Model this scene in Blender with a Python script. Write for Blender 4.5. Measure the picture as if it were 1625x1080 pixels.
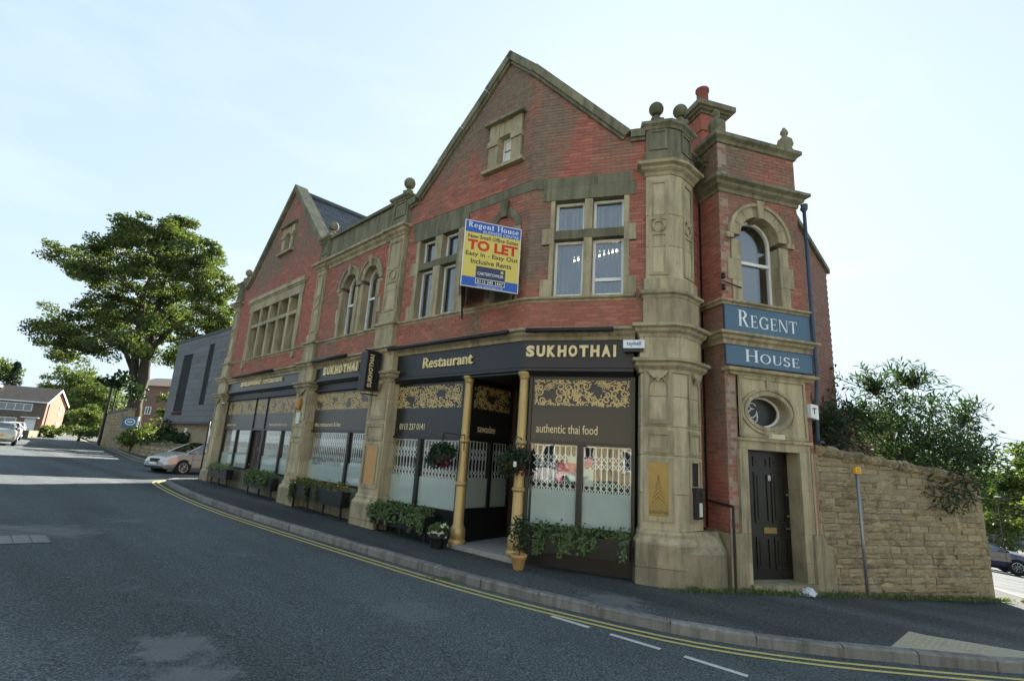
import bpy, bmesh, math, random
from mathutils import Matrix, Vector
rad = math.radians
SC = bpy.context.scene
COL = SC.collection
for o in list(bpy.data.objects): bpy.data.objects.remove(o)

# ------------------------------------------------------------------ camera
# heights in this file are measured from the camera (z = 0 at eye level)
FPX, PITCH, ROLL, CX, CY = 808.0, rad(13.0), rad(3.5), 812.5, 540.0
fwd = Vector((0, math.cos(PITCH), math.sin(PITCH)))
up0 = Vector((0, -math.sin(PITCH), math.cos(PITCH)))
rt0 = Vector((1, 0, 0))
RT = rt0 * math.cos(ROLL) + up0 * math.sin(ROLL)
UP = -rt0 * math.sin(ROLL) + up0 * math.cos(ROLL)
cam_data = bpy.data.cameras.new('camera')
cam = bpy.data.objects.new('camera', cam_data); COL.objects.link(cam)
cam.matrix_world = Matrix(((RT.x, UP.x, -fwd.x, 0), (RT.y, UP.y, -fwd.y, 0), (RT.z, UP.z, -fwd.z, 0), (0, 0, 0, 1)))
cam_data.sensor_width = 36.0
cam_data.lens = FPX / 1625.0 * 36.0
cam_data.clip_start = 0.05; cam_data.clip_end = 3000
SC.camera = cam

# ------------------------------------------------------------------ sky, sun, exposure
SUN_AZ, SUN_EL = 16.0, 27.0          # azimuth from +Y towards +X
world = bpy.data.worlds.new('World'); SC.world = world; world.use_nodes = True
wn = world.node_tree; wn.nodes.clear()
w_out = wn.nodes.new('ShaderNodeOutputWorld'); w_bg = wn.nodes.new('ShaderNodeBackground')
w_sky = wn.nodes.new('ShaderNodeTexSky'); w_sky.sky_type = 'NISHITA'; w_sky.sun_disc = False
w_sky.sun_elevation = rad(SUN_EL); w_sky.sun_rotation = rad(SUN_AZ)
w_sky.air_density = 1.0; w_sky.dust_density = 1.0; w_sky.ozone_density = 1.5
w_bg.inputs['Strength'].default_value = 0.14
def wvec(op, x, y):
    n = wn.nodes.new('ShaderNodeVectorMath'); n.operation = op
    for i, v in enumerate((x, y)):
        if isinstance(v, tuple): n.inputs[i].default_value = v
        else: wn.links.new(v, n.inputs[i])
    return n.outputs[0]
# thin bright haze: evens out the glare round the sun and lifts the rest of the sky
w_soft = wvec('DIVIDE', w_sky.outputs[0], wvec('ADD', wvec('MULTIPLY', w_sky.outputs[0], (.575, .495, .445)), (1.0, 1.0, 1.0)))
w_haze = wn.nodes.new('ShaderNodeMix'); w_haze.data_type = 'RGBA'; w_haze.inputs[0].default_value = 0.42; w_haze.inputs[7].default_value = (1.14, 1.46, 1.72, 1)
wn.links.new(w_soft, w_haze.inputs[6])
w_co = wn.nodes.new('ShaderNodeTexCoord'); w_mp = wn.nodes.new('ShaderNodeMapping'); w_mp.inputs['Scale'].default_value = (1.6, 1.6, 5.0); wn.links.new(w_co.outputs['Generated'], w_mp.inputs[0])
w_nz = wn.nodes.new('ShaderNodeTexNoise'); w_nz.inputs['Scale'].default_value = 1.7; w_nz.inputs['Detail'].default_value = 7; w_nz.inputs['Roughness'].default_value = .55; wn.links.new(w_mp.outputs[0], w_nz.inputs['Vector'])
w_rp = wn.nodes.new('ShaderNodeMapRange'); w_rp.inputs[1].default_value = .50; w_rp.inputs[2].default_value = .78; w_rp.inputs[3].default_value = 0; w_rp.inputs[4].default_value = .30; wn.links.new(w_nz.outputs['Fac'], w_rp.inputs[0])
w_cl = wn.nodes.new('ShaderNodeMix'); w_cl.data_type = 'RGBA'; w_cl.inputs[7].default_value = (1.66, 1.80, 1.86, 1); wn.links.new(w_rp.outputs[0], w_cl.inputs[0]); wn.links.new(w_haze.outputs[2], w_cl.inputs[6])
wn.links.new(w_cl.outputs[2], w_bg.inputs[0]); wn.links.new(w_bg.outputs[0], w_out.inputs[0])
sun_d = bpy.data.lights.new('sun', 'SUN'); sun_d.energy = 5.0; sun_d.angle = rad(0.55); sun_d.color = (1.0, 0.93, 0.82)
sun = bpy.data.objects.new('sun', sun_d); COL.objects.link(sun)
sv = Vector((math.sin(rad(SUN_AZ)) * math.cos(rad(SUN_EL)), math.cos(rad(SUN_AZ)) * math.cos(rad(SUN_EL)), math.sin(rad(SUN_EL))))
sun.rotation_euler = sv.to_track_quat('Z', 'Y').to_euler(); sun.location = sv * 60
SC.view_settings.view_transform = 'Standard'; SC.view_settings.look = 'None'
SC.view_settings.gamma = 1.0; SC.view_settings.exposure = 2.30
SC.render.engine = 'CYCLES'
try:
    SC.cycles.max_bounces = 6; SC.cycles.transparent_max_bounces = 12; SC.cycles.caustics_reflective = False; SC.cycles.caustics_refractive = False
except Exception: pass

# ------------------------------------------------------------------ geometry helpers
def ray(x, y):
    return RT * ((x - CX) / FPX) - UP * ((y - CY) / FPX) + fwd
def atz(x, y, z):
    r = ray(x, y); return r * (z / r.z)
GA, GB, GC = -1.77, -.0307, -.0123
def gz(x, y):
    xx = max(-80.0, min(x, 45.0)); yy = max(-25.0, min(y, 110.0))
    t = max(0.0, min(x, 34.0) - 10.0)
    drop = .095 * t * t / (t + 3.0) if t > 0 else 0.0
    return GA + GB * xx + GC * yy - drop
def gpx(x, y, dz=0.0):
    r = ray(x, y); t = 5.0
    for _ in range(60):
        z = gz(r.x * t, r.y * t) + dz
        t = t + 0.7 * (z / r.z - t)
        t = min(t, 400)
    return r * t

def azd(a): a = rad(a); return (math.sin(a), math.cos(a))
class Frame:
    """a facade line in plan: u runs to the right, d points out of the wall, z up"""
    def __init__(s, ox, oy, dx, dy):
        l = math.hypot(dx, dy); s.o = (ox, oy); s.d = (dx / l, dy / l); s.n = (s.d[1], -s.d[0])
    def P(s, u, d, z): return (s.o[0] + u * s.d[0] + d * s.n[0], s.o[1] + u * s.d[1] + d * s.n[1], z)
    def xy(s, u, d=0.0): return s.P(u, d, 0)[:2]
    def px(s, x, y, d=0.0):
        r = ray(x, y); n = s.n; ox, oy = s.o[0] + n[0] * d, s.o[1] + n[1] * d
        t = (n[0] * ox + n[1] * oy) / (n[0] * r.x + n[1] * r.y); p = r * t
        return (p.x - ox) * s.d[0] + (p.y - oy) * s.d[1], p.z
    @property
    def ang(s): return math.atan2(s.d[1], s.d[0])

class WF:   # plain world axes as a frame (u = x, d = -y)
    o = (0, 0); d = (1, 0); n = (0, -1)
    def P(s, u, d, z): return (u, -d, z)
W = WF()

ROOT = {}
def thing(name, label, cat, loc=(0, 0, 0), group=None, rotz=0.0):
    o = bpy.data.objects.new(name, None); COL.objects.link(o)
    o.empty_display_size = .2; o.location = loc; o.rotation_euler = (0, 0, rotz)
    o['label'] = label; o['category'] = cat
    if group: o['group'] = group
    ROOT[o.name] = Vector(loc); return o
def tag(o, label, cat, group=None):
    o['label'] = label; o['category'] = cat
    if group: o['group'] = group
    return o
def struct(o): o['kind'] = 'structure'; return o
def stuff(o): o['kind'] = 'stuff'; return o

def mobj(name, v, f, mat, parent=None, smooth=False, local=False):
    me = bpy.data.meshes.new(name)
    off = Vector((0, 0, 0))
    if parent is not None and not local: off = ROOT.get(parent.name, off)
    me.from_pydata([(a - off.x, b - off.y, c - off.z) for a, b, c in v], [], f)
    me.update()
    if smooth:
        for p in me.polygons: p.use_smooth = True
    if mat is not None:
        for m in (mat if isinstance(mat, (list, tuple)) else [mat]): me.materials.append(m)
    o = bpy.data.objects.new(name, me); COL.objects.link(o)
    if parent is not None:
        o.parent = parent; ROOT[o.name] = off
    return o

def off_path(path, off):
    out = []
    n = len(path)
    for i in range(n):
        ns = []
        for a, b in ((i - 1, i), (i, i + 1)):
            if a >= 0 and b < n:
                dx, dy = path[b][0] - path[a][0], path[b][1] - path[a][1]; l = math.hypot(dx, dy) or 1
                ns.append((dy / l, -dx / l))
        if len(ns) == 1: mx, my = ns[0]
        else:
            mx, my = ns[0][0] + ns[1][0], ns[0][1] + ns[1][1]
            k = 1 + ns[0][0] * ns[1][0] + ns[0][1] * ns[1][1]
            k = max(k, .25); mx, my = mx / k, my / k
        out.append((path[i][0] + mx * off, path[i][1] + my * off))
    return out

class MB:
    def __init__(s): s.v = []; s.f = []
    def raw(s, vs, fs):
        b = len(s.v); s.v += [tuple(p) for p in vs]; s.f += [tuple(b + i for i in q) for q in fs]; return s
    def box(s, fr, u0, u1, d0, d1, z0, z1):
        P = fr.P
        return s.raw([P(u0, d0, z0), P(u1, d0, z0), P(u1, d1, z0), P(u0, d1, z0), P(u0, d0, z1), P(u1, d0, z1), P(u1, d1, z1), P(u0, d1, z1)],
                     [(0, 1, 2, 3), (4, 7, 6, 5), (0, 4, 5, 1), (1, 5, 6, 2), (2, 6, 7, 3), (3, 7, 4, 0)])
    def hexa(s, pts):   # 8 points, bottom ring then top ring
        return s.raw(pts, [(0, 1, 2, 3), (4, 7, 6, 5), (0, 4, 5, 1), (1, 5, 6, 2), (2, 6, 7, 3), (3, 7, 4, 0)])
    def prism(s, poly, z0, z1):
        n = len(poly)
        zf0 = z0 if callable(z0) else (lambda x, y: z0)
        zf1 = z1 if callable(z1) else (lambda x, y: z1)
        return s.raw([(x, y, zf0(x, y)) for x, y in poly] + [(x, y, zf1(x, y)) for x, y in poly],
                     [tuple(range(n))[::-1], tuple(range(n, 2 * n))] + [(i, (i + 1) % n, n + (i + 1) % n, n + i) for i in range(n)])
    def polyfr(s, fr, poly, d0, d1):   # polygon in (u,z) given thickness in d
        n = len(poly)
        return s.raw([fr.P(u, d1, z) for u, z in poly] + [fr.P(u, d0, z) for u, z in poly],
                     [tuple(range(n)), tuple(range(n, 2 * n))[::-1]] + [(i, n + i, n + (i + 1) % n, (i + 1) % n) for i in range(n)])
    def sweep(s, path, prof):          # prof: closed polygon of (offset, z)
        n, m = len(path), len(prof); vs = []
        for o, z in prof:
            for x, y in off_path(path, o): vs.append((x, y, z))
        fs = []
        for j in range(m):
            k = (j + 1) % m
            for i in range(n - 1): fs.append((j * n + i, j * n + i + 1, k * n + i + 1, k * n + i))
        fs.append(tuple(j * n for j in range(m))); fs.append(tuple(j * n + n - 1 for j in range(m))[::-1])
        return s.raw(vs, fs)
    def ring(s, path, off, z0, z1):    # solid pier of a given outline
        return s.prism(off_path(path, off), z0, z1)
    def tube(s, pts, r, n=8, cap=True):
        pts = [Vector(p) for p in pts]; rs = r if isinstance(r, (list, tuple)) else [r] * len(pts)
        b = len(s.v); pu = None
        for i, p in enumerate(pts):
            t = (pts[min(i + 1, len(pts) - 1)] - pts[max(i - 1, 0)]).normalized()
            if pu is None:
                a = Vector((0, 0, 1)) if abs(t.z) < .9 else Vector((1, 0, 0)); pu = t.cross(a).normalized()
            pu = (pu - t * pu.dot(t)).normalized(); w = t.cross(pu)
            for k in range(n):
                a = 2 * math.pi * k / n; q = p + (pu * math.cos(a) + w * math.sin(a)) * rs[i]; s.v.append(tuple(q))
        for i in range(len(pts) - 1):
            for k in range(n):
                s.f.append((b + i * n + k, b + i * n + (k + 1) % n, b + (i + 1) * n + (k + 1) % n, b + (i + 1) * n + k))
        if cap:
            s.f.append(tuple(b + k for k in range(n))[::-1]); s.f.append(tuple(b + (len(pts) - 1) * n + k for k in range(n)))
        return s
    def lathe(s, c, prof, n=16):
        b = len(s.v); m = len(prof)
        for r, z in prof:
            for k in range(n):
                a = 2 * math.pi * k / n; s.v.append((c[0] + r * math.cos(a), c[1] + r * math.sin(a), c[2] + z))
        for j in range(m - 1):
            for k in range(n): s.f.append((b + j * n + k, b + j * n + (k + 1) % n, b + (j + 1) * n + (k + 1) % n, b + (j + 1) * n + k))
        s.f.append(tuple(b + k for k in range(n))[::-1]); s.f.append(tuple(b + (m - 1) * n + k for k in range(n)))
        return s
    def build(s, name, mat, parent=None, smooth=False, local=False):
        return mobj(name, s.v, s.f, mat, parent, smooth, local)

def ballprof(r, zc, n=9):
    return [(max(.001, r * math.sin(math.pi * i / n)), zc - r * math.cos(math.pi * i / n)) for i in range(n + 1)]

UNIT = {}
def block(name, parent, fr, u0, u1, d0, d1, z0, z1, mat):
    """one stone / brick / board: shares the mesh of a unit box"""
    if mat.name not in UNIT:
        me = bpy.data.meshes.new('unit_block')
        me.from_pydata([(-.5, -.5, -.5), (.5, -.5, -.5), (.5, .5, -.5), (-.5, .5, -.5), (-.5, -.5, .5), (.5, -.5, .5), (.5, .5, .5), (-.5, .5, .5)], [],
                       [(0, 3, 2, 1), (4, 5, 6, 7), (0, 1, 5, 4), (1, 2, 6, 5), (2, 3, 7, 6), (3, 0, 4, 7)])
        me.materials.append(mat); UNIT[mat.name] = me
    o = bpy.data.objects.new(name, UNIT[mat.name]); COL.objects.link(o)
    c = Vector(fr.P((u0 + u1) / 2, (d0 + d1) / 2, (z0 + z1) / 2))
    if parent is not None: o.parent = parent; c -= ROOT.get(parent.name, Vector((0, 0, 0)))
    o.location = c; o.rotation_euler = (0, 0, math.atan2(fr.d[1], fr.d[0])); o.scale = (abs(u1 - u0), abs(d1 - d0), abs(z1 - z0))
    return o

# ------------------------------------------------------------------ materials
def nt(name):
    m = bpy.data.materials.new(name); m.use_nodes = True; t = m.node_tree; t.nodes.clear()
    out = t.nodes.new('ShaderNodeOutputMaterial'); b = t.nodes.new('ShaderNodeBsdfPrincipled'); t.links.new(b.outputs[0], out.inputs[0])
    return m, t, b, out
def N(t, typ, **kw):
    n = t.nodes.new(typ)
    for k, v in kw.items(): setattr(n, k, v)
    return n
def noise(t, scale, detail=4, rough=.55, vec=None, stretch=None):
    n = N(t, 'ShaderNodeTexNoise'); n.inputs['Scale'].default_value = scale; n.inputs['Detail'].default_value = detail; n.inputs['Roughness'].default_value = rough
    if vec is None:
        vec = N(t, 'ShaderNodeNewGeometry').outputs['Position']
    if stretch:
        mp = N(t, 'ShaderNodeMapping'); mp.inputs['Scale'].default_value = stretch; t.links.new(vec, mp.inputs[0]); vec = mp.outputs[0]
    t.links.new(vec, n.inputs['Vector']); return n.outputs['Fac']
def ramp(t, fac, stops):
    r = N(t, 'ShaderNodeValToRGB'); e = r.color_ramp.elements
    while len(e) > 1: e.remove(e[-1])
    e[0].position = stops[0][0]; e[0].color = stops[0][1] if len(stops[0][1]) == 4 else (*stops[0][1], 1)
    for p, c in stops[1:]:
        q = e.new(p); q.color = c if len(c) == 4 else (*c, 1)
    t.links.new(fac, r.inputs[0]); return r.outputs[0]
def mixc(t, fac, a, b, mode='MIX'):
    m = N(t, 'ShaderNodeMix', data_type='RGBA', blend_type=mode)
    if isinstance(fac, (int, float)): m.inputs[0].default_value = fac
    else: t.links.new(fac, m.inputs[0])
    for s, v in ((m.inputs[6], a), (m.inputs[7], b)):
        if isinstance(v, tuple): s.default_value = (*v[:3], 1)
        else: t.links.new(v, s)
    return m.outputs[2]
def mth(t, op, a, b=None, clamp=False):
    m = N(t, 'ShaderNodeMath', operation=op, use_clamp=clamp)
    for s, v in zip(m.inputs, (a, b)):
        if v is None: continue
        if isinstance(v, (int, float)): s.default_value = v
        else: t.links.new(v, s)
    return m.outputs[0]
def bump(t, b, h, strength=.3, dist=.02):
    n = N(t, 'ShaderNodeBump'); n.inputs['Strength'].default_value = strength; n.inputs['Distance'].default_value = dist
    t.links.new(h, n.inputs['Height']); t.links.new(n.outputs[0], b.inputs['Normal'])
def rnd(t):     # a random value for each object and each loose piece
    a = N(t, 'ShaderNodeObjectInfo').outputs['Random']; b = N(t, 'ShaderNodeNewGeometry').outputs['Random Per Island']
    return mth(t, 'FRACT', mth(t, 'ADD', a, b))
def simple(name, col, rough=.6, metal=0.0, var=.12, scale=6.0, bmp=0.0, bscale=60, spec=.4):
    m, t, b, _ = nt(name)
    c = mixc(t, noise(t, scale), tuple(x * (1 - var) for x in col), tuple(min(1, x * (1 + var)) for x in col))
    t.links.new(c, b.inputs['Base Color']); b.inputs['Roughness'].default_value = rough; b.inputs['Metallic'].default_value = metal
    b.inputs['Specular IOR Level'].default_value = spec
    if bmp: bump(t, b, noise(t, bscale, 3), bmp, .01)
    return m

def mk_brick(name, reds, stain_lo, stain_hi, zmix=None):
    m, t, b, _ = nt(name)
    r = rnd(t); c = ramp(t, r, [(i / (len(reds) - 1), q) for i, q in enumerate(reds)])
    c = mixc(t, .30, c, ramp(t, noise(t, 28, 3), [(.3, (.16, .07, .05)), (.7, (.52, .26, .19))]))
    st = noise(t, .9, 6, .7, stretch=(1.6, 1.6, .42))
    st2 = noise(t, .35, 3, .5)
    s = mth(t, 'ADD', mth(t, 'MULTIPLY', st, .7), mth(t, 'MULTIPLY', st2, .45))
    if zmix:
        sep = N(t, 'ShaderNodeSeparateXYZ'); t.links.new(N(t, 'ShaderNodeNewGeometry').outputs['Position'], sep.inputs[0])
        mr = N(t, 'ShaderNodeMapRange'); mr.inputs[1].default_value = zmix[0]; mr.inputs[2].default_value = zmix[1]; mr.inputs[3].default_value = 0; mr.inputs[4].default_value = zmix[2]
        t.links.new(sep.outputs[2], mr.inputs[0]); s = mth(t, 'ADD', s, mr.outputs[0])
    fac = ramp(t, s, [(stain_lo, (0, 0, 0)), (stain_hi, (1, 1, 1))])
    fac = mth(t, 'MULTIPLY', fac, .80)
    c = mixc(t, fac, c, ramp(t, noise(t, 9, 4), [(.3, (.125, .115, .085)), (.7, (.22, .20, .145))]))
    t.links.new(c, b.inputs['Base Color']); b.inputs['Roughness'].default_value = .85; b.inputs['Specular IOR Level'].default_value = .25
    bump(t, b, noise(t, 110, 4), .35, .006); return m
def mk_stone(name, light, mid, dark, dirt_lo, dirt_hi, bmp=.3):
    m, t, b, _ = nt(name)
    c = mixc(t, rnd(t), light, mid)
    c = mixc(t, ramp(t, noise(t, 3.2, 5, .6), [(.35, (0, 0, 0)), (.7, (.6, .6, .6))]), c, mid)
    d = noise(t, 1.5, 7, .68, stretch=(1.3, 1.3, .6))
    fac = ramp(t, d, [(dirt_lo, (0, 0, 0)), (dirt_hi, (.85, .85, .85))])
    c = mixc(t, fac, c, dark)
    stk = ramp(t, noise(t, 2.6, 5, .65, stretch=(3.2, 3.2, .25)), [(.47, (0, 0, 0)), (.68, (.72, .72, .72))])
    c = mixc(t, stk, c, dark)
    c = mixc(t, mth(t, 'MULTIPLY', noise(t, 45, 3), .22), c, mid, 'MULTIPLY')
    t.links.new(c, b.inputs['Base Color']); b.inputs['Roughness'].default_value = .88; b.inputs['Specular IOR Level'].default_value = .2
    bump(t, b, noise(t, 55, 5, .65), bmp, .012); return m

MT = {}
MT['brick'] = mk_brick('brick', [(.34, .098, .068), (.45, .150, .103), (.25, .080, .066), (.41, .128, .088), (.47, .180, .125), (.38, .112, .080), (.31, .105, .088)], .57, .70, (5.2, 7.2, .105))
MT['brick_chimney'] = mk_brick('brick_chimney', [(.24, .065, .05), (.32, .09, .065), (.28, .075, .055)], .72, .95)
MT['brick_rear'] = mk_brick('brick_rear', [(.16, .07, .055), (.27, .12, .09), (.20, .085, .07), (.30, .15, .12)], .45, .8)
MT['brick_house'] = mk_brick('brick_house', [(.20, .12, .075), (.25, .15, .095), (.22, .13, .08)], .62, .9)
MT['mortar'] = simple('mortar', (.32, .25, .20), .95, var=.3, scale=3)
MT['stone'] = mk_stone('stone', (.53, .455, .30), (.41, .35, .232), (.165, .152, .105), .45, .72)
MT['stone_clean'] = mk_stone('stone_clean', (.58, .51, .345), (.48, .41, .27), (.225, .205, .14), .47, .74, .25)
MT['stone_dark'] = mk_stone('stone_dark', (.30, .275, .185), (.20, .19, .128), (.085, .088, .06), .42, .72)
MT['stone_plinth'] = mk_stone('stone_plinth', (.42, .36, .24), (.32, .275, .185), (.12, .12, .08), .44, .70)
def mk_rubble(name):
    m, t, b, _ = nt(name)
    c = ramp(t, rnd(t), [(0, (.40, .31, .17)), (.2, (.28, .22, .13)), (.4, (.47, .39, .25)), (.6, (.19, .155, .105)), (.8, (.37, .31, .21)), (1, (.33, .25, .135))])
    c = mixc(t, ramp(t, noise(t, 5, 6, .7), [(.35, (0, 0, 0)), (.65, (.8, .8, .8))]), c, (.36, .30, .20))
    c = mixc(t, ramp(t, noise(t, 2.2, 6, .7), [(.54, (0, 0, 0)), (.72, (.8, .8, .8))]), c, (.10, .085, .055))
    t.links.new(c, b.inputs['Base Color']); b.inputs['Roughness'].default_value = .92; b.inputs['Specular IOR Level'].default_value = .15
    bump(t, b, noise(t, 26, 6, .75), .9, .03); return m
MT['rubble'] = mk_rubble('rubble')
MT['rubble_old'] = mk_stone('rubble_plain', (.50, .38, .20), (.26, .19, .105), (.09, .07, .045), .48, .76, .8)
MT['rubble_mortar'] = mk_stone('rubble_mortar', (.42, .35, .22), (.33, .27, .165), (.14, .115, .07), .5, .8, .8)
MT['black'] = simple('black_paint', (.010, .011, .012), .35, var=.3, spec=.5)
MT['black_panel'] = simple('black_panel', (.016, .016, .017), .28, var=.2, spec=.5)
MT['door_black'] = simple('door_black', (.012, .011, .010), .3, var=.3, spec=.5)
MT['brown_sheen'] = simple('brown_sheen', (.06, .050, .042), .35, var=.15, spec=.5)  # brown-grey with reflected light put into the panel colour; also plaque engraving
MT['door_wood'] = simple('door_wood', (.06, .035, .025), .5, var=.4, scale=9)
MT['gold'] = simple('gold_paint', (.46, .33, .14), .42, metal=.35, var=.15)
MT['gold_print'] = simple('gold_print', (.58, .43, .19), .5, var=.2, scale=25)
MT['gold_letter'] = simple('gold_letter', (.80, .66, .36), .4, var=.06)
MT['cream'] = simple('cream_paint', (.62, .55, .36), .6, var=.1)
MT['brass'] = simple('brass_plate', (.27, .20, .075), .35, metal=.5, var=.2, scale=8)
MT['timber'] = simple('pale_timber', (.50, .27, .10), .55, var=.2, scale=10)
MT['white'] = simple('white_upvc', (.78, .79, .78), .4, var=.04)
MT['white_paint'] = simple('white_paint', (.80, .80, .77), .6, var=.08)
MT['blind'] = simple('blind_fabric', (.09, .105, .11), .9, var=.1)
MT['blind_shaded'] = simple('blind_fabric_shaded', (.045, .05, .05), .9, var=.1)  # shaded copy of the blind: dimmer lower panes put into its colour
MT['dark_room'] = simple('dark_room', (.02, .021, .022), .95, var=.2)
MT['frost'] = simple('frosted_film', (.50, .58, .55), .5, var=.08, scale=2)
MT['sign_blue'] = simple('sign_blue', (.075, .145, .22), .45, var=.06)
MT['letter_white'] = simple('letter_white', (.75, .78, .80), .5, var=.04)
MT['pipe_blue'] = simple('pipe_blue', (.045, .065, .10), .5, var=.15)
MT['slate'] = None
MT['iron'] = simple('iron', (.018, .018, .018), .5, var=.3)
MT['grey_metal'] = simple('grey_metal', (.25, .27, .28), .4, metal=.6)
MT['concrete'] = simple('concrete', (.28, .27, .25), .9, var=.25, scale=5, bmp=.4)
MT['bd_blue'] = simple('board_blue', (.03, .11, .47), .4, var=.03)
MT['bd_yellow'] = simple('board_yellow', (.72, .58, .13), .45, var=.03)
MT['bd_red'] = simple('board_red', (.60, .035, .02), .45, var=.03)
MT['bd_black'] = simple('board_black', (.015, .015, .02), .45, var=.03)
MT['bd_navy'] = simple('board_navy', (.045, .05, .11), .45, var=.03)
MT['terracotta'] = simple('terracotta', (.42, .25, .10), .6, var=.2)
MT['chimney_pot'] = simple('chimney_pot', (.22, .07, .05), .8, var=.2)
MT['yellow_sign'] = simple('yellow_sign', (.80, .42, .03), .5, var=.05)
MT['soil'] = simple('soil', (.05, .04, .03), .95, var=.3, scale=20)
MT['red_print'] = simple('red_print', (.55, .05, .03), .5, var=.05)
MT['green_print'] = simple('green_print', (.04, .22, .10), .5, var=.05)
MT['pink_print'] = simple('pink_print', (.62, .16, .24), .5, var=.05)
MT['paper'] = simple('paper', (.62, .66, .58), .7, var=.05)
MT['plastic_bag'] = simple('plastic_bag', (.60, .62, .68), .35, var=.1, scale=12)

def mk_slate(name, c0, c1):
    m, t, b, _ = nt(name)
    c = mixc(t, rnd(t), c0, c1); c = mixc(t, ramp(t, noise(t, 2, 5), [(.45, (0, 0, 0)), (.7, (.6, .6, .6))]), c, (.13, .14, .10))
    t.links.new(c, b.inputs['Base Color']); b.inputs['Roughness'].default_value = .6; bump(t, b, noise(t, 30, 4), .3, .01); return m
MT['slate'] = mk_slate('slate', (.045, .055, .072), (.085, .095, .115))
MT['cladding'] = mk_slate('slate_cladding', (.085, .088, .095), (.12, .125, .135))
MT['tile_brown'] = mk_slate('tile_brown', (.10, .065, .045), (.16, .11, .08))

def mk_glass(name, refl, tint=(.97, .985, .98)):
    m, t, b, out = nt(name); t.nodes.remove(b)
    tr = N(t, 'ShaderNodeBsdfTransparent'); tr.inputs[0].default_value = (*tint, 1)
    gl = N(t, 'ShaderNodeBsdfGlossy'); gl.inputs['Roughness'].default_value = .015; gl.inputs[0].default_value = (1, 1, 1, 1)
    nz = noise(t, 1.2, 2); bp = N(t, 'ShaderNodeBump'); bp.inputs['Strength'].default_value = .10; bp.inputs['Distance'].default_value = .05
    t.links.new(nz, bp.inputs['Height']); t.links.new(bp.outputs[0], gl.inputs['Normal'])
    fr = N(t, 'ShaderNodeLayerWeight'); fr.inputs[0].default_value = .5
    fac = mth(t, 'ADD', mth(t, 'MULTIPLY', mth(t, 'POWER', fr.outputs['Facing'], 4.0), .75), refl, True)
    mx = N(t, 'ShaderNodeMixShader'); t.links.new(fac, mx.inputs[0]); t.links.new(tr.outputs[0], mx.inputs[1]); t.links.new(gl.outputs[0], mx.inputs[2])
    t.links.new(mx.outputs[0], out.inputs[0]); return m
MT['glass'] = mk_glass('window_glass', .11)
MT['glass_hi'] = mk_glass('bright_glass', .55)
MT['shop_glass'] = mk_glass('shop_glass', .04)
MT['car_glass'] = mk_glass('car_glass', .15, (.25, .28, .28))

def mk_film():
    m, t, b, out = nt('frosted_film_translucent'); b.inputs['Base Color'].default_value = (.62, .70, .66, 1); b.inputs['Roughness'].default_value = .6
    tr = N(t, 'ShaderNodeBsdfTransparent'); mx = N(t, 'ShaderNodeMixShader'); t.links.new(mth(t, 'ADD', mth(t, 'MULTIPLY', noise(t, 3, 4), .2), .62), mx.inputs[0]); t.links.new(tr.outputs[0], mx.inputs[1]); t.links.new(b.outputs[0], mx.inputs[2]); t.links.new(mx.outputs[0], out.inputs[0]); return m
MT['frost'] = mk_film()
def mk_leaf(name, cols, trans=.38, rough=.5):
    m, t, b, out = nt(name); t.nodes.remove(b)
    c = ramp(t, rnd(t), [(i / (len(cols) - 1), q) for i, q in enumerate(cols)])
    d = N(t, 'ShaderNodeBsdfDiffuse'); tl = N(t, 'ShaderNodeBsdfTranslucent'); g = N(t, 'ShaderNodeBsdfGlossy'); g.inputs['Roughness'].default_value = rough
    t.links.new(c, d.inputs[0]); t.links.new(mixc(t, 1.0, c, (1.25, 1.30, .50), 'MULTIPLY'), tl.inputs[0]); g.inputs[0].default_value = (.5, .5, .5, 1)
    m1 = N(t, 'ShaderNodeMixShader'); m1.inputs[0].default_value = trans; t.links.new(d.outputs[0], m1.inputs[1]); t.links.new(tl.outputs[0], m1.inputs[2])
    m2 = N(t, 'ShaderNodeMixShader'); m2.inputs[0].default_value = .06; t.links.new(m1.outputs[0], m2.inputs[1]); t.links.new(g.outputs[0], m2.inputs[2])
    t.links.new(m2.outputs[0], out.inputs[0]); return m
MT['leaf_syc'] = mk_leaf('leaf_sycamore', [(.050, .085, .025), (.080, .118, .032), (.115, .135, .040), (.060, .095, .030)], .44)
MT['leaf_bright'] = mk_leaf('leaf_bright', [(.065, .100, .024), (.105, .145, .036), (.082, .118, .028)])
MT['leaf_dark'] = mk_leaf('leaf_dark', [(.018, .04, .018), (.03, .06, .022), (.022, .05, .02)], .25)
MT['leaf_conifer'] = mk_leaf('leaf_conifer', [(.012, .028, .016), (.022, .042, .02)], .15)
MT['leaf_bud'] = mk_leaf('leaf_buddleia', [(.022, .048, .024), (.036, .07, .032), (.03, .058, .036), (.06, .095, .034)], .4)
MT['leaf_ivy'] = mk_leaf('leaf_ivy', [(.05, .10, .03), (.09, .16, .05), (.16, .22, .09), (.07, .12, .04)], .3)
MT['leaf_pale'] = mk_leaf('leaf_pale', [(.17, .23, .13), (.26, .31, .19), (.12, .18, .08)], .3)
MT['leaf_grass'] = mk_leaf('leaf_grass', [(.07, .13, .03), (.11, .17, .05), (.13, .16, .06)], .35)
MT['petal_white'] = mk_leaf('petal_white', [(.75, .75, .68), (.8, .8, .75)], .3)
MT['petal_red'] = mk_leaf('petal_red', [(.10, .008, .012), (.16, .015, .02), (.06, .006, .01)], .3)
MT['petal_orange'] = mk_leaf('petal_orange', [(.55, .20, .02), (.62, .40, .04), (.25, .02, .02)], .3)
MT['bark'] = simple('bark', (.075, .062, .048), .95, var=.4, scale=5, bmp=.8, bscale=14)

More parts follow.
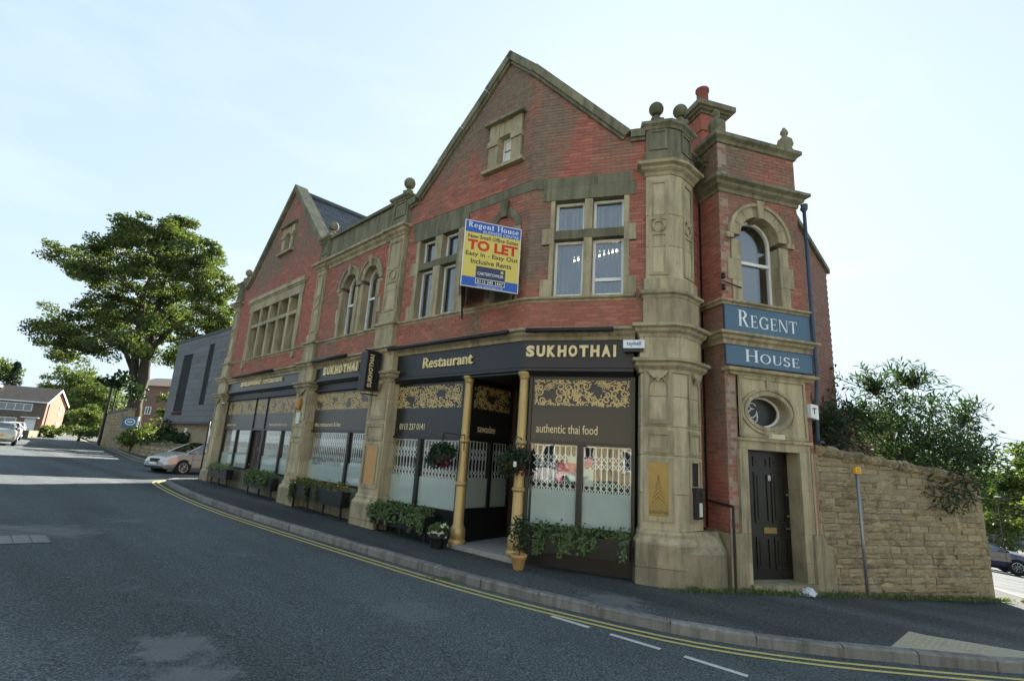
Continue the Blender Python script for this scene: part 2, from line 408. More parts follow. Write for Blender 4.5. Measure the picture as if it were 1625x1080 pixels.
def gz_(x, y): return GA + GB * x + GC * y
def mk_asphalt(name, c0, c1, speck):
    m, t, b, _ = nt(name)
    big = noise(t, .22, 5, .6); c = mixc(t, ramp(t, big, [(.3, (0, 0, 0)), (.7, (1, 1, 1))]), c0, c1)
    sp = ramp(t, noise(t, 48, 3, .8), [(.38, (.30, .30, .30)), (.52, (1, 1, 1)), (.66, (2.4, 2.4, 2.3))])
    c = mixc(t, .9, c, sp, 'MULTIPLY')
    grit = ramp(t, noise(t, 19, 3, .75), [(.64, (0, 0, 0)), (.72, (1, 1, 1))]); c = mixc(t, mth(t, 'MULTIPLY', grit, .35), c, speck)
    pt = ramp(t, noise(t, .9, 6, .7, stretch=(1, 1, 1)), [(.60, (0, 0, 0)), (.70, (.5, .5, .5))]); c = mixc(t, pt, c, tuple(x * 1.6 for x in c1))
    mp = N(t, 'ShaderNodeMapping'); mp.inputs['Rotation'].default_value = (0, 0, rad(41)); t.links.new(N(t, 'ShaderNodeNewGeometry').outputs['Position'], mp.inputs[0])
    tk = ramp(t, noise(t, .75, 3, .5, vec=mp.outputs[0], stretch=(.06, 1, 1)), [(.40, (.78, .78, .78)), (.62, (1.22, 1.22, 1.22))]); c = mixc(t, 1.0, c, tk, 'MULTIPLY')
    for cx, cy, r0, k in ((-2.75, 4.9, .34, .7), (-2.25, 4.35, .36, .7), (-7.6, 9.1, .9, .5), (1.6, 7.5, .5, .6), (-1.0, 6.6, .5, .35)):
        vd = N(t, 'ShaderNodeVectorMath', operation='DISTANCE'); t.links.new(N(t, 'ShaderNodeNewGeometry').outputs['Position'], vd.inputs[0]); vd.inputs[1].default_value = (cx, cy, gz_(cx, cy))
        q = mth(t, 'SUBTRACT', mth(t, 'ADD', 1.0, mth(t, 'MULTIPLY', mth(t, 'SUBTRACT', noise(t, 5, 5, .7), .5), 2.6)), mth(t, 'DIVIDE', vd.outputs['Value'], r0))
        c = mixc(t, mth(t, 'MULTIPLY', mth(t, 'MULTIPLY', q, 2.2, True), .75 * k), c, (.20, .205, .20))
    t.links.new(c, b.inputs['Base Color']); b.inputs['Roughness'].default_value = .88; b.inputs['Specular IOR Level'].default_value = .18
    bump(t, b, noise(t, 85, 3, .7), .55, .01); return m
MT['asphalt'] = mk_asphalt('asphalt', (.066, .077, .080), (.092, .104, .107), (.21, .22, .215))
MT['pave'] = mk_asphalt('pavement_asphalt', (.058, .063, .063), (.085, .089, .087), (.17, .17, .16))
MT['kerb'] = mk_stone('kerb_stone', (.29, .285, .265), (.21, .205, .19), (.09, .09, .08), .45, .8)
MT['yellow_line'] = simple('yellow_line', (.50, .42, .14), .8, var=.25, scale=14)
MT['white_line'] = simple('white_line', (.52, .52, .48), .8, var=.25, scale=14)
MT['tactile'] = simple('tactile_paving', (.37, .335, .235), .9, var=.15, scale=6, bmp=.3)
MT['patch'] = simple('worn_patch', (.115, .12, .12), .9, var=.35, scale=7, bmp=.4)
MT['ironwork'] = simple('manhole_iron', (.16, .16, .16), .6, metal=.3, var=.2, scale=10)
MT['grass_soil'] = simple('grass_ground', (.06, .075, .03), .95, var=.4, scale=1.2)
# ================================================================== ground, road, pavement
def grid_sheet(name, xs, ys, dz, mat, keep=None):
    v = []; f = []
    for y in ys:
        for x in xs: v.append((x, y, gz(x, y) + dz))
    nx = len(xs)
    for j in range(len(ys) - 1):
        for i in range(nx - 1):
            if keep and not keep((xs[i] + xs[i + 1]) / 2, (ys[j] + ys[j + 1]) / 2): continue
            f.append((j * nx + i, j * nx + i + 1, (j + 1) * nx + i + 1, (j + 1) * nx + i))
    return struct(mobj(name, v, f, mat))
def rng(a, b, s):
    n = int(round((b - a) / s)); return [a + (b - a) * i / n for i in range(n + 1)]
grid_sheet('ground', [-900, -400, -200] + rng(-120, 60, 5) + [120, 250, 900], [-900, -300, -120] + rng(-60, 130, 5) + [220, 450, 900], -.07, MT['grass_soil'])
grid_sheet('road', rng(-78, 38, 2), rng(-10, 104, 2), 0.0, MT['asphalt'])

KP = [(-4, 31.3), (-9.3, 25.4), (-12.1, 22.2), (-12.75, 20.9), (-12.6, 19.8), (-11.7, 18.6), (-9.4, 16.05), (-7.0, 13.65), (-5.1, 12.0), (-2.7, 10.0), (-.7, 8.37), (.1, 7.8), (.85, 7.33), (1.85, 6.78), (2.55, 6.52), (3.4, 6.38), (4.3, 6.36), (6.5, 6.4), (8.2, 6.95), (9.6, 8.2), (10.5, 10.0), (11.2, 12.5), (13.2, 18.0)]
def subdiv(path, step):
    out = [path[0]]
    for a, b in zip(path, path[1:]):
        l = math.hypot(b[0] - a[0], b[1] - a[1]); n = max(1, int(l / step))
        for i in range(1, n + 1): out.append((a[0] + (b[0] - a[0]) * i / n, a[1] + (b[1] - a[1]) * i / n))
    return out
def smooth_path(path, it=2):
    for _ in range(it):
        q = [path[0]]
        for a, b in zip(path, path[1:]):
            q += [(a[0] * .75 + b[0] * .25, a[1] * .75 + b[1] * .25), (a[0] * .25 + b[0] * .75, a[1] * .25 + b[1] * .75)]
        path = q + [path[-1]]
    return path
KS = smooth_path(KP, 1)
pav = MB(); pav.prism(off_path(KS, -.10) + [(9, 19), (6, 13), (3, 11), (-1, 13), (-6, 21)], lambda x, y: gz(x, y) - .02, lambda x, y: gz(x, y) + .12)
struct(pav.build('pavement', MT['pave']))
def arclen_pts(path, step, start=0.0):
    segs = []; acc = 0
    for a, b in zip(path, path[1:]):
        l = math.hypot(b[0] - a[0], b[1] - a[1]); segs.append((acc, l, a, b)); acc += l
    def at(s):
        for s0, l, a, b in segs:
            if s <= s0 + l + 1e-9: t = (s - s0) / l; return (a[0] + (b[0] - a[0]) * t, a[1] + (b[1] - a[1]) * t)
        return segs[-1][3]
    return at, acc
def kerb(name, path, stone_len, s_max, parent_mat):
    base = MB(); base.sweep(subdiv(path, 2.0), [(-.13, 0), (.0, 0), (.0, 0), (-.13, 0)])
    pth = subdiv(path, 2.0); base = MB()
    o0, o1 = off_path(pth, -.135), off_path(pth, -.01); n = len(pth)
    vs = [(x, y, gz(x, y) + .085) for x, y in o0] + [(x, y, gz(x, y) + .085) for x, y in o1] + [(x, y, gz(x, y) - .05) for x, y in o1]
    base.raw(vs, [(i, i + 1, n + i + 1, n + i) for i in range(n - 1)] + [(n + i, n + i + 1, 2 * n + i + 1, 2 * n + i) for i in range(n - 1)])
    root = struct(base.build(name, parent_mat)); ROOT[root.name] = Vector((0, 0, 0))
    at, L = arclen_pts(path, 1); s = 0; rr = random.Random(5)
    while s < min(L, s_max) - .3:
        l = stone_len * rr.uniform(.9, 1.08); e = min(s + l - .014, L); a, b = at(s), at(e)
        dx, dy = b[0] - a[0], b[1] - a[1]; q = math.hypot(dx, dy) or 1; nx, ny = dy / q, -dx / q
        h = .125 + rr.uniform(-.006, .006); w = .135; c = .022; jit = rr.uniform(-.008, .008)
        vs = []
        for (x, y) in (a, b):
            z = gz(x, y)
            for off, hh in ((-w, -.05), (jit, -.05), (jit, h - c), (jit - c * .8, h), (-w, h)):
                vs.append((x + nx * off, y + ny * off, z + hh))
        m = MB(); m.raw(vs, [(0, 1, 2, 3, 4), (9, 8, 7, 6, 5)] + [(i, 5 + i, 5 + (i + 1) % 5, (i + 1) % 5) for i in range(5)])
        m.build('kerb_stone', MT['kerb'], root); s += l
    return root
kerb('kerb', KS, .92, 999, MT['kerb'])
LK = [(-80, 97), (-47.9, 60.4), (-31, 42.2), (-22.5, 32.6), (-20.2, 30.4), (-17.5, 31), (-10, 38)]
LKs = smooth_path(LK, 1)
lp = MB(); lp.prism(off_path(LKs, -.1) + [(-12, 44), (-22, 38), (-29, 44), (-45, 61), (-76, 98)], lambda x, y: gz(x, y) - .02, lambda x, y: gz(x, y) + .115)
struct(lp.build('pavement_far', MT['pave']))
kerb('kerb_far', LKs[::1], 3.0, 999, MT['kerb'])

def strip(name, path, off, w, mat, z=.005):
    pth = subdiv(path, .6); a, b = off_path(pth, off), off_path(pth, off + w); n = len(pth)
    m = MB(); m.raw([(x, y, gz(x, y) + z) for x, y in a] + [(x, y, gz(x, y) + z) for x, y in b], [(i, n + i, n + i + 1, i + 1) for i in range(n - 1)])
    return struct(m.build(name, mat))
YP = KS
strip('yellow_line_inner', YP, .17, .062, MT['yellow_line']); strip('yellow_line_outer', YP, .325, .062, MT['yellow_line'])
strip('yellow_line_far', LKs, .25, .09, MT['yellow_line'])
for a, b in (((.70, 6.93), (1.12, 6.6)), ((1.33, 6.42), (1.80, 6.06)), ((2.0, 5.9), (2.48, 5.5)), ((2.75, 5.28), (3.2, 4.93))):
    strip('white_dash', [a, b], -.03, .075, MT['white_line'])
def patch(name, pts, mat, z=.004):
    o = MB(); o.raw([(x, y, gz(x, y) + z) for x, y in pts], [tuple(range(len(pts)))]); return struct(o.build(name, mat))
def blob(cx, cy, ax, ay, ang, n=22, seed=1, rough=.35):
    rr = random.Random(seed); out = []
    for i in range(n):
        a = 2 * math.pi * i / n; k = 1 + rr.uniform(-rough, rough); x, y = ax * math.cos(a) * k, ay * math.sin(a) * k
        out.append((cx + x * math.cos(ang) - y * math.sin(ang), cy + x * math.sin(ang) + y * math.cos(ang)))
    return out
#patch('worn_patch', blob(-2.75, 4.9, .42, .10, rad(-40), seed=3), MT['patch'])
#patch('worn_patch', blob(-2.2, 4.35, .30, .14, rad(-40), seed=8), MT['patch'], .0055)
patch('road_repair', [(-8.6, 9.3), (-8.2, 8.9), (-6.95, 8.85), (-7.0, 9.25), (-7.35, 9.45)], MT['patch'])
for (cx, cy, s) in ():
    o = MB(); pts = blob(cx, cy, .28, .06, rad(-20), 18, s, .4); o.raw([(x, y, gz(x, y) + .124) for x, y in pts], [tuple(range(18))]); struct(o.build('worn_patch', MT['patch']))
mh = thing('manhole_cover', 'rectangular grey iron access cover set in the road', 'manhole cover', (-7.3, 8.35, gz(-7.3, 8.35)))
fm = Frame(-7.72, 8.42, .42, .44)
class FZ:
    pass
def on_ground_box(m, fr, u0, u1, d0, d1, z0, z1):
    q = [fr.P(u, d, 0) for u, d in ((u0, d0), (u1, d0), (u1, d1), (u0, d1))]
    m.hexa([(x, y, gz(x, y) + z0) for x, y, _ in q] + [(x, y, gz(x, y) + z1) for x, y, _ in q])
m = MB(); on_ground_box(m, fm, -.5, .58, .0, .74, -.02, .006); m.build('frame', MT['iron'], mh)
for i in range(5):
    m = MB(); on_ground_box(m, fm, -.48 + i * .21, -.48 + i * .21 + .195, .02, .72, -.02, .011); m.build('cover_plate', MT['ironwork'], mh)
# buff tactile slabs on the corner
tr = MB(); tp = [(4.62, 6.52), (5.42, 7.30), (7.0, 6.7), (7.0, 6.52)]
tr.prism(tp, lambda x, y: gz(x, y) + .09, lambda x, y: gz(x, y) + .1225); tro = struct(tr.build('tactile_paving', MT['tactile'])); ROOT[tro.name] = Vector((0, 0, 0))
e1 = (.716, .698); e2 = (.698, -.716)
tm = None
for i in range(3):
    for j in range(8):
        cx0 = 4.64 + e1[0] * (.19 + .38 * i) + e2[0] * (.19 + .38 * j); cy0 = 6.54 + e1[1] * (.19 + .38 * i) + e2[1] * (.19 + .38 * j)
        if cy0 < 6.74 or cx0 > 8: continue
        m = MB(); ft = Frame(cx0, cy0, *e1)
        q = [ft.P(u, d, 0) for u, d in ((-.185, -.185), (.185, -.185), (.185, .185), (-.185, .185))]
        m.hexa([(x, y, gz(x, y) + .1) for x, y, _ in q] + [(x, y, gz(x, y) + .128) for x, y, _ in q])
        for a in range(6):
            for b in range(6):
                x, y, _ = ft.P(-.155 + .062 * a, -.155 + .062 * b, 0); m.lathe((x, y, gz(x, y) + .128), [(.018, 0), (.012, .005)], 6)
        m.build('slab', MT['tactile'], tro)
# ================================================================== main building
S_ = 3.1
Q1 = (-3.1, 12.3535); Q2 = (.186, 9.5418)
a1 = azd(134.8); Q0 = (Q1[0] - a1[0] * 11.9, Q1[1] - a1[1] * 11.9)
FA = Frame(*Q0, *a1); FC = Frame(*Q1, Q2[0] - Q1[0], Q2[1] - Q1[1]); FB = Frame(*Q2, *azd(107.3))
T0 = (3.8208, 8.9210); FT = Frame(*T0, *azd(74.5))
sd = azd(165.0); FS = Frame(T0[0] - sd[0] * .62, T0[1] - sd[1] * .62, *sd)
CL = 4.3247
P4P = [FB.xy(2.16, -.3), (2.30, 8.83), (2.83, 8.665), (3.07, 8.745), (3.44, 9.10), (3.1, 9.6)]
bz = gz(2, 9) + .12
BLD = thing('restaurant_building', 'red brick and sandstone corner building with two tall gables and black and gold shopfronts', 'building', (0, 12, bz))
TOW = BLD

# ---- brickwork
BR = []; MORT = MB()
CH, BL = .075, .225
def brick_wall(fr, z0, z1, ivs, df=-.06, thick=.2, hide=None):
    k = 0; z = z0
    while z < z1 - .01:
        h = min(CH, z1 - z); zm = z + h / 2
        for a, b in ivs(zm):
            if b - a < .03: continue
            MORT.box(fr, a, b, df - thick, df - .009, z, z + h)
            j0 = math.floor((a - (k % 2) * BL / 2) / BL)
            j = j0
            while True:
                u0 = j * BL + (k % 2) * BL / 2; u1 = u0 + BL
                if u0 >= b: break
                c0, c1 = max(u0, a), min(u1, b)
                if c1 - c0 > .03: BR.append((fr, c0 + .005, c1 - .005, z + .005, z + h - .005, df))
                j += 1
        z += CH; k += 1
def sub(iv, holes):
    out = [iv]
    for h0, h1 in holes:
        nx = []
        for a, b in out:
            if h1 <= a or h0 >= b: nx.append((a, b))
            else:
                if h0 > a: nx.append((a, h0))
                if h1 < b: nx.append((h1, b))
        out = nx
    return out
G1 = [(.72, 6.50), (4.12, 9.73), (7.38, 6.50)]
G2 = [(.55, 6.42), (3.53, 9.22), (CL, 8.44)]
G2B = [(0.0, 8.44), (2.02, 6.50), (2.3, 6.50)]
def lerp_u(p, q, z): return p[0] + (q[0] - p[0]) * (z - p[1]) / (q[1] - p[1])
AW = [(9.48, .36), (10.62, .36)]; AS = 4.58       # arched pair: centre, radius; spring
def arch_hole(c, r, zs, z, z0):
    if z < z0: return None
    if z < zs: return (c - r, c + r)
    if z < zs + r: w = math.sqrt(r * r - (z - zs) ** 2); return (c - w, c + w)
def ivA(z):
    if z < 3.04: return sub((.1, 11.6), [(7.3, 7.85)])
    if z < 6.45:
        hs = [(7.3, 7.75)]
        if z < 5.5: hs.append((1.45, 6.25))
        for c, r in AW:
            h = arch_hole(c, r + .16, AS, z, 3.0)
            if h: hs.append(h)
        hi = 11.6 if z < 5.5 else 7.3
        return sub((.1, hi), hs)
    g = (lerp_u(G1[0], G1[1], z) + .14, lerp_u(G1[2], G1[1], z) - .14)
    return sub(g, [(3.55, 4.68)] if 6.95 < z < 8.1 else [])
brick_wall(FA, 2.44, 9.6, ivA)
def jamb_hole(oL, oR, zl1, zu0, lint, z):
    zz = [3.106, 3.45, zl1 - .10, zu0 + .06, lint]
    if z > lint or z < 3.45 or zz[2] < z < zz[3]: return (oL, oR)
    return (oL + .16, oR - .13)
def ivC(z):
    if z < 3.04: return [(.3, CL)]
    if z < 5.42: return sub((.35, CL), [jamb_hole(.58, 2.52, 4.33, 4.50, 5.12, z)] + ([(3.22, 4.06)] if z < 4.72 else []))
    if z < 5.64: return [(.35, .5)]
    if z < 6.5: return sub((.35, CL), [(3.0, 4.0)] if 6.2 < z else [])
    lo = lerp_u(G2[0], G2[1], z) + .14; hi = CL if z < 8.35 else lerp_u(G2[2], G2[1], z) - .14
    return sub((lo, hi), [(3.0, 4.0)] if z < 7.5 else [])
brick_wall(FC, 2.44, 9.1, ivC)
def ivB(z):
    if z < 3.04: return [(-.012, 2.3)]
    if z < 5.42: return sub((0, 2.4), [jamb_hole(.29, 2.13, 4.29, 4.47, 5.13, z)])
    if z < 5.62: return [(2.05, 2.4)]
    if z < 6.42: return [(0, 2.4)]
    return [(0, lerp_u(G2B[1], G2B[0], z) - .14)]
brick_wall(FB, 2.44, 8.35, ivB)
def ivT(z):
    if z < 1.72: return sub((.04, 1.9), [(.26, 1.77)])
    if z > 3.04:
        h = arch_hole(.92, .62, 4.45, z, 3.0); return sub((.04, 1.9), [h] if h else [])
    return [(.04, 1.9)]
brick_wall(FT, -.99, 6.4, ivT, -.03)
brick_wall(FS, -.99, 6.4, lambda z: [(0, .588)], -.03)
FX = Frame(3.22, 9.06, .46, .45)
brick_wall(FX, -.99, 6.4, lambda z: [(0, .66)], -.04)
FTR = Frame(*FT.xy(1.9, -.03), -sd[0], -sd[1])       # right flank of the tower
brick_wall(FTR, -.99, 6.4, lambda z: [(0.02, 1.2)], 0.0)
full = [b for b in BR if b[2] - b[1] > .2 and b[0] in (FT, FB, FC, FS)]
full.sort(key=lambda b: (Vector(b[0].P((b[1] + b[2]) / 2, 0, (b[3] + b[4]) / 2)).length / max(.15, abs(Vector((*b[0].n, 0)).dot(Vector(b[0].P(b[1], 0, b[3])).normalized()))) ** .5))
solo = set(id(b) for b in full[:290])
bmb = MB()
rb = random.Random(2)
for b in BR:
    fr, u0, u1, z0, z1, df = b
    if id(b) in solo:
        block('brick', BLD, fr, u0, u1, df - .09, df + rb.uniform(-.002, .002), z0, z1, MT['brick']); continue
    P = fr.P; d1 = df + rb.uniform(-.003, .002); d0 = df - .03; n = len(bmb.v)
    bmb.v += [P(u0, d1, z0), P(u1, d1, z0), P(u1, d1, z1), P(u0, d1, z1), P(u0, d0, z0), P(u1, d0, z0), P(u1, d0, z1), P(u0, d0, z1)]
    bmb.f += [(n, n + 1, n + 2, n + 3), (n, n + 4, n + 5, n + 1), (n + 1, n + 5, n + 6, n + 2), (n + 2, n + 6, n + 7, n + 3), (n + 3, n + 7, n + 4, n)]
stuff(bmb.build('brickwork', MT['brick'], BLD)); MORT.build('mortar_bed', MT['mortar'], BLD)

# ---- inner volume, roofs, rear walls
def core(name, poly, z0, z1, mat): m = MB(); m.prism(poly, z0, z1); return m.build(name, mat, BLD)
back = [(7.0, 12.6), (3.0, 15.5), (-4.6, 28.6)]
core('light_block_core', [FA.xy(-.35, -.62), FA.xy(11.7, -.62), FC.xy(2.45, -.62), (-.35, 12.4), (1.5, 11.9), FB.xy(.9, -.75), FB.xy(2.2, -.6), FS.xy(.0, -.3), FT.xy(.0, -1.0), FT.xy(1.7, -1.0)] + back, -2.6, 1.7, MT['dark_room'])  # dark filler volume added to block light and keep the windows dark
core('light_block_core', [FA.xy(-.35, -.62), FA.xy(11.7, -.62), FC.xy(CL, -.62), FB.xy(2.2, -.62), FS.xy(.0, -.3), FT.xy(.2, -.7), FT.xy(1.7, -.7)] + back, 1.72, 5.4, MT['dark_room'])
core('rear_wall', [FA.xy(-.42, -.3), FA.xy(-.42, -9.5), FA.xy(-.2, -9.5), FA.xy(-.2, -.3)], -2.3, 6.4, MT['brick_rear'])
core('tower_core', [FT.xy(.1, -.25), FT.xy(1.68, -.25), FT.xy(1.68, -1.4), FT.xy(.1, -1.4)], 5.4, 6.38, MT['dark_room'])
m = MB()   # roof of the far gable: ridge runs back from the front wall
def roof_pair(m, fr, g, d0, d1, drop, t=.12):
    for a, b in ((g[0], g[1]), (g[2], g[1])):
        m.raw([fr.P(a[0], d0, a[1] - drop), fr.P(a[0], d1, a[1] - drop), fr.P(b[0], d1, b[1] - drop), fr.P(b[0], d0, b[1] - drop),
               fr.P(a[0], d0, a[1] - drop - t), fr.P(a[0], d1, a[1] - drop - t), fr.P(b[0], d1, b[1] - drop - t), fr.P(b[0], d0, b[1] - drop - t)],
              [(0, 1, 2, 3), (7, 6, 5, 4), (0, 4, 5, 1), (1, 5, 6, 2), (3, 2, 6, 7), (0, 3, 7, 4)])
roof_pair(m, FA, G1, -.3, -9.0, .30)
roof = m.build('roof', MT['slate'], BLD)
sl = MB(); rs = random.Random(4)
a, b = G1[2], G1[1]; Ls = math.hypot(b[0] - a[0], b[1] - a[1]); eu, ez = (b[0] - a[0]) / Ls, (b[1] - a[1]) / Ls
row = 0; s = .02
while s < Ls - .05:
    dd = .42 + (row % 2) * .14
    while dd < 8.8:
        w = .27; j = rs.uniform(-.006, .006)
        pu, pz = a[0] + eu * s, a[1] - .30 + ez * s; qu, qz = pu + eu * .24, pz + ez * .24
        nu, nz = -ez, eu
        if nz < 0: nu, nz = -nu, -nz
        l0 = .026 + j; l1 = .008
        sl.raw([FA.P(pu + nu * l0, -dd, pz + nz * l0), FA.P(pu + nu * l0, -dd - w, pz + nz * l0), FA.P(qu + nu * l1, -dd - w, qz + nz * l1), FA.P(qu + nu * l1, -dd, qz + nz * l1),
                FA.P(pu, -dd, pz), FA.P(pu, -dd - w, pz)], [(0, 1, 2, 3), (0, 4, 5, 1)])
        dd += .28
    s += .2; row += 1
stuff(sl.build('slates', MT['slate'], roof))
m = MB(); m.tube([FA.P(G1[1][0], -.4, G1[1][1] - .22), FA.P(G1[1][0], -9, G1[1][1] - .22)], .1, 8); m.build('ridge_tiles', MT['slate'], roof)
m = MB(); ap = FC.P(3.53, -.3, 8.9)
e0 = FC.P(.55, -.3, 6.1); e1_ = FB.P(2.1, -.3, 6.2); bk = Vector((.45, .89, 0)) * 5.5
m.raw([e0, ap, tuple(Vector(ap) + bk), tuple(Vector(e0) + bk)], [(0, 1, 2, 3)]); kp = FB.P(0, -.3, 8.1)
m.raw([ap, kp, e1_, tuple(Vector(e1_) + bk * .7), tuple(Vector(ap) + bk)], [(0, 1, 2, 3, 4)])
m.build('roof', MT['slate'], BLD)
m = MB(); m.prism([FA.xy(7.3, -.5), FA.xy(11.9, -.5), FC.xy(.6, -.4), (3.0, 15.4), (-2, 22)], 5.6, 5.72); m.build('roof_flat', MT['slate'], BLD)

# rear wing seen beyond the tower
FR_ = Frame(6.05, 10.24, *azd(45.5))
r0 = .30; r1, z1e = FR_.px(1311, 431)
zt0 = FR_.px(1271, 366)[1]; ut0 = FR_.px(1271, 366)[0]
zslope = (z1e - zt0) / (r1 - ut0)
rw = MB(); rw.polyfr(FR_, [(r0 - .6, -2.4), (r1, -2.4), (r1, z1e), (r0 - .6, zt0 + zslope * (r0 - .6 - ut0))], -.6, -.012); rw.build('rear_wall', MT['mortar'], BLD)
rwb = MB(); k = 0; z = -1.0
while z < zt0 + 1:
    u = r0 - .6 + (k % 2) * .11
    while u < r1 - .05:
        zt = zt0 + zslope * (u + .1 - ut0)
        if z + .07 < zt: rwb.box(FR_, u, min(u + .215, r1), -.03, 0, z, z + .066)
        u += .225
    z += .075; k += 1
stuff(rwb.build('rear_brickwork', MT['brick_rear'], BLD))
m = MB(); m.polyfr(FR_, [(r0 - .6, zt0 + zslope * (r0 - .6 - ut0) - .02), (r1 + .06, z1e - .05), (r1 + .06, z1e + .07), (r0 - .6, zt0 + zslope * (r0 - .6 - ut0) + .1)], -.4, .07); m.build('verge_coping', MT['stone_dark'], BLD)
m = MB(); m.prism([FR_.xy(r0 - .6, -.6), FR_.xy(r1, -.6), FR_.xy(r1, -4), FR_.xy(r0 - 3, -4)], -2.4, z1e - .1); m.build('rear_wall', MT['brick_rear'], BLD)

# ---- mouldings
def mould(path, prof, name, mat, parent=None): m = MB(); m.sweep(path, prof); return m.build(name, mat, parent or BLD)
PA1 = [FA.xy(.1), FA.xy(7.25)]; PA2 = [FA.xy(7.95), FA.xy(11.45)]; PCB = [FC.xy(.3), Q2, FB.xy(2.12)]
def stones_along(path, prof, lens, name, mat, seed=1, gap=.006):
    """a moulding cut into separate stones"""
    rr = random.Random(seed); 
    for ia, (p, q) in enumerate(zip(path, path[1:])):
        L = math.hypot(q[0] - p[0], q[1] - p[1]); n = max(1, round(L / lens)); 
        full_o = {o: off_path(path, o) for o, _ in prof}
        for i in range(n):
            t0, t1 = i / n, (i + 1) / n; m = MB(); vs = []
            g = gap / L / 2
            ta = t0 + (g if i > 0 else 0); tb = t1 - (g if i < n - 1 else 0)
            for o, z in prof:
                A_, B_ = full_o[o][ia], full_o[o][ia + 1]
                vs.append((A_[0] + (B_[0] - A_[0]) * ta, A_[1] + (B_[1] - A_[1]) * ta, z))
            for o, z in prof:
                A_, B_ = full_o[o][ia], full_o[o][ia + 1]
                vs.append((A_[0] + (B_[0] - A_[0]) * tb, A_[1] + (B_[1] - A_[1]) * tb, z))
            k = len(prof)
            m.raw(vs, [tuple(range(k))[::-1], tuple(range(k, 2 * k))] + [(j, (j + 1) % k, k + (j + 1) % k, k + j) for j in range(k)])
            m.build(name, mat, BLD)
PR_SILL = [(-.25, 2.99), (-.055, 2.99), (-.05, 3.02), (.0, 3.05), (.0, 3.085), (-.05, 3.105), (-.25, 3.105)]
PR_CORN = [(-.3, 2.22), (-.03, 2.22), (-.02, 2.28), (.035, 2.33), (.04, 2.37), (.10, 2.40), (.10, 2.445), (-.3, 2.47)]
PR_TOP = [(-.3, 5.44), (-.04, 5.44), (-.02, 5.52), (.05, 5.58), (.06, 5.63), (.14, 5.66), (.14, 5.72), (-.3, 5.75)]
PR_PAR = [(-.3, 5.75), (-.03, 5.75), (-.03, 6.44), (-.3, 6.44)]
PR_COP = [(-.38, 6.44), (.05, 6.44), (.06, 6.52), (-.05, 6.60), (-.38, 6.60)]
for p in (PA1, PA2, PCB):
    stones_along(p, PR_SILL, 1.3, 'string_course_stone', MT['stone'])
    stones_along(p, PR_CORN, 1.3, 'cornice_stone', MT['stone'])
stones_along(PA2, PR_TOP, .8, 'cornice_stone', MT['stone']); stones_along(PA2, PR_PAR, .75, 'parapet_stone', MT['stone_dark']); stones_along(PA2, PR_COP, 1.1, 'coping_stone', MT['stone_dark'])
stones_along([FC.xy(.5), Q2, FB.xy(2.06)], [(-.3, 5.42), (-.045, 5.42), (-.045, 5.64), (-.3, 5.64)], .62, 'band_stone', MT['stone_dark'])

# ---- gable copings
def coping(fr, p, q, seg, t=.17, d0=-.42, d1=.05, step=0.0, mat='stone_dark'):
    L = math.hypot(q[0] - p[0], q[1] - p[1]); n = max(1, round(L / seg)); eu, ez = (q[0] - p[0]) / L, (q[1] - p[1]) / L
    nu, nz = (ez, -eu) if -eu < 0 else (-ez, eu)
    if nz > 0: nu, nz = -nu, -nz
    for i in range(n):
        s0, s1 = L * i / n + (.004 if i else 0), L * (i + 1) / n - .004
        lift = .03 * (i % 2) * step
        A_ = (p[0] + eu * s0 - nu * lift, p[1] + ez * s0 - nz * lift); B_ = (p[0] + eu * s1 - nu * lift, p[1] + ez * s1 - nz * lift)
        m = MB(); m.polyfr(fr, [A_, B_, (B_[0] + nu * t, B_[1] + nz * t), (A_[0] + nu * t, A_[1] + nz * t)], d0, d1)
        m.polyfr(fr, [(A_[0] + nu * t, A_[1] + nz * t), (B_[0] + nu * t, B_[1] + nz * t), (B_[0] + nu * (t + .06), B_[1] + nz * (t + .06)), (A_[0] + nu * (t + .06), A_[1] + nz * (t + .06))], d0 + .05, d1 - .05)
        m.build('coping_stone', MT[mat], BLD)
coping(FA, G1[0], G1[1], 1.1); coping(FA, G1[2], G1[1], 1.1)
coping(FA, (.35, 6.40), G1[0], .5)
coping(FC, G2[0], G2[1], 1.0, step=.6); coping(FC, G2[2], G2[1], 1.2); coping(FB, G2B[1], G2B[0], 1.0); coping(FB, G2B[2], G2B[1], .4)
coping(FC, (.3, 6.38), G2[0], .4)

# ---- pilasters
def strips(m, fr, u0, u1, z0, z1, d0, d1, w=.07, arch=False):
    m.box(fr, u0, u0 + w, d0, d1, z0, z1); m.box(fr, u1 - w, u1, d0, d1, z0, z1); m.box(fr, u0 + w, u1 - w, d0, d1, z0, z0 + w)
    if not arch: m.box(fr, u0 + w, u1 - w, d0, d1, z1 - w, z1)
    else:
        n = 8; a, b = u0 + w, u1 - w; c = (a + b) / 2; zs = z1 - w - .16
        top = [(b, z1), (a, z1)]
        arc = [(a + (b - a) * i / n, zs + .16 * math.sin(math.pi * i / n) ** .7) for i in range(n + 1)]
        for i in range(n):
            m.polyfr(fr, [arc[i], arc[i + 1], (arc[i + 1][0], z1), (arc[i][0], z1)], d0, d1)
def roundel(m, fr, u, z, r, d0, d1):
    n = 18
    for i in range(n):
        a, b = 2 * math.pi * i / n, 2 * math.pi * (i + 1) / n
        m.polyfr(fr, [(u + r * math.cos(a), z + r * math.sin(a)), (u + r * math.cos(b), z + r * math.sin(b)), (u + (r - .05) * math.cos(b), z + (r - .05) * math.sin(b)), (u + (r - .05) * math.cos(a), z + (r - .05) * math.sin(a))], d0, d1)
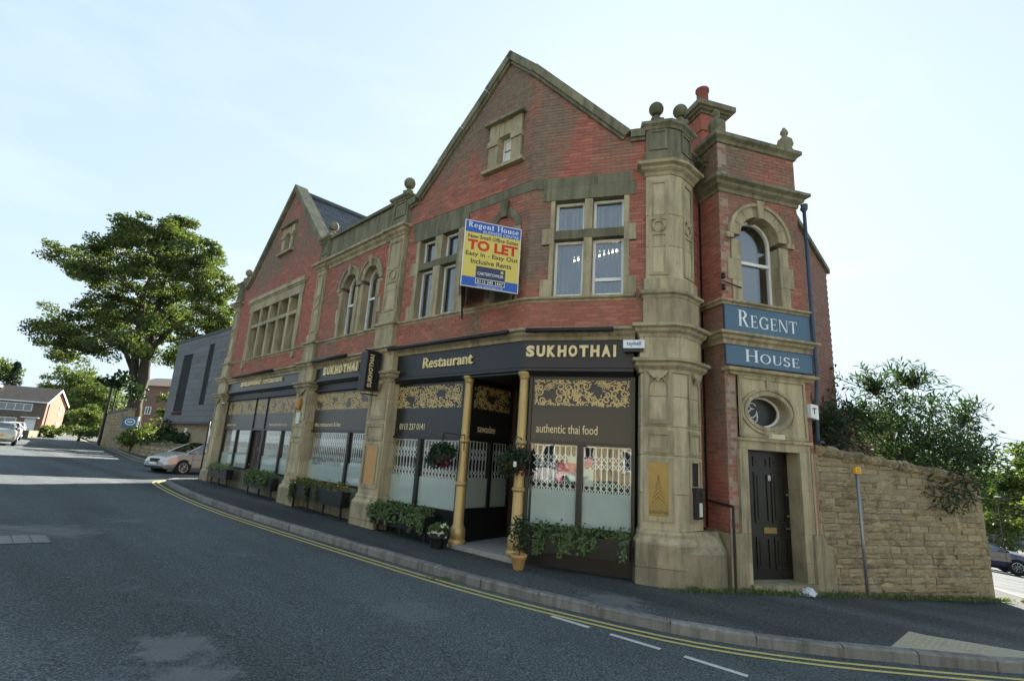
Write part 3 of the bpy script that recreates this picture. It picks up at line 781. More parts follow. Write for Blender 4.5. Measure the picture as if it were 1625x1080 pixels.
def pil_levels(path_l, path_u, fronts_l, fronts_u, zg, balls, base_u):
    """fronts: list of (frame, u0, u1, d) on which the sunk panels are cut"""
    m = MB(); m.ring(path_l, -.03, -1.0, 1.60); p = m.build('pilaster', MT['mortar'], BLD)
    for z0, z1 in ((-1.0, -.42), (-.42, .20), (.20, .68), (.68, 1.19), (1.19, 1.60)): m = MB(); m.ring(path_l, 0, z0 + .005, z1 - .005); m.build('shaft_stone', MT['stone_clean'], p)
    m = MB(); m.ring(path_l, .06, zg - .3, -1.22); m.build('plinth', MT['mortar'], p)
    for z0, z1 in ((zg - .3, -1.56), (-1.56, -1.22)): m = MB(); m.ring(path_l, .09, z0 + .004, z1 - .004); m.build('plinth_stone', MT['stone_plinth'], p)
    m = MB(); m.sweep(path_l, [(-.15, -1.22), (.085, -1.22), (.085, -1.18), (.03, -1.10), (.035, -1.05), (.005, -1.0), (-.15, -1.0)]); m.build('plinth_moulding', MT['stone'], p)
    m = MB()
    for fr, u0, u1, d in fronts_l:
        w = .08 if u1 - u0 > .45 else .05
        strips(m, fr, u0, u1, .72, 1.60, d + .002, d + .028, w, True); strips(m, fr, u0, u1, .24, .62, d + .002, d + .028, w); strips(m, fr, u0, u1, -.86, .16, d + .002, d + .028, w)
    m.build('panel_frame', MT['stone'], p)
    m = MB(); m.sweep(path_l, [(-.2, 1.60), (.03, 1.60), (.04, 1.66), (.10, 1.72), (.10, 1.77), (.15, 1.80), (.15, 1.85), (-.2, 1.87)])
    m.build('capital', MT['stone'], p)
    for fr, u0, u1, d in fronts_l:
        m = MB(); c, h = (u0 + u1) / 2, (u1 - u0) * .36
        m.polyfr(fr, [(c - h, 1.63), (c - h * .75, 1.55), (c - h * .3, 1.52), (c, 1.43), (c + h * .3, 1.52), (c + h * .75, 1.55), (c + h, 1.63)], d + .03, d + .09)
        for s in (-1, 1): roundel(m, fr, c + s * h * .3, 1.555, min(.05, h * .25) + .012, d + .09, d + .105)
        m.build('corbel', MT['stone'], p)
    m = MB(); m.ring(path_l, .02, 1.86, 2.26); m.build('frieze_block', MT['stone_clean'], p)
    m = MB(); m.sweep(path_l, [(-.2, 2.24), (.03, 2.24), (.05, 2.30), (.10, 2.34), (.11, 2.39), (.17, 2.42), (.17, 2.475), (-.2, 2.50)]); m.build('cornice', MT['stone'], p)
    m = MB(); m.ring(path_u, .06, 2.48, 2.98); m.build('pedestal', MT['stone'], p)
    m = MB(); m.sweep(path_u, [(-.2, 2.97), (.07, 2.97), (.08, 3.02), (.13, 3.05), (.13, 3.10), (.08, 3.13), (-.2, 3.14)]); m.build('string_course', MT['stone'], p)
    m = MB(); m.ring(path_u, .04, 3.13, 3.36); m.build('shaft_base', MT['stone'], p)
    m = MB(); m.ring(path_u, -.03, 3.36, 5.45); m.build('shaft_core', MT['mortar'], p)
    for z0, z1 in ((3.35, 3.98), (3.98, 4.62), (4.62, 5.46)): m = MB(); m.ring(path_u, 0, z0 + .005, z1 - .005); m.build('upper_shaft', MT['stone_clean'], p)
    m = MB()
    for fr, u0, u1, d in fronts_u:
        w = .06 if u1 - u0 > .35 else .045; c = (u0 + u1) / 2; r = min(.16, (u1 - u0) * .36)
        strips(m, fr, u0, u1, 3.42, 4.40 - r, d + .002, d + .025, w); strips(m, fr, u0, u1, 4.40 + r, 5.34, d + .002, d + .025, w)
        m.box(fr, u0, u0 + w * .7, d + .002, d + .025, 4.40 - r, 4.40 + r); m.box(fr, u1 - w * .7, u1, d + .002, d + .025, 4.40 - r, 4.40 + r)
        roundel(m, fr, c, 4.40, r, d + .002, d + .033)
    m.build('panel_frame', MT['stone'], p)
    m = MB(); m.sweep(path_u, [(-.2, 5.44), (.02, 5.44), (.04, 5.50), (.10, 5.55), (.11, 5.60), (.18, 5.63), (.18, 5.69), (-.2, 5.72)]); m.build('capital', MT['stone'], p)
    m = MB(); m.ring(path_u, .03, 5.70, 5.95); m.ring(path_u, 0, 5.94, 6.46)
    for fr, u0, u1, d in fronts_u: strips(m, fr, u0, u1, 6.0, 6.44, d + .002, d + .025, .05)
    m.build('parapet_block', MT['stone_dark'], p)
    m = MB(); m.sweep(path_u, [(-.25, 6.45), (.03, 6.45), (.05, 6.50), (.10, 6.54), (.10, 6.60), (.02, 6.65), (-.25, 6.66)])
    pp = off_path(path_u, -.1); m.prism(pp, 6.5, 6.655); m.build('coping', MT['stone_dark'], p)
    for (x, y), k in balls:
        m = MB(); m.prism([(x - .13 * k, y - .13 * k), (x + .13 * k, y - .13 * k), (x + .13 * k, y + .13 * k), (x - .13 * k, y + .13 * k)], 6.64, 6.76)
        m.lathe((x, y, 6.76), [(.13 * k, 0), (.09 * k, .06), (.05 * k, .10), (.06 * k, .13)] + ballprof(.16 * k, .13 + .14 * k, 9)[1:], 16); m.build('ball_finial', MT['stone_dark'], p, True)
    return p
def simple_pil(fr, l0, l1, u0, u1, zg, ball, dl=.05, du=.0):
    pl = [fr.xy(l0, -.35), fr.xy(l0, dl), fr.xy(l1, dl), fr.xy(l1, -.35)]; pu = [fr.xy(u0, -.35), fr.xy(u0, du), fr.xy(u1, du), fr.xy(u1, -.35)]
    return pil_levels(pl, pu, [(fr, l0 + .06, l1 - .06, dl)], [(fr, u0 + .05, u1 - .05, du)], zg, [(fr.xy(*ball), 1.0)], None)
def gpl(fr, u): x, y = fr.xy(u, .3); return gz(x, y) + .12
simple_pil(FA, -.52, .28, -.46, .14, gpl(FA, 0), (.1, -.12))
simple_pil(FA, 7.2, 8.08, 7.28, 7.82, gpl(FA, 7.6), (7.6, -.15))
FP3 = Frame(*FA.xy(11.92), *azd(133.0))
simple_pil(FP3, -.42, .42, -.42, .22, gpl(FA, 11.9), (-.02, -.15))
p4 = P4P
fr1 = Frame(*p4[1], p4[2][0] - p4[1][0], p4[2][1] - p4[1][1]); l1 = math.dist(p4[1], p4[2])
fr3 = Frame(*p4[3], p4[4][0] - p4[3][0], p4[4][1] - p4[3][1]); l3 = math.dist(p4[3], p4[4])
b1 = atz(1043, 182, 6.66); b2 = atz(1075, 186, 6.66)
p4u = off_path(p4, -.045); p4u[1] = (p4u[1][0] + .05, p4u[1][1] - .016); p4u[0] = (p4u[0][0] + .05, p4u[0][1] - .016)
fu1 = Frame(*p4u[1], p4u[2][0] - p4u[1][0], p4u[2][1] - p4u[1][1]); lu1 = math.dist(p4u[1], p4u[2]); fu3 = Frame(*p4u[3], p4u[4][0] - p4u[3][0], p4u[4][1] - p4u[3][1]); lu3 = math.dist(p4u[3], p4u[4])
pil4 = pil_levels(p4, p4u, [(fr1, .05, l1 - .03, 0), (fr3, .05, l3 - .05, 0)], [(fu1, .05, lu1 - .05, 0), (fu3, .05, lu3 - .05, 0)], gz(3, 8.6) + .12, [(fr1.xy(l1 * .5, -.2), .92), (fr3.xy(l3 * .35, -.12), .92)], None)
# splayed stone block between pilaster and tower
zg = gz(3.5, 8.7)
m = MB(); pb = [(2.98, 8.62), (3.62, 8.72), (3.80, 9.0), (3.5, 9.4), (3.05, 9.1)]; m.prism(pb, zg - .3, -1.32)
pt = [(3.08, 8.78), (3.55, 8.98), (3.70, 9.12), (3.5, 9.35), (3.12, 9.05)]
n = 5; m.raw([(x, y, -1.32) for x, y in pb] + [(x, y, -1.0) for x, y in pt], [tuple(range(5, 10))] + [(i, (i + 1) % n, 5 + (i + 1) % n, 5 + i) for i in range(n)])
m.build('corner_block', MT['stone_plinth'], BLD)

# ---- windows
def wframe(fr, u0, u1, z0, z1, d, w=.055, t=.05, parent=None, bars=()):
    m = MB(); strips(m, fr, u0, u1, z0, z1, d - t, d, w)
    for z in bars: m.box(fr, u0 + w, u1 - w, d - t + .004, d - .002, z - .025, z + .025)
    return m.build('window', MT['white'], parent or BLD)
def blinds(fr, u0, u1, z0, z1, d, win, mat='blind', pitch=.085, seed=0):
    rr = random.Random(seed); m = MB(); u = u0 + .02
    while u < u1 - .03:
        e = .03; w_ = rr.uniform(.50, .80); s_ = rr.uniform(-.01, .03)
        if rr.random() < .06: u += pitch; continue
        m.raw([fr.P(u, d + e * rr.uniform(.2, .6), z0 + .02), fr.P(u + pitch * w_, d - e, z0 + .02 + s_), fr.P(u + pitch * w_, d - e, z1 - .01), fr.P(u, d + e * .4, z1 - .01)], [(0, 1, 2, 3)])
        u += pitch
    return m.build('blind', MT[mat], win)
def pane(fr, u0, u1, z0, z1, d, win, mat='glass'):
    m = MB(); m.box(fr, u0, u1, d - .012, d, z0, z1); return m.build('pane', MT[mat], win)
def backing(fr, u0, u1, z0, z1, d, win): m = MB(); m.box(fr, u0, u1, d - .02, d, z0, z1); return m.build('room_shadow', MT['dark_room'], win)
ST = 'stone'
def ublock(fr, u0, u1, z0, z1, d1, mat, d0=-.3): return block('stone_block', BLD, fr, u0, u1, d0, d1, z0, z1, MT[mat])
def mullioned(fr, cols, z_l0, z_l1, z_u0, z_u1, oL, oR, sides, d1=-.04, seed=0):
    c0, c1 = cols; lint = z_u1
    rr = random.Random(seed)
    # lintels
    mid = (c0[1] + c1[0]) / 2
    ublock(fr, oL, mid - .003, lint, 5.415, d1, 'stone_dark'); ublock(fr, mid + .003, oR, lint, 5.415, d1, 'stone_dark')
    # jambs in alternating blocks
    zz = [3.106, 3.45, z_l1 - .10, z_u0 + .06, lint - .003]
    for k in range(4):
        e = .14 if k in (0, 2) else 0.0
        ublock(fr, oL + .16 - (.16 if k in (0, 2) else 0) , c0[0], zz[k], zz[k + 1] - .005, d1 - .002 * (k % 2), ST); ublock(fr, c1[1], oR - (.0 if k in (0, 2) else .13), zz[k], zz[k + 1] - .005, d1 - .002 * (k % 2), ST)
    ublock(fr, c0[1], c1[0], 3.106, z_l1 - .004, d1 - .012, ST); ublock(fr, c0[1], c1[0], z_u0 + .004, lint - .004, d1 - .012, ST)
    ublock(fr, c0[0], c1[1], z_l1, z_u0, d1 - .02, 'stone_dark')
    for a, b in (c0, c1):
        for z0, z1, low in ((z_l0, z_l1, 1), (z_u0, z_u1, 0)):
            df = d1 - .17
            w = wframe(fr, a + .005, b - .005, z0 + .004, z1 - .004, df, .05, .06)
            pane(fr, a + .055, b - .055, z0 + .055, z1 - .055, df - .02, w)
            blinds(fr, a + .03, b - .03, z0, z1 - .06, df - .14, w, 'blind' if not low else 'blind_shaded', seed=seed + int(z0 * 10)); backing(fr, a - .05, b + .05, z0 - .05, z1 + .05, df - .37, w)
            if low and fr is FB and a > 1:   # tilted open light at the bottom
                m = MB(); m.box(fr, a + .05, b - .05, df - .055, df + .004, z0 + .30, z0 + .365); m.build('transom_bar', MT['white'], w)
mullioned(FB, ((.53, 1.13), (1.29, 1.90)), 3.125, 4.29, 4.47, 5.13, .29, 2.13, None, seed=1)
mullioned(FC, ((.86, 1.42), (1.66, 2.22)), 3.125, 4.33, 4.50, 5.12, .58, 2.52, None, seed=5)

def arch_ring(fr, c, zs, ri, ro, d0, d1, n, parent, mat, name='voussoir', key=None):
    for i in range(n):
        a, b = math.pi * i / n + .008, math.pi * (i + 1) / n - .008; seg = 4; pts = []
        for k in range(seg + 1): t = a + (b - a) * k / seg; pts.append((c + ro * math.cos(t), zs + ro * math.sin(t)))
        for k in range(seg, -1, -1): t = a + (b - a) * k / seg; pts.append((c + ri * math.cos(t), zs + ri * math.sin(t)))
        m = MB(); m.polyfr(fr, pts, d0, d1); m.build(name, mat, parent)
def arch_strip(m, fr, c, zs, ri, ro, d0, d1, n=14):
    for i in range(n):
        a, b = math.pi * i / n, math.pi * (i + 1) / n
        m.polyfr(fr, [(c + ro * math.cos(a), zs + ro * math.sin(a)), (c + ro * math.cos(b), zs + ro * math.sin(b)), (c + ri * math.cos(b), zs + ri * math.sin(b)), (c + ri * math.cos(a), zs + ri * math.sin(a))], d0, d1)
def arch_poly(c, zs, r, z0, n=14): return [(c - r, z0), (c + r, z0)] + [(c + r * math.cos(math.pi * i / n), zs + r * math.sin(math.pi * i / n)) for i in range(n + 1)]
def arch_window(fr, c, zs, r, ro, z0, dwall, dfr, jl, jr, blocks=True, bar=None):
    arch_ring(fr, c, zs, r, ro, -.36, dwall + .03, 7, BLD, MT['stone'])
    m = MB(); arch_strip(m, fr, c, zs, ro, ro + .06, dwall - .05, dwall + .07); m.box(fr, c - ro - .13, c - ro + .03, dwall - .05, dwall + .068, zs - .10, zs - .003); m.box(fr, c + ro - .03, c + ro + .13, dwall - .05, dwall + .068, zs - .10, zs - .003)
    m.build('hood_mould', MT['stone'], BLD)
    m = MB(); m.polyfr(fr, [(c - .055, zs + r - .05), (c + .055, zs + r - .05), (c + .085, zs + ro + .11), (c - .085, zs + ro + .11)], -.3, dwall + .10); m.build('keystone', MT['stone'], BLD)
    z = z0; k = 0
    while z < zs - .11:
        h = min(.42, zs - .105 - z); e = .10 if k % 2 else 0
        ublock(fr, c - ro - (e if jl else 0), c - r, z, z + h - .005, dwall + .022 - .002 * (k % 2), ST, -.36); ublock(fr, c + r, c + ro + (e if jr else 0), z, z + h - .005, dwall + .022 - .002 * (k % 2), ST, -.36); z += h; k += 1
    m = MB(); w = .055; m.box(fr, c - r + .002, c - r + w, dfr - .06, dfr, z0, zs); m.box(fr, c + r - w, c + r - .002, dfr - .06, dfr, z0, zs); m.box(fr, c - r + w, c + r - w, dfr - .06, dfr, z0, z0 + .07)
    arch_strip(m, fr, c, zs, r - w, r - .002, dfr - .06, dfr); zb = bar or (z0 + (zs + r - z0) * .52); m.box(fr, c - r + w, c + r - w, dfr - .058, dfr + .015, zb - .03, zb + .03)
    win = m.build('window', MT['white'], BLD)
    m = MB(); m.polyfr(fr, arch_poly(c, zs, r - .04, z0 + .02), dfr - .045, dfr - .033); m.build('pane', MT['glass'], win)
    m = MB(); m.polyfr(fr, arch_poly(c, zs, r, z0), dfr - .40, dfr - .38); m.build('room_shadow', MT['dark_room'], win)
    return win
for c, r in AW: arch_window(FA, c, AS, r, .54, 3.106, -.06, -.24, c < 10, c > 10, bar=4.05)
w = arch_window(FT, .92, 4.45, .45, .66, 3.106, -.03, -.25, True, True, bar=4.0)
m = MB(); m.box(FT, .50, 1.34, -.62, -.60, 3.1, 4.9); m.build('curtain', MT['blind'], w)

# big blind mullioned window of the far gable
U0, U1 = 1.45, 6.25
block('stone_block', BLD, FA, U0 - .1, U1 + .05, -.3, -.02, 5.02, 5.40, MT['stone'])
m = MB(); m.polyfr(FA, [(U0 - .22, 5.40), (U1 + .15, 5.40), (U1 + .15, 5.56), (U0 - .22, 5.56)], -.3, .05); m.polyfr(FA, [(U0 - .18, 5.34), (U1 + .12, 5.34), (U1 + .12, 5.40), (U0 - .18, 5.40)], -.2, .01); m.build('hood_mould', MT['stone'], BLD)
for a, b in ((U0, U0 + .28), (U1 - .28, U1)):
    for z0, z1 in ((3.106, 3.7), (3.704, 4.36), (4.36, 5.016)): ublock(FA, a, b, z0, z1, -.025, ST)
NC = 5; cw = (U1 - U0 - .56 + .17) / NC
for i in range(1, NC):
    u = U0 + .28 + cw * i - .17
    for z0, z1 in ((3.106, 4.33), (4.47, 5.016)): ublock(FA, u, u + .17, z0, z1, -.05, ST)
block('stone_block', BLD, FA, U0 + .28, U1 - .28, -.3, -.045, 4.335, 4.465, MT['stone'])
for i in range(NC):
    u = U0 + .28 + cw * i
    for z0, z1 in ((3.106, 4.335), (4.465, 5.016)):
        m = MB(); m.box(FA, u, u + cw - .17, -.40, -.26, z0, z1); m.build('blocked_light', MT['stone_dark'], BLD)
for u in (U0 + .1, U1 - .1): m = MB(); m.polyfr(FA, [(u - .12, 2.99), (u + .12, 2.99), (u + .10, 2.80), (u, 2.74), (u - .10, 2.80)], -.06, -.005); m.build('apron_bracket', MT['stone'], BLD)
# small gable windows
def gable_win(fr, o0, o1, i0, i1, z0, zi0, zi1, z1, fill, dw=-.06):
    ublock(fr, o0, i0, zi0, zi1 - .2, dw + .05, ST); ublock(fr, i1, o1, zi0, zi1 - .2, dw + .05, ST)
    block('stone_block', BLD, fr, o0 - .02, i0 + .01, -.3, dw + .09, zi1 - .2, zi1 - .06, MT['stone']); block('stone_block', BLD, fr, i1 - .01, o1 + .02, -.3, dw + .09, zi1 - .2, zi1 - .06, MT['stone'])
    ublock(fr, o0, i0, zi1 - .06, z1 - .12, dw + .05, ST); ublock(fr, i1, o1, zi1 - .06, z1 - .12, dw + .05, ST)
    ublock(fr, i0, i1, zi1, z1 - .12, dw + .03, ST)
    m = MB(); m.box(fr, o0 - .1, o1 + .1, -.3, dw + .16, z1 - .12, z1 - .05); m.box(fr, o0 - .05, o1 + .05, -.25, dw + .10, z1 - .05, z1); m.build('hood_mould', MT['stone_dark'], BLD)
    m = MB(); m.box(fr, o0 - .12, o1 + .12, -.3, dw + .13, z0, z0 + .08); m.build('sill', MT['stone'], BLD); ublock(fr, o0, o1, z0 + .08, zi0, dw + .03, ST)
    w = wframe(fr, i0, i1, zi0, zi1, dw - .14, .04, .05)
    m = MB(); m.box(fr, i0 + .03, i1 - .03, dw - .19, dw - .17, zi0 + .03, zi1 - .03); m.build('boarded_light', fill, w)
gable_win(FA, 3.58, 4.64, 3.86, 4.36, 6.90, 7.02, 7.75, 8.12, MT['stone_dark'])
gable_win(FC, 3.03, 3.97, 3.30, 3.70, 6.20, 6.32, 7.05, 7.52, MT['white_paint'])
m = MB(); m.box(FC, 3.335, 3.66, -.225, -.20, 6.75, 6.765); m.build('board_joint', MT['mortar'], BLD)
# blind niche behind the letting board
m = MB(); m.box(FC, 3.2, 4.1, -.3, -.2, 3.1, 4.8); m.build('niche_back', MT['stone_dark'], BLD)
arch_ring(FC, 3.64, 4.72, .30, .46, -.3, -.03, 5, BLD, MT['stone_dark'])
m = MB(); m.polyfr(FC, arch_poly(3.64, 4.72, .30, 4.5), -.3, -.14); m.build('niche_panel', MT['stone'], BLD)
for a, b in ((3.2, 3.36), (3.92, 4.08)):
    for z0, z1 in ((3.106, 3.6), (3.604, 4.1), (4.104, 4.715)): ublock(FC, a, b, z0, z1, -.035, ST)
m = MB(); m.polyfr(FC, [(3.57, 4.98), (3.71, 4.98), (3.75, 5.34), (3.53, 5.34)], -.2, .03); m.build('keystone', MT['stone_dark'], BLD)

# ---- tower stonework
TP = [FS.xy(.0), T0, FT.xy(1.93), FTR.xy(1.2)]
def tm_(prof, name, mat): mould(TP, prof, name, mat)
zg = gz(4.5, 8.8) + .12
for a, b in ((0, .27), (1.70, 1.9)):
    m = MB(); m.box(FT, a - .02, b, -.3, .03, zg - .4, -.99); m.build('plinth', MT['stone_plinth'], BLD)
m = MB(); m.box(FS, .0, .62, -.3, .02, zg - .4, -.99); m.build('plinth', MT['stone_plinth'], BLD)
m = MB(); m.polyfr(FT, [(1.70, zg - .4), (2.12, zg - .4), (2.12, -1.35), (1.93, -1.1), (1.9, -.99), (1.70, -.99)], -.3, .05); m.build('plinth', MT['stone_plinth'], BLD)
PT_SILL = [(-.2, 3.0), (.02, 3.0), (.03, 3.03), (.08, 3.06), (.08, 3.09), (.02, 3.11), (-.2, 3.11)]
PT_MID = [(-.2, 2.26), (-.0, 2.26), (.02, 2.32), (.07, 2.36), (.08, 2.40), (.14, 2.43), (.14, 2.47), (-.2, 2.50)]
PT_COR = [(-.2, 5.30), (-.01, 5.30), (.0, 5.37), (.07, 5.42), (.08, 5.48), (.16, 5.52), (.16, 5.58), (-.2, 5.62)]
PT_COP = [(-.35, 6.38), (-.0, 6.38), (.02, 6.44), (.09, 6.49), (.09, 6.57), (.0, 6.64), (-.35, 6.64)]
tm_(PT_SILL, 'string_course', MT['stone']); tm_(PT_MID, 'cornice', MT['stone']); tm_(PT_COR, 'cornice', MT['stone_dark']); tm_(PT_COP, 'coping', MT['stone_dark'])
m = MB(); m.prism([FT.xy(.1, -.1), FT.xy(1.8, -.1), FT.xy(1.8, -1.15), FT.xy(.1, -1.15)], 6.39, 6.6); m.build('tower_roof', MT['slate'], BLD)
for u in (.10, 1.80):
    x, y = FT.xy(u, -.12); m = MB(); m.lathe((x, y, 6.62), [(.15, 0), (.15, .05), (.10, .08), (.17, .17), (.15, .27), (.07, .35), (.05, .40), (.085, .44), (.075, .50), (.05, .53), (.03, .58), (.005, .60)], 14); m.build('urn_finial', MT['stone_dark'], BLD, True)
# chimney stack behind the tower parapet
m = MB(); CHZ = [(5.5, 7.95)]
def tb(u0, u1, d0, d1, z0, z1): m.box(FT, u0, u1, d0, d1, z0, z1)
tb(.22, .85, -1.5, -.75, 5.5, 7.62); tb(.19, .88, -1.53, -.72, 7.18, 7.25); ch = m.build('chimney', MT['brick_chimney'], BLD)
m = MB(); 
for i, (e, z0, z1) in enumerate(((.04, 7.60, 7.66), (.10, 7.66, 7.72), (.16, 7.72, 7.84))): tb(.22 - e, .85 + e, -1.5 - e, -.75 + e, z0, z1)
m.build('chimney_cap', MT['stone_dark'], ch)
x, y = FT.xy(.42, -.95); m = MB(); m.lathe((x, y, 7.83), [(.16, 0), (.16, .03), (.13, .07), (.125, .48), (.15, .50), (.15, .56), (.11, .56), (.10, .3)], 14); m.build('chimney_pot', MT['chimney_pot'], ch, True)

# ---- doorway in the tower
def tblk(u0, u1, z0, z1, d1, mat='stone', d0=-.3): return ublock(FT, u0, u1, z0, z1, d1, mat, d0)
dj = .0
uL = FT.px(1190, 760, -.30)[0]; uR = FT.px(1251, 760, -.30)[0]
oR = FT.px(1271, 760, -.0)[0]; oL = FT.px(1188, 760, 0)[0]
zs_ = -1.78
for z0, z1 in ((zg - .4, -1.45), (-1.446, -.99), (-.986, -.25), (-.246, .42)):
    tblk(.255, oL, z0, z1, .012); tblk(oR, 1.76, z0, z1, .012)
for a_, b_ in ((.215, .255), (1.76, 1.80)): m = MB(); m.box(FT, a_, b_, -.1, .035, -.99, .40); m.build('architrave', MT['stone'], BLD)
tblk(oL, oR, .40, .55, .012); tblk(.255, oL - .003, .424, .55, .010); tblk(oR + .003, 1.76, .424, .55, .010)
m = MB(); m.box(FT, .22, 1.80, -.1, .05, .55, .60); m.build('lintel_moulding', MT['stone'], BLD)
# stone panel with an oval opening
oc, oz, orx, orz = .90, 1.09, .44, .285
n = 40; rect = []; 
for i in range(n):
    t = 2 * math.pi * i / n; c, s = math.cos(t), math.sin(t); hw, hh = .745, .56; k = min(hw / abs(c) if abs(c) > 1e-6 else 9, hh / abs(s) if abs(s) > 1e-6 else 9); rect.append((1.01 + k * c, 1.16 + k * s))
ell = [(oc + orx * math.cos(2 * math.pi * i / n), oz + orz * math.sin(2 * math.pi * i / n)) for i in range(n)]
m = MB(); vs = [FT.P(u, .0, z) for u, z in rect] + [FT.P(u, .0, z) for u, z in ell] + [FT.P(u, -.28, z) for u, z in ell]
m.raw(vs, [(i, (i + 1) % n, n + (i + 1) % n, n + i) for i in range(n)] + [(n + i, n + (i + 1) % n, 2 * n + (i + 1) % n, 2 * n + i) for i in range(n)]); m.build('oval_panel', MT['stone_clean'], BLD)
def ell_ring(m, rx0, rz0, rx1, rz1, d0, d1, fr=FT):
    for i in range(n):
        a, b = 2 * math.pi * i / n, 2 * math.pi * (i + 1) / n
        m.polyfr(fr, [(oc + rx0 * math.cos(a), oz + rz0 * math.sin(a)), (oc + rx0 * math.cos(b), oz + rz0 * math.sin(b)), (oc + rx1 * math.cos(b), oz + rz1 * math.sin(b)), (oc + rx1 * math.cos(a), oz + rz1 * math.sin(a))], d0, d1)
m = MB(); ell_ring(m, .60, .42, .55, .375, -.02, .03); ell_ring(m, .52, .35, .45, .29, -.02, .02); strips(m, FT, .28, 1.74, .62, 1.70, -.02, .025, .05); m.box(FT, .86, .94, -.02, .045, 1.47, 1.72); m.build('oval_moulding', MT['stone'], BLD)
m = MB(); ell_ring(m, .44, .285, .40, .25, -.26, -.21); ow = m.build('window', MT['white'], BLD)
m = MB(); m.polyfr(FT, [(oc + .41 * math.cos(2 * math.pi * i / n), oz + .26 * math.sin(2 * math.pi * i / n)) for i in range(n)], -.25, -.24); m.build('pane', MT['door_black'], ow)
m = MB()
sw = [(.06, .10), (.0, .15), (-.07, .14), (-.09, .09), (-.04, .05), (.02, .045), (-.06, .02), (-.11, -.05), (-.08, -.12), (-.01, -.13), (.05, -.08), (.07, .0), (.085, -.10), (.07, -.19), (.02, -.215), (-.01, -.18)]
m.tube([FT.P(oc - .13 + a * 1.05, -.232, oz + .02 + b * .95) for a, b in sw], .012, 5); m.build('script_monogram', MT['letter_white'], ow)
mould([FT.xy(.12, -.1), FT.xy(.12, .0), FT.xy(1.88, .0), FT.xy(1.88, -.1)], [(-.1, 1.70), (.03, 1.70), (.05, 1.74), (.11, 1.77), (.12, 1.82), (-.1, 1.84)], 'door_cornice', MT['stone'])
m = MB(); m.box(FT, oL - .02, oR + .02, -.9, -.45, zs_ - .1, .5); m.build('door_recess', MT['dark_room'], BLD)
m = MB(); m.box(FT, oL - .06, uL, -.5, -.27, zs_, .45); m.box(FT, oL - .06, oR, -.5, -.27, .38, .5); m.build('door_frame', MT['door_black'], BLD)
m = MB(); m.box(FT, uL, uR, -.36, -.31, zs_ + .01, .38); door = m.build('door', MT['door_black'], BLD)
dw_ = uR - uL
for a, b, z0, z1 in ((.10, .46, .12, .30), (.54, .90, .12, .30), (.10, .46, -.85, .02), (.54, .90, -.85, .02), (.10, .44, -1.62, -1.08), (.56, .90, -1.62, -1.08)):
    m = MB(); strips(m, FT, uL + a * dw_, uL + b * dw_, z0, z1, -.311, -.292, .03); m.box(FT, uL + a * dw_ + .07, uL + b * dw_ - .07, -.311, -.298, z0 + .07, z1 - .07); m.build('panel', MT['door_black'], door)
m = MB(); m.box(FT, uL + .30 * dw_, uL + .62 * dw_, -.311, -.296, -1.02, -.92); m.build('letter_plate', MT['brass'], door)
for z in (-.35, -.72): x, y, _ = FT.P(uR - .06, -.29, z); m = MB(); m.lathe((x, y, z), ballprof(.022, 0, 6), 8); m.build('lock', MT['brass'], door, True)
m = MB(); m.tube([FT.P(uR - .05, -.30, -.93), FT.P(uR - .05, -.26, -.93), FT.P(uR - .15, -.26, -.93)], .011, 6); m.build('handle', MT['grey_metal'], door)
m = MB(); m.box(FT, uR, oR, -.42, -.29, zs_, .45); m.build('door_jamb', MT['door_black'], BLD)
m = MB(); m.box(FT, oL - .05, oR + .12, -.4, .10, zg - .3, zs_); m.build('door_step', MT['stone_plinth'], BLD)

MT['tube_glow'] = nt('tube_glow')[0]; _t = MT['tube_glow'].node_tree; _b = [n for n in _t.nodes if n.type == 'BSDF_PRINCIPLED'][0]; _b.inputs['Emission Color'].default_value = (1, .88, .62, 1); _b.inputs['Emission Strength'].default_value = 3.0
for ua, za, ub, zb, lb_ in ((.86, 3.98, 1.10, 4.03, 'short lit office tube light seen through the blinds beside the mullion'), (1.34, 4.06, 1.84, 4.17, 'long lit office tube light seen through the blinds of the open sash')):
    t = thing('office_light', lb_, 'light fitting', FB.P((ua + ub) / 2, -.47, za)); m = MB(); m.tube([FB.P(ua, -.47, za), FB.P(ub, -.47, zb)], .018, 8); m.build('tube', MT['tube_glow'], t); m = MB(); m.box(FB, min(ua, ub), max(ua, ub), -.54, -.50, (za + zb) / 2 + .06, (za + zb) / 2 + .09); m.build('batten', MT['white'], t)
# ================================================================== lettering helpers
_tx = {}
def text_geo(s, bold=0.0, spacing=1.0, shear=0.0):
    key = (s, bold, spacing, shear)
    if key in _tx: return _tx[key]
    c = bpy.data.curves.new('lettering', 'FONT'); c.body = s; c.size = 1.0; c.offset = bold; c.space_character = spacing; c.shear = shear; c.resolution_u = 3
    o = bpy.data.objects.new('lettering', c); me = bpy.data.meshes.new_from_object(o)
    v = [(p.co.x, p.co.y) for p in me.vertices]; f = [tuple(p.vertices) for p in me.polygons]
    bpy.data.objects.remove(o); bpy.data.curves.remove(c); bpy.data.meshes.remove(me)
    if v:
        x0 = min(p[0] for p in v); x1 = max(p[0] for p in v); y0 = min(p[1] for p in v); y1 = max(p[1] for p in v)
    else: x0 = x1 = y0 = y1 = 0
    _tx[key] = (v, f, x0, x1, y0, y1); return _tx[key]
def solid2d(fr, v, f, d0, d1):
    """flat faces given thickness d0..d1"""
    m = MB(); n = len(v); edges = {}
    for q in f:
        for a, b in zip(q, q[1:] + q[:1]): edges[(a, b)] = 1
    side = [(a, b) for (a, b) in edges if (b, a) not in edges]
    m.raw([fr.P(u, d1, z) for u, z in v] + [fr.P(u, d0, z) for u, z in v], [tuple(q) for q in f] + [(b, a, n + a, n + b) for a, b in side]); return m
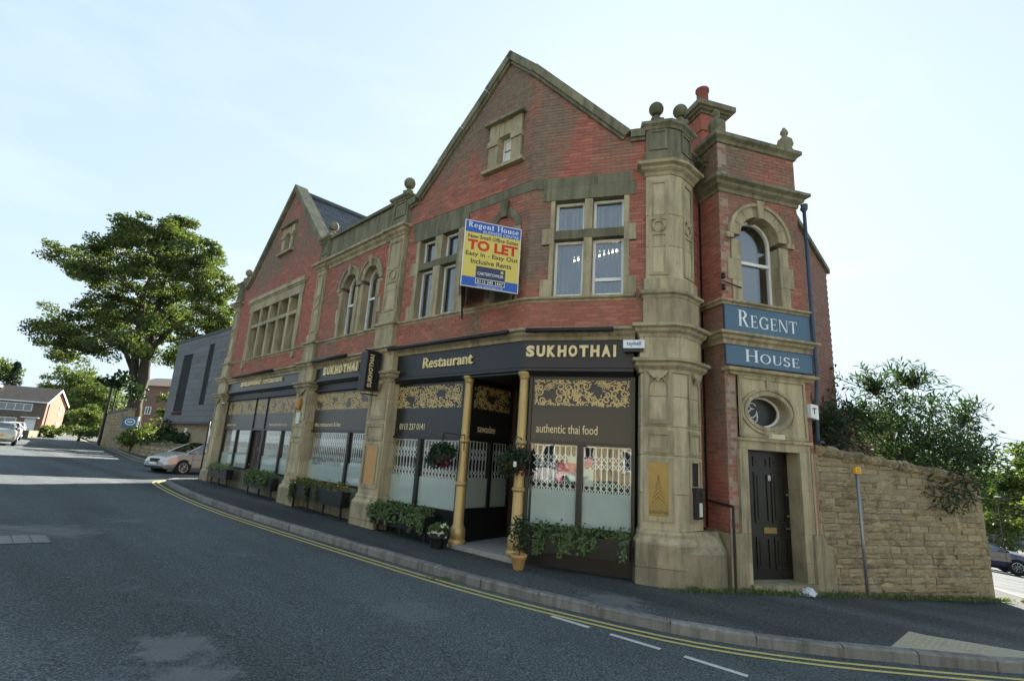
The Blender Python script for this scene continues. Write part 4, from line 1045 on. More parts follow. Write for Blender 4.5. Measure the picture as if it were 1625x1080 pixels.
def fit2d(geo, u0, u1, z0, z1):
    v, f, a0, a1, b0, b1 = geo
    return [(u0 + (x - a0) / max(1e-6, a1 - a0) * (u1 - u0), z0 + (y - b0) / max(1e-6, b1 - b0) * (z1 - z0)) for x, y in v], f
def text(fr, s, u0, u1, z0, z1, d0, d1, mat, parent, bold=0.0, spacing=1.0, shear=0.0, name='lettering'):
    v, f = fit2d(text_geo(s, bold, spacing, shear), u0, u1, z0, z1)
    return solid2d(fr, v, f, d0, d1).build(name, mat, parent)
# a small roman letter set drawn with strokes
def serif_geo(s, small=.78, boldk=1.0):
    v = []; f = []; x = 0.0
    TK, TN = .15 * boldk, .055 * boldk
    def quad(p): b = len(v); v.extend(p); f.append((b, b + 1, b + 2, b + 3))
    def bar(x0, y0, x1, y1): quad([(x0, y0), (x1, y0), (x1, y1), (x0, y1)])
    def diag(x0, y0, x1, y1, w): quad([(x0 - w / 2, y0), (x0 + w / 2, y0), (x1 + w / 2, y1), (x1 - w / 2, y1)])
    def arc(cx, cy, rx, ry, a0, a1, wv, wh, n=14):
        for i in range(n):
            q = []
            for t, k in ((a0 + (a1 - a0) * i / n, 1), (a0 + (a1 - a0) * (i + 1) / n, 1), (a0 + (a1 - a0) * (i + 1) / n, 0), (a0 + (a1 - a0) * i / n, 0)):
                c, sn = math.cos(rad(t)), math.sin(rad(t)); w = wh + (wv - wh) * abs(c)
                q.append((cx + (rx - (0 if k else w)) * c, cy + (ry - (0 if k else w)) * sn))
            quad(q)
    SE = .07
    def stem(X, y0, y1, w, sb=1, st=1):
        bar(X, y0, X + w, y1)
        if sb: bar(X - SE, y0, X + w + SE, y0 + .035)
        if st: bar(X - SE, y1 - .035, X + w + SE, y1)
    for ch in s:
        k0 = len(v); h = 1.0
        if ch == ' ': x += .42; continue
        if ch == 'R': stem(.07, 0, 1, TK); arc(.30, .74, .30, .26, -90, 90, TK, TN); bar(.2, .945, .32, 1); bar(.2, .48, .32, .535); diag(.62, 0, .36, .5, TK); bar(.5, 0, .76, .035); wd = .76
        elif ch == 'E': stem(.07, 0, 1, TK); bar(.2, .945, .6, 1); bar(.2, 0, .62, .055); bar(.2, .475, .48, .53); bar(.56, .8, .6, 1); bar(.58, 0, .62, .2); bar(.44, .40, .48, .60); wd = .66
        elif ch == 'G': arc(.45, .5, .45, .52, 40, 320, TK, TN); bar(.66, .05, .66 + TK, .42); bar(.56, .40, .88, .44); bar(.76, .76, .80, .98); wd = .88
        elif ch == 'N': stem(.07, 0, 1, TN, 1, 1); stem(.74, 0, 1, TN, 0, 1); diag(.72, 0, .13, 1, TK); wd = .86
        elif ch == 'T': stem(.30, 0, 1, TK, 1, 0); bar(.0, .945, .75, 1); bar(0, .78, .04, 1); bar(.71, .78, .75, 1); wd = .75
        elif ch == 'H': stem(.07, 0, 1, TK); stem(.62, 0, 1, TK); bar(.2, .475, .65, .53); wd = .84
        elif ch == 'O': arc(.45, .5, .45, .52, 0, 360, TK, TN, 24); wd = .90
        elif ch == 'U': stem(.07, .3, 1, TK, 0, 1); stem(.66, .3, 1, TN, 0, 1); arc(.395, .32, .325, .34, 180, 360, TK * .8, TN); wd = .80
        elif ch == 'S': arc(.28, .74, .27, .28, 20, 270, TK, TN * 1.3); arc(.28, .26, .28, .28, -160, 90, TK, TN * 1.3); bar(.50, .76, .535, .98); bar(.0, .02, .035, .24); wd = .58
        elif ch in 'egntous': 
            xh = .66
            if ch == 'e': arc(.27, xh / 2, .27, xh / 2 + .01, 0, 320, TK, TN); bar(.08, xh / 2 - .02, .52, xh / 2 + .03); wd = .55
            elif ch == 'o': arc(.29, xh / 2, .29, xh / 2 + .01, 0, 360, TK, TN, 20); wd = .58
            elif ch == 'n': stem(.05, 0, xh, TK, 1, 0); stem(.40, 0, xh * .7, TK, 1, 0); arc(.33, xh * .62, .22, xh * .40, 0, 170, TK, TN); wd = .62
            elif ch == 'u': stem(.05, xh * .3, xh, TK, 0, 0); stem(.40, 0, xh, TK, 1, 0); arc(.26, xh * .35, .21, xh * .37, 180, 350, TK, TN); bar(-.02, xh - .035, .1, xh); wd = .62
            elif ch == 't': stem(.10, 0, .9, TK, 0, 0); bar(0, xh - .05, .38, xh); bar(.2, 0, .38, .05); wd = .38
            elif ch == 's': arc(.20, xh * .73, .19, xh * .28, 20, 270, TK, TN * 1.3); arc(.20, xh * .27, .20, xh * .28, -160, 90, TK, TN * 1.3); wd = .42
            elif ch == 'g': arc(.27, xh * .62, .26, xh * .40, 0, 360, TK, TN, 18); arc(.27, -.10, .27, .17, 0, 360, TK, TN, 18); bar(.42, xh - .08, .58, xh); bar(.06, .04, .16, .2); wd = .58
        else: wd = .3
        sc = 1.0
        if small and x > 0 and ch.isupper() and small < 1: sc = small
        for i in range(k0, len(v)): v[i] = (x + v[i][0] * sc, v[i][1] * sc)
        x += wd * sc + .10
    xs = [p[0] for p in v]; ys = [p[1] for p in v]
    return v, f, min(xs), max(xs), min(ys), max(ys)
def serif(fr, s, u0, u1, z0, z1, d0, d1, mat, parent, small=.78, boldk=1.0):
    v, f = fit2d(serif_geo(s, small, boldk), u0, u1, z0, z1)
    m = MB(); m.raw([fr.P(u, d1, z) for u, z in v], f); return m.build('lettering', mat, parent)

# gold scrollwork print
def scroll(fr, u0, u1, z0, z1, d, parent, seed, big=.135):
    rr = random.Random(seed); m = MB()
    def inside(p): return u0 <= p[0] <= u1 and z0 <= p[1] <= z1
    lay = [0]
    def ribbon(pts, ws):
        lay[0] += 1; dd = d + (lay[0] % 40) * .00005
        L = []; Rr = []
        for i, p in enumerate(pts):
            a, b = pts[max(0, i - 1)], pts[min(len(pts) - 1, i + 1)]; dx, dy = b[0] - a[0], b[1] - a[1]; l = math.hypot(dx, dy) or 1
            L.append((p[0] - dy / l * ws[i], p[1] + dx / l * ws[i])); Rr.append((p[0] + dy / l * ws[i], p[1] - dx / l * ws[i]))
        for i in range(len(pts) - 1):
            q = (L[i], L[i + 1], Rr[i + 1], Rr[i])
            if all(inside(p) for p in q): m.raw([fr.P(a, dd, b) for a, b in q], [(0, 1, 2, 3)])
    def spiral(cx, cy, R, a0, turns, w, sgn):
        n = int(14 * turns); pts = []; ws = []
        for i in range(n + 1):
            t = i / n; r = R * (1 - .85 * t); a = a0 + sgn * turns * 2 * math.pi * t; pts.append((cx + r * math.cos(a), cy + r * math.sin(a))); ws.append(w * (.45 + .75 * math.sin(math.pi * min(1, t * 1.1 + .1))))
        ribbon(pts, ws)
    def leaf(cx, cy, l, a, w):
        n = 8; pts = [(cx + l * (i / n) * math.cos(a + .5 * i / n), cy + l * (i / n) * math.sin(a + .5 * i / n)) for i in range(n + 1)]
        ribbon(pts, [max(.001, w * math.sin(math.pi * (i / n) ** .7)) for i in range(n + 1)])
    nx = max(2, int((u1 - u0) / (big * .88))); nz = max(2, int((z1 - z0) / (big * .88)))
    voids = [(u0 + (u1 - u0) * (i + .5 + rr.uniform(-.2, .2)) / max(1, int((u1 - u0) / .75)), z0 + (z1 - z0) * rr.uniform(.35, .7)) for i in range(max(1, int((u1 - u0) / .75)))]
    for i in range(nx + 1):
        for j in range(nz + 1):
            x = u0 + (u1 - u0) * (i + rr.uniform(-.25, .25)) / nx; y = z0 + (z1 - z0) * (j + rr.uniform(-.25, .25)) / nz
            if any(math.hypot((x - a) / 1.15, y - b) < big * 1.05 for a, b in voids): continue
            R = big * rr.uniform(.38, .62); sg = rr.choice((-1, 1)); a0 = rr.uniform(0, 6.28)
            spiral(x, y, R, a0, rr.uniform(1.1, 1.7), big * .085, sg)
            for k in range(3): a = rr.uniform(0, 6.28); leaf(x + R * math.cos(a), y + R * math.sin(a), big * rr.uniform(.35, .6), a + rr.uniform(-.9, .9), big * .10)
    for a, b in voids:      # open crescents with concentric gold arcs
        s = rr.choice((-1, 1)); st = rr.uniform(0, 3)
        for k in range(4):
            r = big * (.55 + .22 * k); pts = []; n = 16
            for i in range(n + 1): t = st + s * (1.9 * i / n - .3); pts.append((a + 1.1 * r * math.cos(t), b + r * math.sin(t)))
            ribbon(pts, [big * .06 * math.sin(math.pi * min(.97, max(.03, i / n))) + .002 for i in range(n + 1)])
    return m.build('gold_scrollwork', MT['gold_print'], parent)

def grille(fr, u0, u1, z0, z1, d, parent, pitch=.105):
    m = MB(); n = max(2, round((u1 - u0) / pitch)); us = [u0 + (u1 - u0) * i / n for i in range(n + 1)]
    for u in us: m.box(fr, u - .011, u + .011, d - .012, d, z0, z1)
    m.box(fr, u0, u1, d - .014, d + .002, z1 - .02, z1)
    def bars(a, za, b, zb):
        dx, dz = b - a, zb - za; l = math.hypot(dx, dz); px, pz = -dz / l * .007, dx / l * .007
        m.polyfr(fr, [(a + px, za + pz), (b + px, zb + pz), (b - px, zb - pz), (a - px, za - pz)], d + .004, d + .009)
    for zc, hh in ((z1 - .28, .125), (z1 - .72, .125), (z1 - 1.16, .125)):
        if zc - hh < z0: continue
        for i in range(n):
            for k in (0, 1):
                za, zb = zc - hh + k * hh, zc + k * hh; bars(us[i], za, us[i + 1], zb); bars(us[i], zb, us[i + 1], za)
    return m.build('security_grille', MT['white_paint'], parent)

def shop(fr, u0, u1, muls, zt, zp, zb, zfrost, d=-.2, panel='black_panel', fil=(1.01, 1.5), seed=1, door=None, grille_on=True, riser_mat='stone_dark', zg=-1.9, gl=None):
    m = MB(); w = .06
    m.box(fr, u0, u0 + w, d - .08, d + .03, zb, zt); m.box(fr, u1 - w, u1, d - .08, d + .03, zb, zt); m.box(fr, u0 + w, u1 - w, d - .08, d + .03, zb, zb + .05); m.box(fr, u0 + w, u1 - w, d - .08, d + .032, zp - .045, zp + .01)
    for c, ww in muls: m.box(fr, c - ww / 2, c + ww / 2, d - .08, d + .028, zb + .05, zp - .045)
    s = m.build('shopfront', MT['black'], BLD)
    m = MB(); m.box(fr, u0 + w, u1 - w, d - .04, d, zp + .01, zt); m.build('print_panel', MT[panel], s)
    if fil: scroll(fr, u0 + w + .03, u1 - w - .03, fil[0], fil[1], d + .003, s, seed)
    edges = [u0 + w] + [x for c, ww in muls for x in (c - ww / 2, c + ww / 2)] + [u1 - w]
    if gl: edges = gl
    for i in range(0, len(edges), 2):
        a, b = edges[i], edges[i + 1]
        m = MB(); m.box(fr, a, b, d - .03, d - .018, zb + .05, zp - .045); m.build('pane', MT['shop_glass'], s)
        m = MB(); m.box(fr, a, b, d - .045, d - .036, zb + .05, zfrost); m.build('frosted_film', MT['frost'], s)
        if grille_on: grille(fr, a + .02, b - .02, zb + .1, zp - .06, d - .09, s)
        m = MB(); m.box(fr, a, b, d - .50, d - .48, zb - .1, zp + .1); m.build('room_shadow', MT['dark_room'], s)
    m = MB(); m.box(fr, u0, u1, d - .1, d + .02, zg - .3, zb); m.build('stall_riser', MT[riser_mat], s)
    return s
# bay A1, A2
zga = gpl(FA, 3.5)
s1 = shop(FA, .30, 6.95, [(1.80, .09), (3.30, .14), (4.40, .14), (5.95, .10)], 1.55, .47, -.95, -.42, seed=11, fil=None, zg=zga, panel='brown_sheen', gl=[.36, 1.755, 1.845, 3.23, 4.47, 5.90, 6.0, 6.89])
for a, b, sd_ in ((.42, 3.25, 21), (3.42, 4.3, 22), (4.5, 6.88, 23)): scroll(FA, a, b, 1.0, 1.5, -.197, s1, sd_, .13)
m = MB(); 
for u in (3.33, 4.40): m.box(FA, u - .02, u + .02, -.2, -.165, .47, 1.55)
m.build('panel_joint', MT['black'], s1)
m = MB(); m.box(FA, 3.37, 4.33, -.34, -.28, zga - .02, .43); dA = m.build('door', MT['door_wood'], BLD)
for a, b in ((3.44, 3.80), (3.90, 4.26)):
    for z0, z1 in ((-1.4, -.85), (-.78, -.25), (-.18, .38)): m = MB(); strips(m, FA, a, b, z0, z1, -.281, -.262, .05); m.build('panel', MT['door_wood'], dA)
m = MB(); m.lathe(FA.P(3.45, -.24, -.75), ballprof(.035, 0, 6), 8); m.build('handle', MT['brass'], dA, True)
text(FA, 'www.sukhothai.co.uk', 4.75, 6.2, .58, .67, -.2, -.196, MT['gold_letter'], s1); text(FA, 'restaurant & bar', .5, 1.55, .58, .66, -.2, -.196, MT['gold_letter'], s1)
zga2 = gpl(FA, 9.8)
s2 = shop(FA, 8.0, 11.42, [(10.28, .11)], 1.55, .45, -.95, -.38, seed=31, fil=(1.02, 1.5), zg=zga2, panel='brown_sheen')
text(FA, 'thai restaurant & bar', 8.2, 9.75, .56, .68, -.2, -.196, MT['gold_letter'], s2)
text(FA, 'SUKHOTHAI', 8.3, 9.9, -.50, -.28, -.233, -.23, MT['grey_metal'], s2, .02)
zgc = gpl(FC, 1.4)
s3 = shop(FC, .36, 2.72, [(1.40, .10)], 1.56, .35, -1.15, -.5, seed=41, fil=(.98, 1.5), zg=zgc, riser_mat='black')
text(FC, '0113 237 0141', .62, 1.50, .50, .64, -.2, -.195, MT['gold_letter'], s3)
zgb = gpl(FB, 1.2)
s4 = shop(FB, .16, 2.12, [(1.155, .10)], 1.56, .35, -1.15, -.5, seed=51, fil=(1.0, 1.5), zg=zgb, riser_mat='black')
text(FB, 'authentic thai food', .32, 1.46, .50, .66, -.2, -.195, MT['gold_letter'], s4)
def notice(u0, u1, z0, z1, mat): m = MB(); m.box(FB, u0, u1, -.245, -.24, z0, z1); m.build('notice', MT[mat], s4)
notice(.74, 1.08, -.19, -.02, 'red_print'); notice(.92, 1.08, -.36, -.24, 'green_print'); notice(.73, .84, -.36, -.22, 'pink_print'); notice(.93, 1.08, -.02, .10, 'paper'); notice(1.24, 1.40, -.40, -.10, 'paper')
m = MB(); m.lathe(FB.P(1.32, -.242, .02), ballprof(.075, 0, 8), 14)
for i in range(len(m.v)): pass
def disc(fr, u, z, r, d, mat, parent, n=18, name='notice'):
    m = MB(); m.polyfr(fr, [(u + r * math.cos(2 * math.pi * i / n), z + r * math.sin(2 * math.pi * i / n)) for i in range(n)], d - .004, d); return m.build(name, MT[mat], parent)
disc(FB, 1.31, .02, .075, -.238, 'pink_print', s4)
for i in range(3): disc(FB, .80 + .11 * i, -.10, .042, -.237, 'pink_print', s4)
# fascias
def infill(fr, u0, u1, z0, z1): m = MB(); m.box(fr, u0, u1, -.3, -.14, z0, z1); m.box(fr, u0, u1, -.3, -.10, z0, z0 + .05); m.build('fascia_infill', MT['iron'], BLD)
infill(FA, .3, 7.1, 1.55, 1.80); infill(FA, 8.0, 11.44, 1.55, 1.80)
def fascia(path, z0, z1, name='fascia'):
    m = MB(); m.sweep(path, [(-.3, z0), (.0, z0), (.0, z1), (-.3, z1)]); f = m.build(name, MT['black'], BLD)
    m = MB(); m.sweep(path, [(-.3, z0 - .16), (-.02, z0 - .16), (.02, z0 - .10), (.05, z0 - .09), (.05, z0 - .04), (.02, z0 - .02), (.02, z0 - .002), (-.3, z0 - .002)]); m.build('fascia_moulding', MT['black'], f)
    return f
fascia([FC.xy(.3, -.06), off_path(PCB, -.06)[1], FB.xy(2.1, -.06)], 1.72, 2.24)
fascia([FA.xy(.2, -.06), FA.xy(7.15, -.06)], 1.93, 2.30); fascia([FA.xy(8.02, -.06), FA.xy(11.46, -.06)], 1.93, 2.30)
fs = thing('fascia_sign', 'nine heavy raised gold capitals on black fascia beside the corner pilaster', 'sign', FB.P(1, -.05, 1.9))
u0 = FB.px(833, 555)[0]; u1 = FB.px(980, 550)[0]
GOLD_SK = 'SUKHOTHAI'
def chunky(fr, s, u0, u1, z0, z1, d0, d1, parent, k=.055):
    """heavy display capitals, one mesh for each letter"""
    n = len(s); ws = [.5 if c == 'I' else 1.0 for c in s]; tot = sum(ws); x = u0
    for c, w in zip(s, ws):
        a = (u1 - u0) * w / tot; g = a * (.26 if c == 'I' else .10)
        text(fr, c, x + g, x + a - g, z0, z1, d0, d1, MT['gold_letter'], parent, k, name='letter'); x += a
chunky(FB, GOLD_SK, u0, u1, 1.90, 2.12, -.06, -.015, fs)
fs = thing('fascia_sign', 'raised gold lettering reading Restaurant on black fascia above the phone number panel', 'sign', FC.P(2, -.05, 1.9))
text(FC, 'Restaurant', FC.px(671, 570)[0], FC.px(749, 562)[0], 1.86, 2.10, -.06, -.015, MT['gold_letter'], fs, .012)
fs = thing('fascia_sign', 'raised gold capitals on short fascia beside the projecting box sign', 'sign', FA.P(9.5, -.05, 2.05))
chunky(FA, GOLD_SK, FA.px(511, 592)[0], FA.px(567, 580)[0], 2.0, 2.24, -.06, -.015, fs)
fs = thing('fascia_sign', 'raised gold name and restaurant lettering on long fascia over the wooden door', 'sign', FA.P(3, -.05, 2.05))
uu0, uu1 = FA.px(381, 611)[0], FA.px(446, 603)[0]
chunky(FA, GOLD_SK, uu0, uu0 + (uu1 - uu0) * .52, 2.02, 2.2, -.06, -.015, fs); text(FA, 'restaurant', uu0 + (uu1 - uu0) * .56, uu1, 2.02, 2.19, -.06, -.015, MT['gold_letter'], fs)
# gold columns of the entrance
def column(x, y, zb, zt):
    m = MB(); H = zt - zb
    pr = [(.15, 0), (.15, .30), (.125, .34), (.105, .38), (.098, H * .36), (.097, H * .36 + .01)]
    m.lathe((x, y, zb), pr + [(.088, H * .62), (.082, H - .20), (.082, H - .12)], 18); c = m.build('column', MT['gold'], BLD, True)
    for zz, r in ((H * .345, .118), (H * .60, .105)): m = MB(); m.lathe((x, y, zb + zz), [(.09, -.05), (r, -.03), (r + .01, 0), (r, .03), (.085, .05)], 18); m.build('column_ring', MT['gold'], c, True)
    m = MB(); m.lathe((x, y, zt - .14), [(.085, 0), (.10, .02), (.095, .05), (.13, .10), (.135, .14)], 18); m.build('capital', MT['gold'], c, True)
    m = MB(); m.lathe((x, y, zb - .02), [(.17, 0), (.17, .10), (.15, .13)], 18); m.build('base', MT['gold'], c, True)
cxl = FC.xy(2.86, -.14); cxr = FB.xy(.06, -.14)
column(*cxl, -1.70, 1.62); column(*cxr, -1.68, 1.62)
# recessed entrance: splayed screen, dark door, floor
FE = Frame(cxl[0] + .04, cxl[1] + .16, *azd(40.0))
m = MB(); EW = 1.42
for a, b in ((0, .06), (.72, .80), (EW - .06, EW)): m.box(FE, a, b, -.05, .02, -1.68, .35)
m.box(FE, 0, EW, -.05, .024, .33, .40); m.box(FE, 0, EW, -.05, .022, -1.10, -1.04); se = m.build('shopfront', MT['black'], BLD)
m = MB(); m.box(FE, 0, EW, -.04, .0, .40, 1.56); m.build('print_panel', MT['black_panel'], se); scroll(FE, .1, EW - .1, .98, 1.5, .003, se, 61)
text(FE, 'sawadee', .28, .85, .50, .66, 0, .004, MT['gold_letter'], se)
m = MB(); m.box(FE, .0, EW, -.045, .012, -1.70, -1.10); m.build('stall_riser', MT['black'], se)
for a, b in ((.06, .72), (.80, EW - .06)):
    m = MB(); m.box(FE, a, b, -.02, -.01, -1.04, .33); m.build('pane', MT['shop_glass'], se); m = MB(); m.box(FE, a, b, -.035, -.026, -1.04, -.45); m.build('frosted_film', MT['frost'], se); grille(FE, a + .02, b - .02, -1.0, .31, -.08, se)
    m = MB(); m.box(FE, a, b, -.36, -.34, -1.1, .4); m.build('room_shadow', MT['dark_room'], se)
ex, ey = FE.xy(EW); FD = Frame(ex, ey, 1.0 - ex, 11.0 - ey); dl_ = math.hypot(1.0 - ex, 11.0 - ey)
m = MB(); m.box(FD, 0, dl_, -.1, 0, -1.68, 1.6); sd2 = m.build('door', MT['door_wood'], BLD)
for a in (.1, .56):
    for z0, z1 in ((-1.5, -.7), (-.6, .35), (.45, 1.3)): m = MB(); strips(m, FD, a, a + .38, z0, z1, .0, .02, .05); m.build('panel', MT['door_wood'], sd2)
x2, y2 = FD.xy(dl_); x3, y3 = FB.xy(.2, -.24); FG = Frame(x2, y2, x3 - x2, y3 - y2); gl_ = math.hypot(x3 - x2, y3 - y2)
m = MB(); m.box(FG, 0, gl_, -.08, 0, -1.68, 1.6); m.build('shopfront_return', MT['black'], BLD)
m = MB(); m.prism([cxl, FE.xy(EW), FD.xy(dl_), cxr, FB.xy(.1, .02), FC.xy(CL, .02), FC.xy(2.75, .02)], -2.1, -1.675); m.build('entrance_floor', MT['concrete'], BLD)
m = MB(); m.prism([FC.xy(2.7, -.05), FE.xy(EW), FD.xy(dl_), FB.xy(.25, -.1), FC.xy(CL - .05, -.05)], 1.58, 1.66); m.build('entrance_ceiling', MT['black'], BLD)
# trough lights over the fascias
def trough(fr, u0, u1, lab, z=2.37, d=.17):
    t = thing('trough_light', lab, 'light fitting', fr.P((u0 + u1) / 2, d, z)); m = MB(); m.tube([fr.P(u0, d, z), fr.P(u1, d, z)], .045, 10); m.build('housing', MT['iron'], t, True)
    for u in (u0 + .15, u1 - .15): m = MB(); m.tube([fr.P(u, .0, z - .02), fr.P(u, d, z - .02)], .012, 6); m.build('arm', MT['iron'], t)
trough(FB, .12, 1.75, 'black tube light above the nine gold capitals next to the corner pilaster'); trough(FC, .35, 4.1, 'long dark tube light above the Restaurant lettering')
trough(FA, 1.35, 5.2, 'grey tube light over the long fascia above the wooden door', 2.40); trough(FA, 8.2, 10.2, 'grey tube light over the short fascia between two pilasters', 2.42)

# ---- blue REGENT / HOUSE boards
def blueboard(word, z0, z1, lab, tu):
    t = thing('sign_board', lab, 'sign', FT.P(1, .05, z0), 'blue boards on the tower'); m = MB(); m.box(FT, .02, 1.94, .0, .035, z0, z1); m.build('board', MT['sign_blue'], t)
    m = MB(); strips(m, FT, .0, 1.96, z0 - .012, z1 + .012, .0, .042, .018); m.build('edge_trim', MT['pipe_blue'], t)
    serif(FT, word, tu[0], tu[1], z0 + (z1 - z0) * .22, z0 + (z1 - z0) * .86, .035, .0385, MT['letter_white'], t, .76)
blueboard('REGENT', 2.50, 2.985, 'blue board with six white serif letters directly below the arched window', (.30, 1.63)); blueboard('HOUSE', 1.875, 2.235, 'blue board with five white serif letters directly above the doorway cornice', (.42, 1.62))

# ---- letting board
zt_ = FC.px(827, 365, .12)[1]; zb_ = FC.px(820, 466, .12)[1]; tr_ = FC.P(FC.px(827, 365, .12)[0], .12, 0); tl_ = atz(740, 348, zt_)
zt_ += .0; bw = math.hypot(tr_[0] - tl_.x, tr_[1] - tl_.y); FL = Frame(tl_.x, tl_.y, tr_[0] - tl_.x, tr_[1] - tl_.y); bh = zt_ - zb_
lb = thing('letting_board', 'blue and yellow TO LET board fixed to the brick wall on a splayed bracket', 'sign', FL.P(bw / 2, 0, zb_))
m = MB(); m.box(FL, 0, bw, -.03, 0, zb_, zt_); m.build('board', MT['bd_yellow'], lb)
def bz_(k): return zt_ - bh * k
m = MB(); m.box(FL, 0, bw, 0, .002, bz_(.175), zt_); m.build('top_band', MT['bd_blue'], lb); m = MB(); m.box(FL, 0, bw, 0, .002, zb_, bz_(.855)); m.build('bottom_band', MT['bd_blue'], lb)
m = MB(); strips(m, FL, -.008, bw + .008, zb_ - .008, zt_ + .008, -.032, .004, .014); m.build('edge_trim', MT['white_paint'], lb)
serif(FL, 'Regent House', bw * .05, bw * .96, bz_(.125), bz_(.015), .002, .004, MT['letter_white'], lb, 1.0, 1.25)
text(FL, 'BUSINESS CENTRE', bw * .32, bw * .97, bz_(.168), bz_(.122), .002, .004, MT['letter_white'], lb)
text(FL, 'New Small Office Suites', bw * .06, bw * .96, bz_(.265), bz_(.205), .0, .003, MT['bd_black'], lb, .012)
text(FL, 'TO LET', bw * .06, bw * .96, bz_(.445), bz_(.285), .0, .003, MT['bd_red'], lb, .045)
text(FL, 'Easy In - Easy Out', bw * .04, bw * .97, bz_(.555), bz_(.47), .0, .003, MT['bd_black'], lb, .012); text(FL, 'Inclusive Rents', bw * .14, bw * .86, bz_(.65), bz_(.575), .0, .003, MT['bd_black'], lb, .012)
m = MB(); m.box(FL, bw * .24, bw * .76, 0, .003, bz_(.86), bz_(.68)); m.build('agent_panel', MT['bd_navy'], lb)
text(FL, 'CARTERTOWLER', bw * .27, bw * .73, bz_(.81), bz_(.765), .003, .005, MT['letter_white'], lb, .01)
m = MB()
for k in range(4): a = rad(45 + 90 * k); m.box(FL, bw * .70 + .02 * math.cos(a) - .014, bw * .70 + .02 * math.cos(a) + .014, .003, .0045, bz_(.725) + .02 * math.sin(a) - .012, bz_(.725) + .02 * math.sin(a) + .012)
m.build('agent_emblem', MT['bd_yellow'], lb)
m = MB(); strips(m, FL, bw * .24, bw * .76, bz_(.945), bz_(.862), .002, .005, .012); m.build('number_frame', MT['letter_white'], lb); m = MB(); m.box(FL, bw * .25, bw * .75, .001, .003, bz_(.94), bz_(.867)); m.build('number_panel', MT['bd_black'], lb)
text(FL, '0113 245 1447', bw * .27, bw * .73, bz_(.928), bz_(.882), .003, .005, MT['letter_white'], lb, .01); text(FL, 'www.cartertowler.co.uk', bw * .27, bw * .73, bz_(.985), bz_(.958), .002, .004, MT['letter_white'], lb)
ul, dl2 = None, None
wx, wy = FC.xy(2.6, -.02); m = MB(); FL2 = Frame(wx, wy, tl_.x - wx, tl_.y - wy); l2 = math.hypot(tl_.x - wx, tl_.y - wy); m.box(FL2, 0, l2 - .02, -.03, -.005, zb_, zt_); m.build('back_board', MT['iron'], lb)
m = MB(); m.tube([FC.P(2.6, -.02, zb_ - .25), FL.P(.03, -.05, zb_ + .02)], .02, 6); m.tube([FC.P(4.0, -.02, zb_ - .02), FL.P(bw - .05, -.05, zb_)], .02, 6); m.build('bracket', MT['iron'], lb)

# ---- projecting box sign by pilaster P3
pu = 11.86; t = thing('projecting_sign', 'black box sign with vertical gold letters projecting from the stone pilaster', 'sign', FA.P(pu, .5, 1.3))
FPJ = Frame(*FA.xy(pu, .52), -FA.n[0], -FA.n[1])      # runs out from the wall; its face looks right along the street
m = MB(); m.box(FPJ, 0, .36, -.15, .15, 1.36, 2.28); m.build('box', MT['black'], t)
m = MB(); strips(m, FPJ, -.005, .365, 1.355, 2.285, .10, .156, .025); m.box(FPJ, -.008, .0, -.15, .15, 1.36, 2.28); m.build('edge_trim', MT['iron'], t)
v, f = fit2d(text_geo('SUKHOTHAI', .03, 1.08), 0, .78, 0, .11); v = [(.17 - z, 1.43 + u) for u, z in v]
solid2d(FPJ, v, f, .15, .16).build('lettering', MT['gold_letter'], t)
m = MB(); 
for z in (2.33, 1.28): m.tube([FPJ.P(.0, 0, z), FPJ.P(.50, 0, z)], .016, 6)
m.build('bracket', MT['iron'], t)

# ---- small fittings
def cctv(fr, u, d, z, lab):
    t = thing('security_camera', lab, 'camera', fr.P(u, d, z), 'dome cameras under the fascias'); x, y, _ = fr.P(u, d, z); m = MB(); m.lathe((x, y, z), [(.05, .06), (.055, .02), (.055, 0)], 12); m.build('mount', MT['white'], t, True); m = MB(); m.lathe((x, y, z - .005), ballprof(.05, 0, 8), 12); m.build('dome', MT['black'], t, True)
cctv(FA, 11.52, .12, 1.50, 'white dome camera on the pilaster beside the phone number panel'); cctv(FA, .42, .05, 1.42, 'white dome camera on the pilaster nearest the slate clad building'); 
t = thing('alarm_box', 'white alarm box with blue lettering on the fascia beside the corner pilaster', 'alarm box', FB.P(2.0, .1, 2.0))
ua, ub = FB.px(989, 548, .1)[0], FB.px(1023, 548, .1)[0]
m = MB(); m.box(FB, ua, ub, -.06, .12, 2.03, 2.18); m.build('case', MT['white'], t); m = MB(); m.box(FB, ua + .02, ub - .02, -.05, .10, 1.97, 2.03); m.build('base', MT['black'], t)
text(FB, 'taybell', ua + .06, ub - .06, 2.06, 2.15, .12, .123, MT['bd_blue'], t, .02)
t = thing('alarm_box', 'small white alarm box with the letter T on the tower corner', 'alarm box', FT.P(1.85, 0, .9))
m = MB(); m.polyfr(FT, [(1.76, 1.05), (1.93, 1.02), (1.93, 1.28), (1.76, 1.30)], -.02, .10); m.build('case', MT['white'], t); text(FT, 'T', 1.79, 1.88, 1.12, 1.23, .1, .103, MT['bd_black'], t, .02)
t = thing('bulkhead_light', 'small white bulkhead light above the black panelled door', 'light fitting', FT.P(.95, .05, .6)); m = MB(); m.box(FT, .88, 1.17, .01, .07, .61, .69); m.build('diffuser', MT['cream'], t); m = MB(); m.box(FT, .87, 1.18, .0, .03, .60, .70); m.build('backplate', MT['white'], t)
t = thing('intercom', 'grey door entry keypad on the reveal of the black door', 'intercom', FT.P(oR, -.2, -.4)); m = MB(); m.box(FT, uR + .02, uR + .13, -.28, -.24, -.52, -.33); m.build('case', MT['grey_metal'], t); m = MB()
for i in range(3):
    for j in range(3): m.box(FT, uR + .035 + .03 * i, uR + .055 + .03 * i, -.24, -.236, -.50 + .04 * j, -.475 + .04 * j)
m.build('keys', MT['iron'], t)
